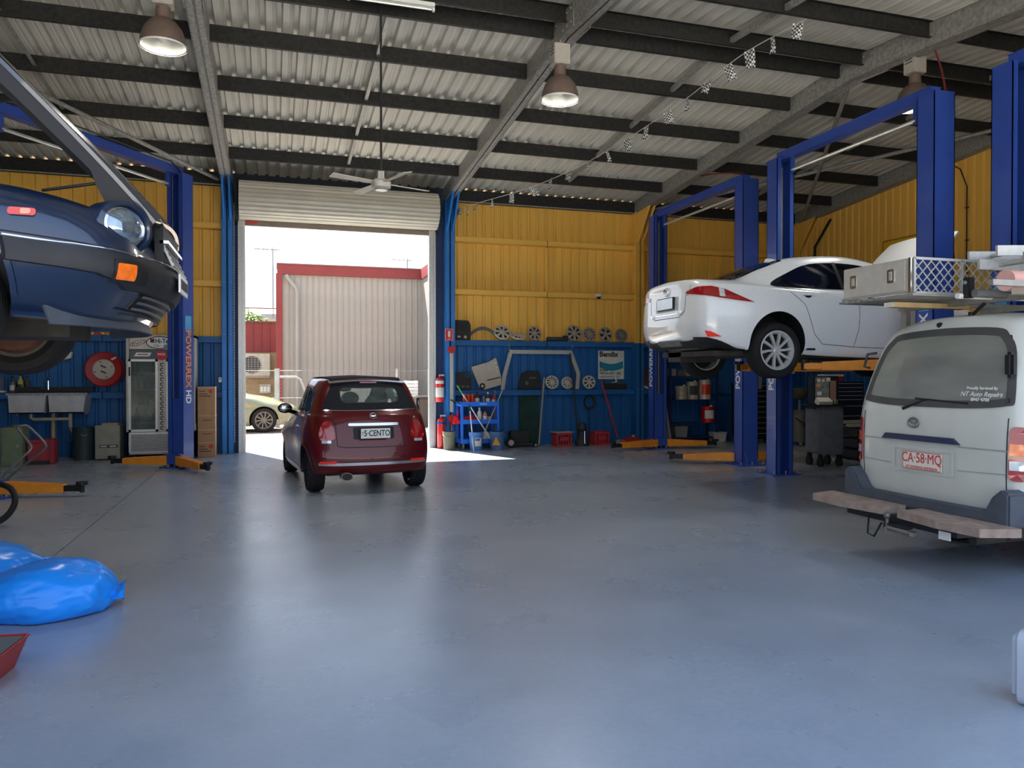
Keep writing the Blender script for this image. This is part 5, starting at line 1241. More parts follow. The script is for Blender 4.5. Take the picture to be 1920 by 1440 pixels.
t = thing('door_frame_moulding', 'grey door opening moulding standing on the lower ledge', 'car part', (0, GY - .035, 0))
M_mold = mat('moulding_grey', (176, 175, 168), .45, .1)
def flat_strip(pts, w):
    P = []; Q = []
    for i, p in enumerate(pts):
        p = Vector(p); a = Vector(pts[max(i - 1, 0)]); b = Vector(pts[min(i + 1, len(pts) - 1)]); tt = (b - a).normalized(); nn = Vector((-tt.y, tt.x)) * w / 2; P.append(tuple(p + nn)); Q.append(tuple(p - nn))
    return P + Q[::-1]
MB().prism(flat_strip([(4.68, 1.21), (4.72, 1.5), (4.86, 2.0)], .085), 0, .025).build('side_strip', M_mold, t, smooth=False)
MB().prism(flat_strip([(4.84, 2.02), (6.26, 2.02)], .085), -.004, .024).build('top_strip', M_mold, t, smooth=False)
MB().prism(flat_strip([(6.24, 2.03), (6.43, 1.55), (6.40, 1.21)], .085), 0, .025).build('side_strip', M_mold, t, smooth=False)
for x in (4.84, 6.29): MB().cyl((x, .06, 2.06), (x, .02, 2.2), .008, n=5).build('hook', M_galv, t)

t = thing('brake_sign', 'white and teal brake advertising sign on the blue wall', 'sign', (7.29, YB - .02, 1.75))
MB().box(-.315, .315, -.025, 0, -.32, .32).build('board', mat('sign_white', (214, 216, 206), .5), t, smooth=False)
MB().prism([(-.29, .13)] + [(-.29 + .58 * i / 10, .12 - .10 * math.sin(math.pi * (i / 10) * .8 + .35)) for i in range(11)] + [(.29, .21)] + [(.29 - .58 * i / 10, -.035 - .10 * math.sin(math.pi * (i / 10) * .8 + .35)) for i in range(11)], -.028, -.024).build('wave', mat('sign_teal', (34, 132, 158), .5), t, smooth=False)
text('Bendix', .165, M_ink, t, (-.295, -.028, .235), FRONT, .03, .001, 'LEFT'); text('Brakes', .075, M_ink, t, (-.29, -.028, -.12), FRONT, .015, .001, 'LEFT'); text('INSTALLED HERE', .072, M_ink, t, (-.29, -.028, -.19), FRONT, .015, .001, 'LEFT', sx=.95); text('www.bendix.com.au', .06, M_ink, t, (-.29, -.028, -.265), FRONT, 0, .001, 'LEFT')
t = thing('spray_gun', 'white trigger nozzle hanging over the brake sign', 'nozzle', (7.40, YB - .075, 1.36))
MB().tube([(0, 0, .0), (-.02, 0, .14), (0, 0, .22)], .02, 8).build('body', M_whtp, t); MB().tube([(-.1, 0, .0), (-.05, 0, -.01), (0, 0, .02)], .012, 6).build('trigger', M_whtp, t)
t = thing('oil_tray', 'dark shallow tray standing on the lower ledge below the sign', 'tray', (7.36, GY + .02, ZL)); MB().box(-.26, .27, 0, .06, 0, .13).build('tray', M_pdark, t, smooth=False, bevel=.008); MB().box(-.27, .28, -.01, .07, .13, .145).build('rim', M_pgrey, t, smooth=False)

t = thing('security_camera', 'white dome security camera on the yellow girt', 'camera', (6.92, GY - .02, 3.32))
MB().lathe([(0, 0), (.085, 0), (.085, -.05), (.07, -.06)], 20).build('housing', M_whtp, t); MB().ball((0, 0, -.06), .05, 14, 8).build('dome', M_blkgl, t)

# fire gear at the column
def extinguisher(label, x, y, z, h, band):
    t = thing('fire_extinguisher', label, 'extinguisher', (x, y, z), 0, 'fire extinguishers')
    r = .085; MB().lathe([(0, 0), (r * .9, 0), (r, .02), (r, h - .07), (r * .8, h - .02), (r * .35, h + .01), (.02, h + .015), (.02, h + .05), (0, h + .05)], 22).build('cylinder', mat('extinguisher_red', (214, 40, 34), .3, 0, .5, 8, .06, coat=.5), t)
    MB().lathe([(r + .001, band[0]), (r + .003, band[0] + .005), (r + .003, band[1] - .005), (r + .001, band[1])], 22).build('label_band', M_whtp if band[2] else mat('band_blue', (40, 60, 130), .4), t)
    if band[2]: MB().lathe([(r + .001, h - .12), (r + .003, h - .115), (r + .003, h - .06), (r + .001, h - .055)], 22).build('colour_band', M_whtp, t)
    MB().box(-.02, .09, -.012, .012, h + .04, h + .07).build('lever', M_alum, t, smooth=False); MB().tube([(.02, -.02, h + .03), (.09, -.03, h), (.1, -.03, h - .16)], .01, 6).build('hose', M_blkp, t)
    return t
extinguisher('red extinguisher with a white label hung on the door jamb', 3.29, 15.70, .96, .50, (.10, .30, True))
extinguisher('red extinguisher with a dark blue band standing on the floor', 3.31, 15.66, .0, .62, (.50, .55, False))
tag(MB().box(3.30, 3.36, 15.785, 15.835, 1.2, 1.28).build('extinguisher_hook', M_galv, smooth=False), 'grey wall hook holding the hung extinguisher', 'hook')
t = thing('extinguisher_sign', 'red fire extinguisher sign on the blue column', 'sign', (3.49, YB - .30, 2.36))
MB().box(-.085, .085, 0, .01, -.125, .125).build('plate', mat('sign_red', (206, 36, 36), .4), t, smooth=False); MB().prism(rrect(-.025, .025, -.05, .08, .02), -.003, .001).build('pictogram', M_whtp, t, smooth=False); text('FIRE', .035, M_whtp, t, (0, -.003, -.09), FRONT, 0, .001)
MB().tube([(-.08, -.002, -.12), (.08, -.002, -.12), (.08, -.002, .12), (-.08, -.002, .12)], .004, 4, True).build('border', M_whtp, t)
t = thing('squeegee_pole', 'grey pole with red clamps leaning along the blue column', 'pole', (3.53, YB - .325, .0))
MB().box(-.035, .035, -.03, .0, .75, 2.02).build('pole', M_mold, t, smooth=False)
for z, q in ((.66, -1), (2.0, 1)):
    MB().prism([(-.09, z + q * .09), (-.07, z + q * .02), (-.03, z - q * .03), (.03, z - q * .03), (.07, z + q * .02), (.09, z + q * .09), (.05, z + q * .11), (-.05, z + q * .11)], -.035, .005).build('clamp', M_redp, t, smooth=False)
MB().box(-.03, .03, -.03, .0, .45, .64).build('tail', M_redp, t, smooth=False)
MB().box(-.012, .012, -.012, .0, 0, .46).build('foot', M_galv, t, smooth=False)

# blue service trolley
t = thing('service_trolley', 'bright blue three-shelf workshop trolley on castors', 'trolley', (3.62, 15.2, 0)); M_trol = mat('trolley_blue', (26, 104, 214), .35, 0, .5, 6, .06, coat=.3)
for x in (.0, .76):
    for y in (0, .42): MB().box(x, x + .05, y, y + .05, .12, .96).build('upright', M_trol, t, smooth=False)
for z in (.14, .54, .90):
    g = MB().box(0, .81, 0, .47, z, z + .012)
    for a in ((0, .81, -.004, .0), (0, .81, .47, .474)): g.box(a[0], a[1], a[2], a[3], z - .02, z + .07)
    for a in ((-.004, .0), (.81, .814)): g.box(a[0], a[1], 0, .47, z - .02, z + .07)
    g.build('shelf', M_trol, t, smooth=False)
MB().tube([(.0, .02, .93), (-.12, .02, 1.0), (-.12, .45, 1.0), (.0, .45, .93)], .014, 6).build('handle', M_blkp, t)
for x in (.06, .75):
    for y in (.06, .41):
        w = MB().cyl((x - .015, y, .052), (x + .015, y, .052), .05, n=14); w.box(x - .02, x + .02, y - .02, y + .02, .08, .125); w.build('castor', M_galv, t)
def bottle(label, x, y, z, r, h, m, mcap=None, mlab=None, name='spray_bottle', neck=.35, group='bottles on the trolley', trig=False):
    t = thing(name, label, 'bottle', (x, y, z), 0, group)
    MB().lathe([(0, 0), (r, 0), (r, h * .62), (r * .85, h * .72), (r * neck, h * .82), (r * neck, h * .88), (0, h * .88)], 16).build('bottle', m, t)
    MB().cyl((0, 0, h * .87), (0, 0, h), r * neck * 1.2, n=10).build('cap', mcap or M_blkp, t)
    if mlab: MB().lathe([(r + .001, h * .12), (r + .002, h * .5)], 16).build('label', mlab, t)
    if trig: MB().box(-.06, .02, -.012, .012, h * .96, h * 1.04).build('trigger', mcap or M_blkp, t, smooth=False)
M_brn = mat('brown_bottle', (70, 40, 36), .3)
bottle('dark spray bottle with white label on top of the blue trolley', 4.0, 15.36, .914, .045, .26, M_brn, M_blkp, M_whtp, trig=True)
bottle('grey spray can standing between bottles on the blue trolley', 4.15, 15.38, .914, .035, .22, mat('grey_can', (120, 118, 112), .3, .5), M_blkp)
bottle('brown bottle with white cap on top of the blue trolley', 4.22, 15.32, .914, .04, .25, M_brn, M_whtp, M_whtp)
bottle('small red and white bottle at the end of the blue trolley', 4.35, 15.36, .914, .04, .2, M_redp, M_redp, M_whtp)
bottle('tall cream bottle on the middle shelf of the blue trolley', 4.05, 15.35, .554, .045, .29, M_whtp, M_whtp)
bottle('orange-labelled bottle on the middle shelf of the blue trolley', 4.16, 15.33, .554, .045, .24, mat('orange_lab', (180, 130, 90), .5), M_brn, M_whtp)
bottle('narrow black bottle on the middle shelf of the blue trolley', 4.26, 15.36, .554, .03, .22, M_blkp, M_blkp, mat('yellow_lab', (200, 190, 140), .5))
for k, x in enumerate((3.74, 3.82, 3.90)):
    t = thing('red_can', ['red grease can at the handle end of the blue trolley top', 'middle red grease can on the blue trolley top', 'red grease can next to the dark spray bottle'][k], 'can', (x, 15.36, .914), 0, 'red cans on the trolley'); MB().cyl((0, 0, 0), (0, 0, .20), .04, n=16).build('can', mat('can_orange', (206, 58, 28), .35, .2), t); MB().lathe([(.04, .2), (.042, .205), (.03, .21), (0, .207)], 16).build('lid', M_galv, t)
t = thing('red_rag', 'crumpled red rag heaped on the middle trolley shelf', 'rag', (3.86, 15.36, .554)); g = MB()
for i in range(7): g.ball((random.uniform(-.08, .08), random.uniform(-.06, .06), .06), .07, 8, 6, (1, 1, random.uniform(.8, 1.3)))
g.build('cloth', mat('rag_red', (200, 40, 48), .9, 0, .1), t)
t = thing('red_gloves', 'red work gloves hanging off the end of the blue trolley', 'gloves', (3.54, 15.28, .62)); g = MB(); g.ball((0, 0, 0), .06, 10, 8, (1, .6, 1.3)); g.ball((-.03, 0, -.06), .045, 8, 6); g.ball((.04, -.01, -.05), .05, 8, 6); g.cyl((.03, .02, .05), (.06, .06, .14), .02)
g.build('gloves', MATS['rag_red'], t)
for k, (x, h) in enumerate(((3.98, .17), (4.17, .24))):
    t = thing('fluid_jug', ['low white fluid jug on the bottom trolley shelf', 'tall white fluid jug on the bottom trolley shelf'][k], 'jug', (x, 15.32, .154), 0, 'white jugs on the trolley')
    MB().prism([(-.08, 0), (.08, 0), (.08, h * .6), (.03, h * .85), (-.03, h * .85), (-.08, h * .6)], -.05, .05).build('jug', M_whtp, t, smooth=False, bevel=.012); MB().cyl((0, 0, h * .84), (0, 0, h), .025, n=10).build('cap', M_whtp, t)
t = thing('paper_roll', 'white folded paper towel on the blue trolley top', 'paper', (4.09, 15.24, .914)); MB().cb((.0, 0, .012), (.16, .09, .024)).build('sheet', M_whtp, t, bevel=.006)

def bucket(label, x, y, r, h, m, lab=None):
    t = thing('bucket', label, 'bucket', (x, y, 0), 0, 'buckets by the trolley')
    MB().lathe([(0, 0), (r * .86, 0), (r, h), (r * 1.06, h), (r * 1.06, h - .03), (r * 1.03, h - .03), (r * 1.02, h - .06), (r * 1.05, h - .06), (r * 1.05, h - .075), (r * .98, h - .075)], 28).build('pail', m, t)
    MB().lathe([(0, .02), (r * .84, .02), (r * .96, h)], 28).build('inside', M_pdark, t)
    MB().tube([(r * 1.05 * math.cos(a), -.02 - r * .9 * math.sin(a), h - .05 - r * .55 * math.sin(a)) for a in [i * math.pi / 12 for i in range(13)]], .005, 5).build('bail', M_galv, t)
    if lab: lab(t, r, h)
def lab1(t, r, h):
    MB().lathe([(r * .905, .09), (r * .975, h - .11)], 10, None, 245, 310).build('label', M_whtp, t); MB().lathe([(r * .93, .17), (r * .985, h - .12)], 8, None, 248, 290).build('label_print', mat('print_blue', (60, 110, 180), .5), t)
def lab2(t, r, h):
    o = MB().prism([(-.09, .10), (.09, .10), (0, .27)], -r * .985, -r * .965).build('warning_triangle', mat('warn_orange', (214, 160, 60), .5), t, smooth=False); o.location = (-.06, 0, 0)
bucket('olive grey bucket nearest the roller door', 3.40, 15.30, .13, .37, mat('olive_pail', (112, 108, 88), .6))
bucket('blue bucket with a white label holding a broom handle', 3.89, 15.02, .14, .37, mat('pail_blue', (70, 120, 190), .5, 0, .4, 5, .12), lab1)
bucket('dusty blue bucket with an orange warning triangle', 4.34, 15.05, .15, .37, mat('pail_blue_dusty', (74, 108, 156), .55, 0, .4, 5, .18), lab2)
def pole(label, p0, p1, r, m, tip=None):
    t = thing('broom_handle', label, 'pole', p0); d = Vector(p1) - Vector(p0); MB().cyl((0, 0, 0), d, r, n=10).build('shaft', m, t)
    if tip: MB().cyl(d * .86, d * 1.0, r * 1.15, n=10).build('grip', tip, t)
pole('white handle with green grip leaning from the dusty bucket', (4.32, 15.05, .03), (3.57, 15.32, 1.31), .013, M_whtp, mat('grip_green', (60, 160, 70), .5))
pole('metal handle leaning across from the blue labelled bucket', (3.92, 15.02, .03), (4.56, 15.35, 1.24), .013, M_alum)
pole('short white handle upright before the trolley', (3.80, 14.85, .0), (3.78, 15.12, .92), .012, M_whtp, M_pdark)
pole('pale timber pole leaning on the lower ledge', (5.40, 15.5, .02), (5.62, 15.78, 1.47), .02, mat('grey_timber', (150, 146, 130), .8))
pole('long black pole hooked on the door frame moulding', (6.34, 15.55, .02), (6.21, 15.75, 2.0), .022, M_pdark)
pole('red handle with white band leaning near the sign', (7.17, 15.35, .15), (6.95, 15.74, 1.40), .02, mat('handle_red', (168, 44, 60), .4))
pole('thin steel rod standing behind the blue trolley', (4.50, 15.78, .0), (4.51, 15.80, 1.2), .014, M_galv)

# corrugated green board, trolley bits, crates
t = thing('fibre_board', 'dark green stained board leaning on the blue wall', 'board', (5.32, YB - .14, .25), 0, rx=R(-5)); MB().box(-.22, .22, 0, .02, -.25, .88).build('board', mat('green_board', (40, 66, 60), .8, 0, .2, 4, .3), t, smooth=False)
for x in (-.16, .16): MB().cyl((x, -.004, .78), (x, .0, .78), .025, n=12).build('bolt_hole', M_pdark, t)
t = thing('wheeled_creeper', 'black wheeled creeper base lying by the blue wall', 'trolley', (4.95, 15.5, 0)); MB().box(-.22, .32, -.18, .14, .05, .10).build('deck', M_pdark, t, smooth=False, bevel=.01)
MB().box(-.2, .22, -.1, .14, .16, .34).build('case', M_pdark, t, smooth=False, bevel=.02); MB().box(-.18, .2, -.08, .12, .10, .16).build('plinth', M_pdark, t, smooth=False)
for x, r in ((-.24, .11), (.30, .05)):
    MB().lathe([(.05 * r / .11, -.03), (r, -.03), (r, .03), (.05 * r / .11, .03)], 20, Matrix.Translation((x, -.2, r)) @ Matrix.Rotation(R(90), 4, 'X')).build('tyre', M_tyre, t)
    MB().cyl((x, -.235, r), (x, -.17, r), r * .55, n=16).build('wheel_hub', M_alum, t)
def crate(label, x, y):
    t = thing('milk_crate', label, 'crate', (x, y, 0), 0, 'red crates on the floor'); m = mat('crate_red', (170, 52, 58), .55, 0, .4, 6, .12); w, d, h = .33, .32, .29
    for z in (0, h - .04): 
        for s in (-1, 1): MB().box(-w / 2, w / 2, s * d / 2 - .01, s * d / 2 + .01, z, z + .04).build('rail', m, t, smooth=False); MB().box(s * w / 2 - .01, s * w / 2 + .01, -d / 2, d / 2, z, z + .04).build('rail', m, t, smooth=False)
    for i in range(6):
        xx = -w / 2 + .02 + i * (w - .04) / 5
        for s in (-1, 1): MB().box(xx - .012, xx + .012, s * d / 2 - .008, s * d / 2 + .008, .04, h - .04).build('bar', m, t, smooth=False)
        yy = -d / 2 + .02 + i * (d - .04) / 5
        for s in (-1, 1): MB().box(s * w / 2 - .008, s * w / 2 + .008, yy - .012, yy + .012, .04, h - .04).build('bar', m, t, smooth=False)
    for s in (-1, 1): MB().box(-.1, .1, s * d / 2 - .009, s * d / 2 + .009, .12, .2).build('panel', m, t, smooth=False)
    MB().box(-w / 2, w / 2, -d / 2, d / 2, .0, .012).build('base', m, t, smooth=False)
crate('red milk crate nearer the blue trolley', 5.90, 15.45); crate('red milk crate nearer the yellow column', 6.80, 15.5)
t = thing('crate_board', 'thin grey board lying over the nearer red crate', 'board', (5.90, 15.45, .292)); MB().cb((.0, 0, .006), (.44, .30, .012), R(4)).build('board', M_mold, t)
t = thing('parts_washer', 'black pump unit with chrome valve between the crates', 'pump', (6.33, 15.35, 0)); MB().lathe([(0, 0), (.16, 0), (.15, .12), (.09, .2), (.07, .3), (.1, .36), (.08, .48), (0, .5)], 20).build('tank', M_pdark, t); MB().cyl((.0, -.16, .06), (.0, -.14, .32), .018).build('valve', M_chrome, t)
t = thing('cable_coil', 'dark coil of cable hung on the blue wall', 'cable', (6.72, YB - .10, .92)); g = MB()
for k in range(4): g.tube([((.10 + k * .012) * math.cos(a), -k * .008, (.13 + k * .01) * math.sin(a)) for a in [i * math.pi / 12 for i in range(24)]], .009, 5, True)
g.tube([(0, 0, .12), (.01, .02, .27)], .008, 5); g.tube([(0, 0, -.13), (.02, 0, -.4), (.0, 0, -.7)], .008, 5)
g.build('coil', M_pdark, t)
t = thing('trolley_jack', 'low red trolley jack beside the yellow column', 'jack', (7.42, 15.2, 0)); MB().prism([(-.22, .04), (.25, .04), (.22, .14), (0, .18), (-.2, .12)], -.12, .12).build('chassis', M_redp, t, smooth=False, bevel=.01)
for x in (-.24, .22): 
    for s in (-1, 1): MB().cyl((x, s * .11, .06), (x, s * .15, .06), .06, n=16).build('wheel', M_galv, t)
MB().cyl((.05, 0, .16), (.05, 0, .22), .045, n=12).build('saddle', M_galv, t)
# red cap reel on the wall beyond the column
t = thing('hose_reel', 'brown round hose reel behind the lift post', 'hose reel', (8.18, YB - .1, 1.42)); F = Matrix.Rotation(R(90), 4, 'X'); MB().lathe([(.0, .04), (.22, .04), (.24, .0), (.24, -.09), (.2, -.09)], 28, F).build('drum', mat('reel_brown', (104, 58, 46), .6), t); MB().lathe([(.17, .045), (.20, .052), (.22, .045)], 28, F, 200, 300).build('decal', M_whtp, t)

# ================================================================ far right corner
M_navysh = mat('navy_shelving', (30, 52, 92), .5, .2, .4, 6, .1)
t = thing('storage_shelf', 'dark blue steel shelving unit behind the empty lift', 'shelf', (8.45, 15.38, 0))
for x in (0, 1.2):
    for y in (0, .42): MB().box(x, x + .05, y, y + .05, 0, 2.05).build('upright', M_navysh, t, smooth=False)
for z in (.12, .44, .97, 1.5, 1.95): MB().box(0, 1.25, 0, .47, z - .03, z).build('shelf_board', M_navysh, t, smooth=False)
def tin(label, x, z, r, h, m, mlab=None, y=15.52, name='oil_drum', cat='drum'):
    t = thing(name, label, cat, (x, y, z), 0, 'tins on the shelving')
    MB().lathe([(0, 0), (r, 0), (r, .02), (r * .98, .03), (r * .98, h * .33), (r, h * .35), (r * .98, h * .37), (r * .98, h * .66), (r, h * .68), (r * .98, h * .7), (r * .98, h - .03), (r, h - .02), (r, h), (r * .9, h), (r * .88, h - .015), (0, h - .015)], 26).build('drum', m, t)
    MB().cyl((r * .4, -r * .3, h - .015), (r * .4, -r * .3, h + .03), r * .2, n=10).build('bung', M_whtp, t)
    if mlab: MB().lathe([(r * 1.005, h * .25), (r * 1.01, h * .27), (r * 1.01, h * .75), (r * 1.005, h * .77)], 14, None, 215, 305).build('label', mlab, t)
M_tinw = mat('tin_cream', (170, 164, 144), .45, .2); M_lab = mat('label_print', (60, 64, 60), .6)
tin('squat cream tin on the middle shelf of the dark shelving', 8.82, .97, .13, .30, M_tinw)
tin('cream drum with a dark printed label on the middle shelf', 9.10, .97, .13, .40, M_tinw, M_lab)
tin('white drum with a red band at the end of the middle shelf', 9.42, .97, .14, .44, mat('tin_white_red', (196, 180, 168), .4, .2), MATS['can_orange'])
tin('bright red drum on the lower shelf of the dark shelving', 9.50, .44, .15, .36, mat('tin_red', (196, 34, 28), .35, .2), M_whtp)
for k, (x, h, c) in enumerate(((8.6, .16, (150, 146, 140)), (8.78, .12, (90, 96, 104)), (9.0, .18, (170, 150, 120)), (9.25, .13, (60, 66, 76)))):
    t = thing('parts_carton', ['pale carton at the end of the second top shelf', 'grey carton second along the upper shelf', 'tan carton in the middle of the upper shelf', 'dark carton on the upper shelf above the drums'][k], 'carton', (x, 15.55, 1.5), 0, 'cartons on the shelving'); MB().box(-.07, .07, -.07, .07, 0, h).build('carton', mat('carton_%d' % k, c, .8), t, smooth=False, bevel=.004); MB().box(-.07, .07, -.015, .015, h, h + .002).build('tape', M_timb, t, smooth=False)
for k, (x, y, h, c) in enumerate(((8.75, 15.5, .24, (120, 124, 122)), (9.72, 15.45, .20, (190, 188, 184)))):
    t = thing('storage_tub', ['grey tub on the floor under the dark shelving', 'pale tub beside the dark shelving'][k], 'tub', (x, y, .12 if k == 0 else .0), 0, 'tubs by the shelving'); MB().prism([(-.14, 0), (.14, 0), (.17, h), (-.17, h)], -.12, .12).build('tub', mat('tub_%d' % k, c, .6), t, smooth=False, bevel=.01); MB().box(-.18, .18, -.13, .13, h, h + .015).build('rim', mat('tub_%d' % k, c, .6), t, smooth=False)
t = thing('leaning_slats', 'pair of pale timber slats leaning behind the lift post', 'timber', (8.30, 15.22, 0))
for k in range(2): MB().add([(-.02 + k * .09, 0, 0), (.04 + k * .09, 0, 0), (-.12 + k * .09, .12, 2.05 - k * .7), (-.18 + k * .09, .12, 2.05 - k * .7), (-.02 + k * .09, .03, 0), (.04 + k * .09, .03, 0), (-.12 + k * .09, .15, 2.05 - k * .7), (-.18 + k * .09, .15, 2.05 - k * .7)], [(0, 1, 2, 3), (4, 7, 6, 5), (0, 4, 5, 1), (1, 5, 6, 2), (2, 6, 7, 3), (3, 7, 4, 0)]).build('slat', mat('grey_timber', (150, 146, 130), .8), t, smooth=False)

M_tc = mat('tool_chest_black', (26, 27, 31), .35, 0, .5, 8, .1, coat=.2)
def chest(label, x, y, z0, w, d, h, n, rz=0, base=False):
    t = thing('tool_chest', label, 'tool chest', (x, y, z0), rz, 'black tool chests')
    MB().box(-w / 2, w / 2, -d / 2 + .01, d / 2, .10 if base else 0, h).build('body', M_tc, t, smooth=False, bevel=.006)
    for k in range(n):
        z = (.13 if base else .02) + k * ((h - (.16 if base else .04)) / n); hh = (h - (.16 if base else .04)) / n - .012
        dw = MB().box(-w / 2 + .03, w / 2 - .03, -d / 2, -d / 2 + .012, z, z + hh).build('drawer', M_tc, t, smooth=False)
        MB().box(-w / 2 + .05, w / 2 - .05, -d / 2 - .014, -d / 2, z + hh - .018, z + hh - .004).build('handle', M_alum, dw, smooth=False)
    if base:
        for a in (-1, 1):
            for b in (-1, 1): MB().cyl((a * (w / 2 - .08) - .02, b * (d / 2 - .08), .05), (a * (w / 2 - .08) + .02, b * (d / 2 - .08), .05), .05, n=14).build('castor', M_blkp, t)
    return t
chest('black roller tool cabinet with many drawers behind the sedan lift', 10.22, 14.9, 0, .70, .5, 1.34, 10, R(4), True)
chest('black top tool box with bright drawer pulls near the sedan', 10.95, 12.95, .95, .86, .45, .44, 5, R(-2))
chest('black roller cabinet standing under the top tool box', 10.95, 12.95, 0, .88, .5, .95, 4, R(-2), True)
t = thing('battery_charger', 'red and white battery charger on top of the black tool box', 'charger', (10.75, 12.95, 1.392)); MB().box(-.22, .22, -.1, .1, 0, .1).build('case', M_redp, t, smooth=False, bevel=.01); MB().box(-.23, .23, -.11, .11, .1, .14).build('lid', M_whtp, t, smooth=False)
t = thing('hand_rag', 'hanging cream rag with red print beside the tool cabinet', 'rag', (9.98, 14.6, .62)); MB().prism([(-.03, .36), (.03, .36), (.10, .02), (.06, 0), (-.1, .02)], 0, .03).build('cloth', M_timb, t, smooth=False); MB().prism([(-.04, .06), (.06, .06), (.03, .2), (-.02, .2)], -.004, .0).build('print', M_redp, t, smooth=False)
t = thing('cable_holder', 'grey remote holder hung on the post of the empty lift', 'holder', (7.83, 11.2, 1.28)); MB().prism(rrect(-.07, .07, 0, .40, .03), 0, .05).build('case', M_pgrey, t, smooth=False); MB().box(-.02, .02, -.005, .0, .22, .26).build('slot', M_blkp, t, smooth=False); MB().box(-.085, -.02, .01, .04, .3, .34).build('hook', M_galv, t, smooth=False); MB().cyl((0, .03, .4), (0, .03, .75), .006, n=5).build('cord', M_blkp, t)

# tall black bin-shaped diagnostic tower with stickers
t = thing('diagnostic_tower', 'tall charcoal cart with stickered display panel on large castors', 'tool cart', (8.80, 10.75, 0), R(-6))
MB().prism(rrect(-.22, .22, .20, 1.0, .06), -.22, .22).build('body', mat('tower_charcoal', (96, 100, 108), .6, 0, .4, 5, .2), t, smooth=False, bevel=.02)
MB().box(-.27, .25, -.26, .26, 1.0, 1.025).build('tray', M_blkp, t, smooth=False, bevel=.008)
MB().box(-.21, .24, -.05, .15, 1.03, 1.50).build('console', M_tc, t, smooth=False, bevel=.01)
MB().box(-.20, .05, -.058, -.05, 1.12, 1.48).build('display_panel', mat('panel_stickers', (116, 124, 128), .5, 0, .4, 30, .5), t, smooth=False)
for k, (a, z, w, h, m_) in enumerate(((-.17, 1.40, .06, .05, M_whtp), (-.08, 1.40, .04, .05, M_whtp), (.0, 1.41, .07, .06, M_whtp), (-.18, 1.32, .07, .05, mat('sticker_orange', (220, 150, 100), .5)), (-.17, 1.18, .08, .06, M_whtp))): MB().box(a, a + w, -.062, -.057, z, z + h).build('sticker', m_, t, smooth=False)
MB().box(.07, .18, -.058, -.05, 1.10, 1.42).build('copper_panel', mat('copper_print', (142, 112, 98), .5), t, smooth=False); MB().cb((-.09, -.12, 1.07), (.24, .13, .09), 0, R(30)).build('printer', M_whtp, t)
for k in range(3): MB().tube([(.08 + k * .05 + .022 * math.cos(a), -.062, 1.07 + .03 * math.sin(a)) for a in [i * math.pi / 6 for i in range(12)]], .005, 5, True).build('ring', M_silv, t)
for a in (-1, 1):
    for b in (-1, 1):
        g = MB().cyl((a * .17 - .025, b * .16, .075), (a * .17 + .025, b * .16, .075), .075, n=18); g.box(a * .17 - .03, a * .17 + .03, b * .16 - .03, b * .16 + .03, .13, .2); g.build('castor', M_blkp, t)
MB().tube([(-.22, -.1, .96), (-.30, -.1, .97), (-.30, .1, .97), (-.22, .1, .96)], .012, 6).build('handle', M_blkp, t)

t = thing('oil_drainer', 'grey waste oil drainer with round catch bowl on castors', 'oil drainer', (10.9, 14.1, 0))
MB().lathe([(0, .08), (.2, .08), (.2, .66), (.12, .76), (0, .76)], 24).build('tank', mat('drainer_grey', (112, 110, 104), .5, .2), t); MB().cyl((0, 0, .76), (0, 0, 1.0), .025).build('stem', M_galv, t)
MB().lathe([(.03, .98), (.12, 1.02), (.19, 1.12), (.21, 1.24), (.2, 1.24), (.17, 1.13), (0, 1.06)], 24).build('catch_bowl', mat('bowl_olive', (90, 88, 66), .5), t); MB().tube([(-.18, -.1, .6), (-.1, -.25, .5), (.15, -.25, .4), (.3, -.2, .45)], .014, 6).build('hose', M_blkp, t)
MB().box(-.06, .06, -.205, -.19, .4, .46).build('warning_label', M_redp, t, smooth=False)
for a in (0, 120, 240): MB().ball((.2 * math.cos(R(a)), .2 * math.sin(R(a)), .04), .04, 10, 6).build('castor', M_galv, t)
t = thing('scrap_pallet', 'low stack of timber and black drawers behind the van', 'pallet', (10.2, 11.4, 0)); 
for k in range(3): MB().box(-.4, .4, -.3, .3, .05 + k * .19, .19 + k * .19).build('tray', M_tc, t, smooth=False, bevel=.01)
for k in range(2): MB().cb((0, -.1 + k * .2, .62 + k * .05), (.9, .12, .05), R(3)).build('plank', mat('grey_timber', (150, 146, 130), .8), t)
for a in (-.3, .3): MB().cyl((a, -.25, .03), (a, .25, .03), .03, n=10).build('roller', M_blkp, t)
t = thing('tool_sign', 'yellow sign with black emblem on the side wall', 'sign', (XR - .03, 12.75, 3.95)); MB().box(-.02, 0, -.55, .42, -.38, .38).build('board', mat('sign_yellow', (236, 186, 40), .5), t, smooth=False)
MB().tube([(-.022, -.53, -.36), (-.022, .40, -.36), (-.022, .40, .36), (-.022, -.53, .36)], .008, 4, True).build('border', M_ink, t); MB().ball((-.02, .22, .06), .09, 10, 6, (.1, 1.1, .7)).build('emblem', M_ink, t)
t = thing('wall_conduit', 'thin grey conduit running down the yellow side wall', 'conduit', (0, 0, 0)); MB().tube([(XR - .12, 11.5, 5.55), (XR - .06, 11.25, 5.35), (XR - .04, 11.12, 5.0), (XR - .04, 11.12, 2.4)], .012, 6).build('pipe', M_pdark, t)
for z in (4.6, 4.0, 3.4, 2.8): MB().box(XR - .055, XR - .02, 11.09, 11.15, z, z + .02).build('clip', M_pdark, t, smooth=False)
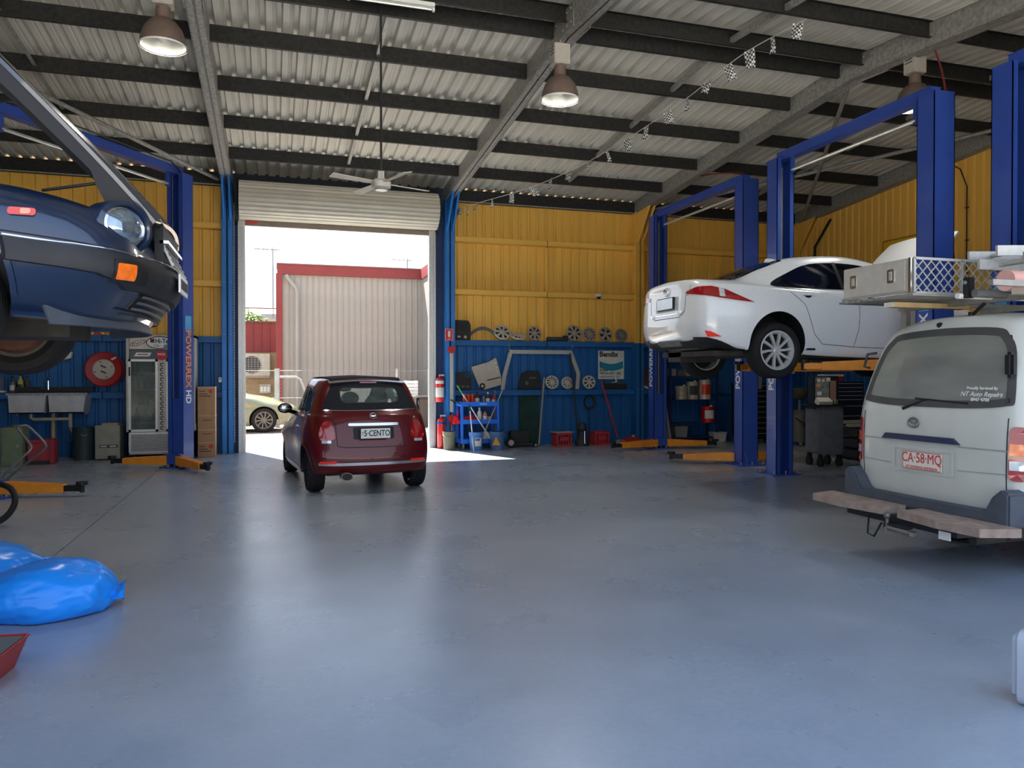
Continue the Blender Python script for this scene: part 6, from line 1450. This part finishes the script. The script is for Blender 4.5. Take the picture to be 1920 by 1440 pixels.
t = thing('corner_pipe', 'dark cranked pipe in the corner above the sedan', 'pipe', (0, 0, 0)); MB().tube([(XR - .05, 14.75, 5.1), (XR - .05, 15.28, 4.55), (XR - .05, 15.30, 4.2), (XR - .05, 15.30, 2.4)], .03, 8).build('pipe', M_purl, t); MB().box(XR - .09, XR - .02, 15.26, 15.34, 4.2, 4.35).build('bracket', M_purl, t, smooth=False)
# ================================================================ left of the door: fridge, sink, boxes
t = thing('drinks_fridge', 'silver two-door display fridge full of parts bottles', 'fridge', (-2.52, 15.15, 0)); FW = 1.14; FH = 2.24
M_fr = mat('fridge_silver', (168, 164, 154), .4, .35, .5, 6, .1)
g = MB().box(0, .05, 0, .68, .09, FH); g.box(FW - .05, FW, 0, .68, .09, FH); g.box(0, FW, .63, .68, .09, FH); g.box(0, FW, 0, .68, FH - .04, FH); g.box(0, FW, 0, .68, .09, .5)
g.build('cabinet', M_fr, t, smooth=False)
MB().box(.06, FW - .05, -.02, .06, 1.98, FH - .02).build('light_box', mat('sign_cream', (206, 200, 182), .5), t, smooth=False)
MB().box(.06, FW - .05, -.012, .05, 1.80, 1.97).build('header_panel', mat('header_grey', (84, 92, 100), .5), t, smooth=False)
MB().prism(ellipse(.56, 2.10, .23, .115, 28), -.026, -.019).build('logo_rim', M_ink, t, smooth=False); o = MB().prism(ellipse(.56, 2.10, .215, .10, 28), -.030, -.024).build('logo_oval', M_plate, t, smooth=False)
MB().box(.40, .47, -.033, -.029, 2.10, 2.17).build('logo_mark', mat('logo_maroon', (104, 28, 40), .5), o, smooth=False); text('Hi-Tec', .115, M_ink, o, (.61, -.033, 2.125), FRONT, .02, .001, sx=.8); text('Oils', .06, M_ink, o, (.50, -.033, 2.045), FRONT, 0, .001, shear=.2); MB().prism(ellipse(.66, 2.04, .05, .03, 16, .3), -.034, -.029).build('logo_drop', mat('logo_grey', (130, 134, 138), .4), o, smooth=False)
o = MB().prism(ellipse(.20, 2.09, .145, .045, 24, R(18)), -.026, -.019).build('oval_sticker', mat('sticker_maroon', (150, 52, 60), .5), t, smooth=False); MB().prism(ellipse(.20, 2.09, .13, .034, 24, R(18)), -.029, -.024).build('oval_face', M_plate, o, smooth=False); text("Wynn's", .075, M_ink, o, (.20, -.031, 2.09), (R(90), R(-18), 0), .015, .001)
o = MB().prism([(.13, 1.85), (.38, 1.85), (.42, 1.92), (.17, 1.92)], -.018, -.011).build('brand_strip', M_plate, t, smooth=False); MB().box(.19, .36, -.020, -.017, 1.877, 1.895).build('print_line', mat('ink_maroon', (150, 60, 60), .5), o, smooth=False)
o = MB().prism(ellipse(.585, 1.87, .09, .085, 24), -.020, -.012).build('round_sticker', mat('sticker_red2', (200, 40, 50), .5), t, smooth=False); text('NGK', .06, M_plate, o, (.585, -.022, 1.89), FRONT, .01, .001)
M_shelfw = mat('shelf_white', (188, 186, 176), .5)
MB().box(.06, FW - .06, .60, .63, .5, 1.8).build('back_panel', mat('fridge_back', (140, 138, 126), .6), t, smooth=False)
for z in (.66, .96, 1.26, 1.56): MB().box(.06, FW - .06, .05, .6, z - .015, z).build('shelf', M_shelfw, t, smooth=False)
MB().box(.50, .68, -.005, .03, .50, 1.80).build('mullion', M_fr, t, smooth=False)
for k in range(14):
    z = .56 + k * .088; MB().tube([(.59 + .03 * math.cos(a), -.008, z + .026 * math.sin(a)) for a in [R(40 + i * 26) for i in range(11)]], .008, 5).build('coil_sticker', M_ink, t)
for x0, x1 in ((.04, .52), (.66, 1.12)):
    d = MB(); d.box(x0, x0 + .04, -.03, .0, .5, 1.8); d.box(x1 - .04, x1, -.03, .0, .5, 1.8); d.box(x0, x1, -.03, .0, .5, .54); d.box(x0, x1, -.03, .0, 1.76, 1.8)
    dd = d.build('door', M_alum, t, smooth=False); MB().box(x0 + .04, x1 - .04, -.018, -.012, .54, 1.76).build('glass', glass_mat('fridge_glass', (200, 210, 206), .12), dd, smooth=False)
    MB().cyl((x0 + .02 if x0 < .3 else x1 - .02, -.05, 1.5), (x0 + .02 if x0 < .3 else x1 - .02, -.05, 1.66), .012, n=8).build('handle', M_blkp, dd)
o = MB().box(.70, 1.06, -.028, -.02, .6, 1.28).build('chequer_poster', mat('poster_red', (150, 34, 34), .6, 0, .3, 14, .3), t, smooth=False); [MB().box(.74, .74 + w_, -.031, -.027, z_, z_ + .035).build('print_line', M_plate, o, smooth=False) for z_, w_ in ((1.13, .26), (1.05, .2), (.98, .24))]; [MB().box(.72 + .045 * k_, .765 + .045 * k_, -.031, -.027, 1.19 + .045 * (k_ % 2), 1.235 + .045 * (k_ % 2)).build('chequer', M_ink, o, smooth=False) for k_ in range(7)]
MB().box(.04, FW - .04, -.02, .0, .12, .48).build('grille_frame', M_alum, t, smooth=False)
for k in range(14): MB().box(.08, FW - .08, -.03, -.018, .15 + k * .022, .162 + k * .022).build('louvre', M_pgrey, t, smooth=False)
for x in (.12, FW - .12):
    for y in (.1, .58): MB().cyl((x - .02, y, .045), (x + .02, y, .045), .045, n=12).build('castor', M_blkp, t)
MB().box(FW, FW + .004, .1, .3, .5, .62).build('side_sticker', M_whtp, t, smooth=False)
k = 0
M_b = [mat('bottle_yellow', (150, 142, 70), .4), mat('bottle_navy', (40, 50, 66), .4), mat('bottle_blue', (70, 100, 130), .4), mat('bottle_green', (90, 140, 110), .4), M_blkp]
SH = {1.56: 'top', 1.26: 'second', .96: 'third', .66: 'bottom'}
for z, items in ((1.56, ((.12, 1, .2), (.42, 1, .19))), (1.26, ((.12, 0, .25), (.22, 0, .24), (.33, 1, .22), (.42, 2, .2))), (.96, ((.2, 4, .14), (.36, 1, .16))), (.66, ((.14, 4, .24), (.28, 3, .2), (.44, 1, .22)))):
    for q, (x, mi, h) in enumerate(items):
        b = thing('stock_bottle', 'bottle %s on the %s fridge shelf behind the glass' % (('first', 'second', 'third', 'fourth')[q], SH[z]), 'bottle', (-2.52 + x, 15.15 + .22, z), 0, 'bottles in the fridge')
        MB().lathe([(0, 0), (.045, 0), (.045, h * .65), (.018, h * .85), (.018, h), (0, h)], 14).build('bottle', M_b[mi], b); MB().cyl((0, 0, h), (0, 0, h + .02), .02, n=10).build('cap', M_blkp, b)

M_card = mat('cardboard', (176, 138, 104), .85, 0, .2, 4, .08)
for k, (z, h, lb) in enumerate(((0, .28, 'bottom cardboard carton with a red diamond beside the fridge'), (.28, .24, 'second cardboard carton up beside the fridge'), (.52, .26, 'third cardboard carton up beside the fridge'), (.78, .52, 'topmost tall carton with a red diamond beside the fridge'))):
    t = thing('cardboard_box', lb, 'carton', (-1.19, 15.45, z), 0, 'cartons stacked by the column'); MB().box(-.155, .145, -.2, .2, 0, h - .002).build('carton', M_card, t, smooth=False, bevel=.004); MB().box(-.156, .146, -.201, .201, h - .03, h - .001).build('flap', mat('cardboard_flap', (190, 154, 120), .85), t, smooth=False)
    if k in (0, 3):
        o = MB().prism([(.07, h - .10), (.115, h - .055), (.07, h - .01), (.025, h - .055)], -.204, -.2).build('diamond', mat('hazard_red', (190, 66, 56), .5), t, smooth=False); o.location = (0, 0, -.03); [MB().box(-.13, -.13 + w_, -.203, -.2, h - z_, h - z_ + .014).build('print_line', M_lab, t, smooth=False) for z_, w_ in ((.09, .10), (.14, .14), (.18, .20))]
    else: MB().box(-.08, .08, -.203, -.2, h * .6, h * .6 + .012).build('print_line', M_lab, t, smooth=False)
t = thing('power_outlet', 'small white power outlet on the blue column', 'outlet', (-.985, 15.72, 1.38)); MB().box(-.025, .025, 0, .03, 0, .09).build('plate', M_whtp, t, smooth=False); MB().box(-.012, .012, -.006, .0, .05, .075).build('switch', M_pgrey, t, smooth=False)

# double laundry sink
t = thing('double_sink', 'old white double trough sink mounted on the blue wall', 'sink', (-4.42, 15.35, 0)); M_cer = mat('stained_enamel', (176, 178, 182), .4, 0, .5, 5, .14)
for x0 in (0, .62):
    g = MB(); P = [(x0 + .02, .84), (x0 + .55, .84), (x0 + .59, 1.17), (x0, 1.17)]; g.prism(P, 0, .02, 'y'); g.prism(P, .5, .52, 'y'); g.add([(x0 + .02, 0, .84), (x0, 0, 1.17), (x0, .52, 1.17), (x0 + .02, .52, .84)], [(0, 1, 2, 3)]); g.add([(x0 + .55, 0, .84), (x0 + .59, 0, 1.17), (x0 + .59, .52, 1.17), (x0 + .55, .52, .84)], [(0, 1, 2, 3)]); g.box(x0 + .02, x0 + .55, 0, .52, .84, .86)
    g.build('basin', M_cer, t, smooth=False)
MB().box(-.03, 1.24, -.02, .0, 1.16, 1.20).build('front_rim', M_galv, t, smooth=False); MB().box(-.03, 1.24, .5, .56, 1.16, 1.30).build('splash_back', M_pdark, t, smooth=False)
MB().tube([(.5, .5, 1.25), (.5, .5, 1.42), (.5, .42, 1.47), (.5, .30, 1.45), (.5, .27, 1.40)], .014, 8).build('tap', M_chrome, t)
for x in (.42, .72): MB().cyl((x, .5, 1.25), (x, .44, 1.27), .02, n=8).build('tap_handle', M_chrome, t)
MB().tube([(.30, .2, .84), (.30, .2, .76), (.33, .2, .73), (.9, .2, .73), (.92, .2, .72)], .028, 10).build('drain_pipe', mat('pvc_cream', (176, 168, 140), .5), t); MB().tube([(.92, .2, .84), (.92, .2, .6), (.95, .25, .48), (.98, .55, .45)], .03, 10).build('waste_pipe', MATS['pvc_cream'], t)
for x in (.6,): MB().box(x, x + .05, .3, .35, 0, .84).build('leg', M_timb, t, smooth=False)
for x in (0.04, 1.14): MB().box(x, x + .03, .3, .6, .80, .84).build('wall_bracket', M_galv, t, smooth=False)

t = thing('fire_hose_reel', 'large red fire hose reel on the blue wall', 'hose reel', (-2.97, 15.72, 1.62)); F = Matrix.Rotation(R(90), 4, 'X')
MB().lathe([(.14, .09), (.30, .11), (.32, .09), (.32, .05), (.18, .04), (.18, -.07), (.32, -.08), (.32, -.12), (0, -.12)], 36, F).build('drum', mat('reel_red', (158, 26, 32), .4, 0, .5, 6, .08), t); MB().lathe([(0, .115), (.17, .11), (.185, .10)], 30, F).build('hub_plate', mat('hub_cream', (184, 180, 166), .5), t)
[MB().cb((.0, -.116, z_), (.10, .004, .03), 0, 0, R(25)).build('print_line', M_lab, t) for z_ in (.05, -.05)]
for a in (20, 110, 200, 290): MB().cyl((.145 * math.cos(R(a)), -.108, .145 * math.sin(R(a))), (.145 * math.cos(R(a)), -.12, .145 * math.sin(R(a))), .014, n=8).build('bolt', M_pgrey, t)
MB().cb((.17, -.113, .20), (.09, .004, .03), 0, 0, R(-30)).build('decal', M_whtp, t); MB().cyl((0, .06, 0), (0, .28, 0), .05, n=10).build('axle', M_galv, t)
t = thing('fire_hose_sign', 'small red fire hose sign above the hose reel', 'sign', (-3.10, YB - .01, 2.32)); MB().box(-.095, .095, -.012, 0, -.14, .14).build('plate', MATS['sign_red'], t, smooth=False); MB().prism(ellipse(0, .05, .045, .05, 14), -.016, -.011).build('pictogram', M_whtp, t, smooth=False); text('FIRE HOSE', .036, M_whtp, t, (0, -.014, -.06), FRONT, 0, .001); text('REEL', .036, M_whtp, t, (0, -.014, -.10), FRONT, 0, .001)
t = thing('wall_bracket_light', 'white angled sensor light on the blue wall under the coupe', 'light', (-3.62, YB - .03, 1.78)); MB().prism([(-.10, 0), (.06, .05), (.08, .16), (-.02, .12)], -.10, 0).build('shade', M_whtp, t, smooth=False); MB().cyl((-.02, -.05, .0), (-.02, -.05, -.03), .02, n=8).build('sensor', M_pgrey, t)
for k, (x, c, h) in enumerate(((-4.50, (90, 88, 92), .26), (-4.38, (176, 176, 90), .29), (-4.27, (70, 76, 70), .27))):
    t = thing('cleaner_bottle', ['grey cleaner bottle on the ledge above the sink', 'yellow-green cleaner bottle on the ledge above the sink', 'dark bottle at the end of the ledge above the sink'][k], 'bottle', (x, GY + .08, 1.205), 0, 'bottles above the sink'); MB().lathe([(0, 0), (.05, 0), (.05, h * .7), (.02, h * .88), (.02, h), (0, h)], 14).build('bottle', mat('cleaner_%d' % k, c, .4), t); MB().lathe([(.051, h * .15), (.052, h * .5)], 12, None, 200, 320).build('label', M_whtp if k == 0 else M_lab, t); MB().cyl((0, 0, h), (0, 0, h + .03), .022, n=8).build('cap', M_blkp, t)
t = thing('soap_dispenser', 'clear soap box standing on the ledge by the frame edge', 'dispenser', (-4.72, GY + .06, 1.205)); MB().box(-.13, .09, -.04, .06, 0, .30).build('case', mat('smoky_box', (96, 104, 120), .2), t, smooth=False, bevel=.015); MB().box(-.15, .11, -.06, .08, -.0, .03).build('base', M_whtp, t, smooth=False)
t = thing('grey_carton', 'grey steel parts carton standing by the fridge', 'carton', (-2.83, 15.42, 0)); MB().box(-.21, .19, -.2, .2, .02, .62).build('carton', mat('carton_grey', (142, 140, 128), .7), t, smooth=False, bevel=.01); MB().box(-.10, .16, -.2, .2, .62, .66).build('lid', mat('carton_grey', (142, 140, 128), .7), t, smooth=False)
MB().box(-.14, .16, -.204, -.2, .22, .27).build('print_band', M_lab, t, smooth=False); [MB().box(a_, a_ + .10, -.207, -.203, .235, .255).build('print_line', M_whtp, t, smooth=False) for a_ in (-.12, .03)]
for x in (-.17, .15): MB().box(x, x + .05, -.16, .16, 0, .02).build('foot', M_blkp, t, smooth=False)
t = thing('waste_bin', 'dark green round bin beneath the sink waste', 'bin', (-3.26, 15.42, 0)); MB().lathe([(0, 0), (.16, 0), (.18, .55), (.19, .58), (.17, .58), (.15, .03), (0, .03)], 26).build('tub', mat('bin_green', (46, 62, 62), .5), t); MB().tube([(.0, -.19, .46), (.05, -.21, .44), (.1, -.17, .46)], .01, 6).build('handle', M_galv, t)
t = thing('green_cabinet', 'small sage green cabinet standing left of the sink legs', 'cabinet', (-4.16, 14.85, 0)); MB().box(-.17, .15, -.2, .2, 0, .64).build('body', mat('sage_green', (108, 122, 96), .6), t, smooth=False, bevel=.01); MB().box(-.14, .12, -.206, -.2, .05, .58).build('door', mat('sage_green', (108, 122, 96), .6), t, smooth=False); MB().box(.06, .10, -.22, -.206, .3, .36).build('latch', M_galv, t, smooth=False); MB().cyl((.0, 0, .64), (0, 0, .68), .06, n=12).build('filler_cap', M_pgrey, t)
t = thing('red_chest', 'faded red plastic box beside the green cabinet', 'box', (-3.78, 14.95, 0)); MB().box(-.2, .12, -.16, .16, .06, .38).build('box', mat('faded_red', (150, 48, 60), .6), t, smooth=False, bevel=.015); MB().box(-.21, .13, -.17, .17, .36, .42).build('lid', mat('faded_red', (150, 48, 60), .6), t, smooth=False, bevel=.01); MB().box(.12, .2, -.14, .14, 0, .42).build('side_tank', mat('faded_red', (150, 48, 60), .6), t, smooth=False, bevel=.02); MB().box(-.2, .12, -.16, .16, 0, .06).build('foot', M_pdark, t, smooth=False)
t = thing('jack_handle', 'bent steel loop handle of a jack rising by the angled lift', 'handle', (-3.38, 11.75, 0)); MB().tube(catmull([Vector(p) for p in ((-.14, 0, .06), (-.05, 0, .17), (.08, .03, .34), (.23, .06, .49), (.23, .09, .58), (.08, .12, .79), (.16, .15, .83), (.23, .18, .77), (.38, .21, .57), (.34, .24, .47), (.11, .27, .28), (-.14, .3, .06))], 4), .016, 8).build('loop', mat('handle_steel', (120, 122, 126), .35, .4), t); MB().box(-.3, -.08, -.04, .34, 0, .08).build('base', M_pdark, t, smooth=False)

# floor things near the camera
t = thing('black_hose_loop', 'loop of black hose standing at the left edge of the floor', 'hose', (-2.62, 8.75, 0)); MB().tube(catmull([Vector(p) for p in ((-.5, .0, .03), (-.2, -.1, .03), (.05, -.05, .08), (.14, .05, .22), (.08, .15, .36), (-.1, .22, .42), (-.4, .25, .45))], 5), .03, 8).build('hose', M_blkp, t); MB().cb((-.14, -.12, .03), (.2, .12, .06), R(20)).build('foot', mat('foot_brown', (80, 62, 62), .7), t)
M_bag = mat('blue_plastic_film', (30, 140, 240), .28, 0, .5, 3, .12, .25, 5)
def bag(label, loc, rad, rz, seed, tail=None):
    rnd = random.Random(seed); t = thing('rubbish_bag', label, 'bag', loc, rz, 'blue rubbish bags')
    bm = bmesh.new(); bmesh.ops.create_icosphere(bm, subdivisions=5, radius=1.0)
    from mathutils import noise
    for v in bm.verts:
        n_ = v.co.normalized(); d = 1 + .10 * noise.noise(n_ * 1.7 + Vector((seed, 0, 0))) + .035 * noise.noise(n_ * Vector((5, 11, 5)) + Vector((0, seed, 0))) + .014 * noise.turbulence(n_ * 9, 3, True)
        v.co = Vector((n_.x * rad[0] * d, n_.y * rad[1] * d, n_.z * rad[2] * d))
        if v.co.z < -rad[2] * .62: v.co.z = -rad[2] * .62 + (v.co.z + rad[2] * .62) * .06
        if n_.x > .72: k = (n_.x - .72) / .28; v.co.y *= 1 - .35 * k; v.co.z = v.co.z * (1 - .3 * k) - .06 * k * rad[2]
        v.co.z += rad[2] * .655
    me = bpy.data.meshes.new('sack'); bm.to_mesh(me); bm.free(); finish('sack', me, M_bag, t, True, 0, 180)
    if tail: grid_panel('tied_end', M_bag, t, tail, 8, 4, .004)
bag('smooth blue rubbish bag lying nearest on the floor', (-1.36, 5.50, 0), (.40, .30, .20), R(8), 3, lambda u, v: (.36 + .06 * v, .02 + (u - .5) * .30, .06 + .05 * v * math.sin(u * 9) + .02))
bag('blue rubbish bag lying behind the nearest bag at the frame edge', (-2.02, 6.1, 0), (.50, .36, .215), R(20), 8, lambda u, v: (.42 + .16 * v, .02 + (u - .5) * (.3 - .1 * v), .18 - .03 * v + .02 * math.sin(u * 11)))
bag('blue rubbish bag corner just inside the left frame edge', (-2.05, 5.30, 0), (.26, .22, .16), R(-10), 12)
t = thing('drain_tray', 'red and black oil drain tray at the lower left corner', 'tray', (-1.46, 4.36, 0), R(-6)); t.scale = (1, .72, 1); M_tr = mat('tray_red', (150, 26, 26), .4, 0, .5, 5, .15)
for P in ([(-.26, -.24), (.17, -.24), (.22, -.30), (-.30, -.30)],): pass
g = MB(); bo = [(-.24, -.22, .0), (.16, -.22, 0), (.16, .26, 0), (-.24, .26, 0)]; to = [(-.30, -.28, .15), (.21, -.28, .15), (.21, .32, .15), (-.30, .32, .15)]
g.add(bo + to, [(0, 3, 2, 1), (0, 1, 5, 4), (1, 2, 6, 5), (2, 3, 7, 6), (3, 0, 4, 7)]); g.build('shell', M_tr, t, smooth=False)
g = MB(); g.add([(-.22, -.2, .02), (.14, -.2, .02), (.14, .24, .02), (-.22, .24, .02), (-.285, -.265, .15), (.195, -.265, .15), (.195, .305, .15), (-.285, .305, .15)], [(0, 1, 2, 3), (0, 4, 5, 1), (1, 5, 6, 2), (2, 6, 7, 3), (3, 7, 4, 0)]); g.build('inside', M_blkgl, t, smooth=False)
MB().tube([(-.30, -.28, .15), (.21, -.28, .15), (.21, .32, .15), (-.30, .32, .15)], .008, 6, True).build('rim', M_tr, t)
t = thing('jerry_can', 'pale plastic jerry can at the right edge of the floor', 'jerry can', (3.355, 2.62, 0), R(20)); M_jc = mat('milky_plastic', (170, 178, 190), .4, 0, .4, 5, .06)
MB().prism(rrect(-.12, .12, 0, .34, .05), -.10, .10).build('can', M_jc, t, bevel=.03); MB().cyl((-.05, 0, .34), (-.05, 0, .39), .03, n=14).build('cap', M_whtp, t); MB().tube([(.0, 0, .33), (.02, 0, .39), (.09, 0, .39), (.11, 0, .30)], .016, 8).build('grip', M_jc, t)

# ================================================================ load on the van roof
VX, VY, VZ = 4.95, 4.84, .08
t = thing('roof_rack', 'aluminium roof rack with crossbars on the white van', 'roof rack', (VX, VY, VZ)); M_rk = mat('rack_grey', (150, 150, 146), .45, .5, .5, 12, .12)
for x in (.45, 1.4, 2.4): MB().box(x, x + .05, -.78, .78, 2.0, 2.05).build('crossbar', M_rk, t, smooth=False)
for y in (-.72, .72):
    MB().box(-.2, 3.0, y - .02, y + .02, 2.05, 2.09).build('side_rail', M_rk, t, smooth=False)
    for x in (.45, 1.4, 2.4): MB().prism([(y - .03 * (1 if y > 0 else -1), 1.78), (y + .05 * (1 if y > 0 else -1), 1.78), (y + .03, 2.0), (y - .03, 2.0)], x, x + .05, 'x').build('foot', M_rk, t, smooth=False)
for k in range(12): MB().box(-.18, 1.0, -.02 + k * .07, .03 + k * .07, 2.05, 2.068).build('deck_slat', M_rk, t, smooth=False)
t = thing('roof_cage_panel', 'aluminium end panel with two latches on the van roof cage', 'panel', (4.78, VY, 2.16)); M_tb = mat('toolbox_alloy', (188, 186, 178), .45, .35, .5, 14, .06)
MB().box(0, .03, .02, .76, 0, .27).build('panel', M_tb, t, smooth=False, bevel=.006); MB().box(-.012, .0, .06, .74, .015, .255).build('lid', M_tb, t, smooth=False, bevel=.004)
for y in (.20, .62):
    l = MB().prism(rrect(y - .035, y + .035, .09, .20, .012), -.02, -.012, 'x').build('latch', M_chrome, t, smooth=False); MB().box(-.028, -.02, y - .012, y + .012, .11, .18).build('latch_pull', M_galv, l, smooth=False)
MB().box(-.014, .0, .0, .022, 0, .27).build('corner_post', M_chrome, t, smooth=False)
# expanded-metal side of the rack tray
t = thing('mesh_guard', 'diamond mesh side of the roof cage on the van', 'mesh panel', (4.80, VY, 2.155)); g = MB()
for i in range(-4, 14):
    for s in (1, -1):
        x0 = i * .085; a = (x0, 0.) ; b = (x0 + s * .27, .27)
        def clip(p, q):
            lo, hi = 0., 1.
            for ed in (0.0, .95):
                pass
            (xa, za), (xb, zb) = p, q; pts = []
            for tt in [i_ / 40 for i_ in range(41)]:
                xx = xa + (xb - xa) * tt; zz = za + (zb - za) * tt
                if 0 <= xx <= .95: pts.append((xx, zz))
            return pts
        c = clip(a, b)
        if len(c) > 2: g.cyl((c[0][0], 0, c[0][1]), (c[-1][0], 0, c[-1][1]), .006, n=5)
g.build('diamond_mesh', M_alum, t); 
for z in (0, .27): MB().box(0, .95, -.012, .012, z - .01, z + .01).build('frame_rail', M_alum, t, smooth=False)
for x in (0, .475, .95): MB().box(x - .01, x + .01, -.012, .012, 0, .27).build('frame_post', M_alum, t, smooth=False)
def ladder(label, p0, p1, w, n):
    t = thing('ladder', label, 'ladder', p0, 0, 'ladders on the van roof'); d = Vector(p1) - Vector(p0); L = d.length; q = d.to_track_quat('X', 'Z').to_matrix().to_4x4()
    for s in (0, 1): MB(q).box(0, L, s * w - .012, s * w + .012, -.04, .04).build('stile', M_alum, t, smooth=False)
    for k in range(n): MB(q).cyl((.2 + k * (L - .4) / (n - 1), 0, 0), (.2 + k * (L - .4) / (n - 1), w, 0), .016, n=8).build('rung', M_alum, t)
ladder('silver ladder lying flat above the diamond mesh on the van', (5.25, VY - .56, 2.37), (7.8, VY - .56, 2.37), .38, 8)
ladder('second ladder angled on top of the van roof load', (5.35, VY - .25, 2.47), (7.9, VY - .66, 2.54), .30, 8)
def stick(name, label, cat, p0, p1, r, m, end=None, n=14):
    t = thing(name, label, cat, p0, 0); d = Vector(p1) - Vector(p0); MB().cyl((0, 0, 0), d, r, n=n).build('length', m, t)
    if end: e = d.normalized(); MB().cyl(-e * .10, e * .012, r * 1.06, n=n).build('end_cap', end, t)
stick('storage_tube', 'large white tube with a pink end cap on the van roof', 'tube', (5.22, VY - .52, 2.20), (7.8, VY - .52, 2.20), .075, M_whtp, mat('cap_pink', (214, 164, 156), .5))
stick('plastic_pipe', 'grey plastic pipe lying beside the white tube on the van', 'pipe', (5.1, VY - .28, 2.13), (7.9, VY - .28, 2.13), .032, M_pgrey)
stick('plastic_pipe', 'pale conduit length on the deck of the van rack', 'pipe', (5.06, VY - .16, 2.12), (7.9, VY - .16, 2.12), .022, M_whtp)
t = thing('roof_plank', 'pale timber length with pink paint under the tubes on the van', 'timber', (5.12, VY - .62, 2.092)); MB().box(0, 2.6, -.05, .05, 0, .045).build('plank', mat('pinkish_timber', (196, 178, 164), .7), t, smooth=False); MB().box(.3, .6, -.052, .052, -.001, .046).build('paint_band', M_whtp, t, smooth=False)
t = thing('roof_plank', 'short timber block jutting from under the roof cage panel', 'timber', (4.84, VY + .3, 2.065)); MB().box(0, .8, -.05, .05, 0, .04).build('plank', M_timb, t, smooth=False); MB().box(-.002, .0, -.05, .05, 0, .04).build('end_grain', M_whtp, t, smooth=False)
t = thing('tail_clamp', 'black clamp post holding the pipes on the van rack', 'clamp', (5.13, VY - .20, 2.10)); MB().box(-.03, .03, -.03, .03, 0, .16).build('post', M_blkp, t, smooth=False, bevel=.006); MB().cyl((-.032, 0, .12), (-.045, 0, .12), .014, n=8).build('knob', M_galv, t)
t = thing('roof_aerial', 'stubby black aerial on the van roof', 'aerial', (VX + .30, VY - .12, VZ + 1.915)); MB().cyl((0, 0, -.02), (-.03, -.14, .06), .014, n=8).build('rod', M_blkp, t); MB().cyl((0, 0, -.03), (0, 0, .01), .025, n=10).build('base', M_blkp, t)
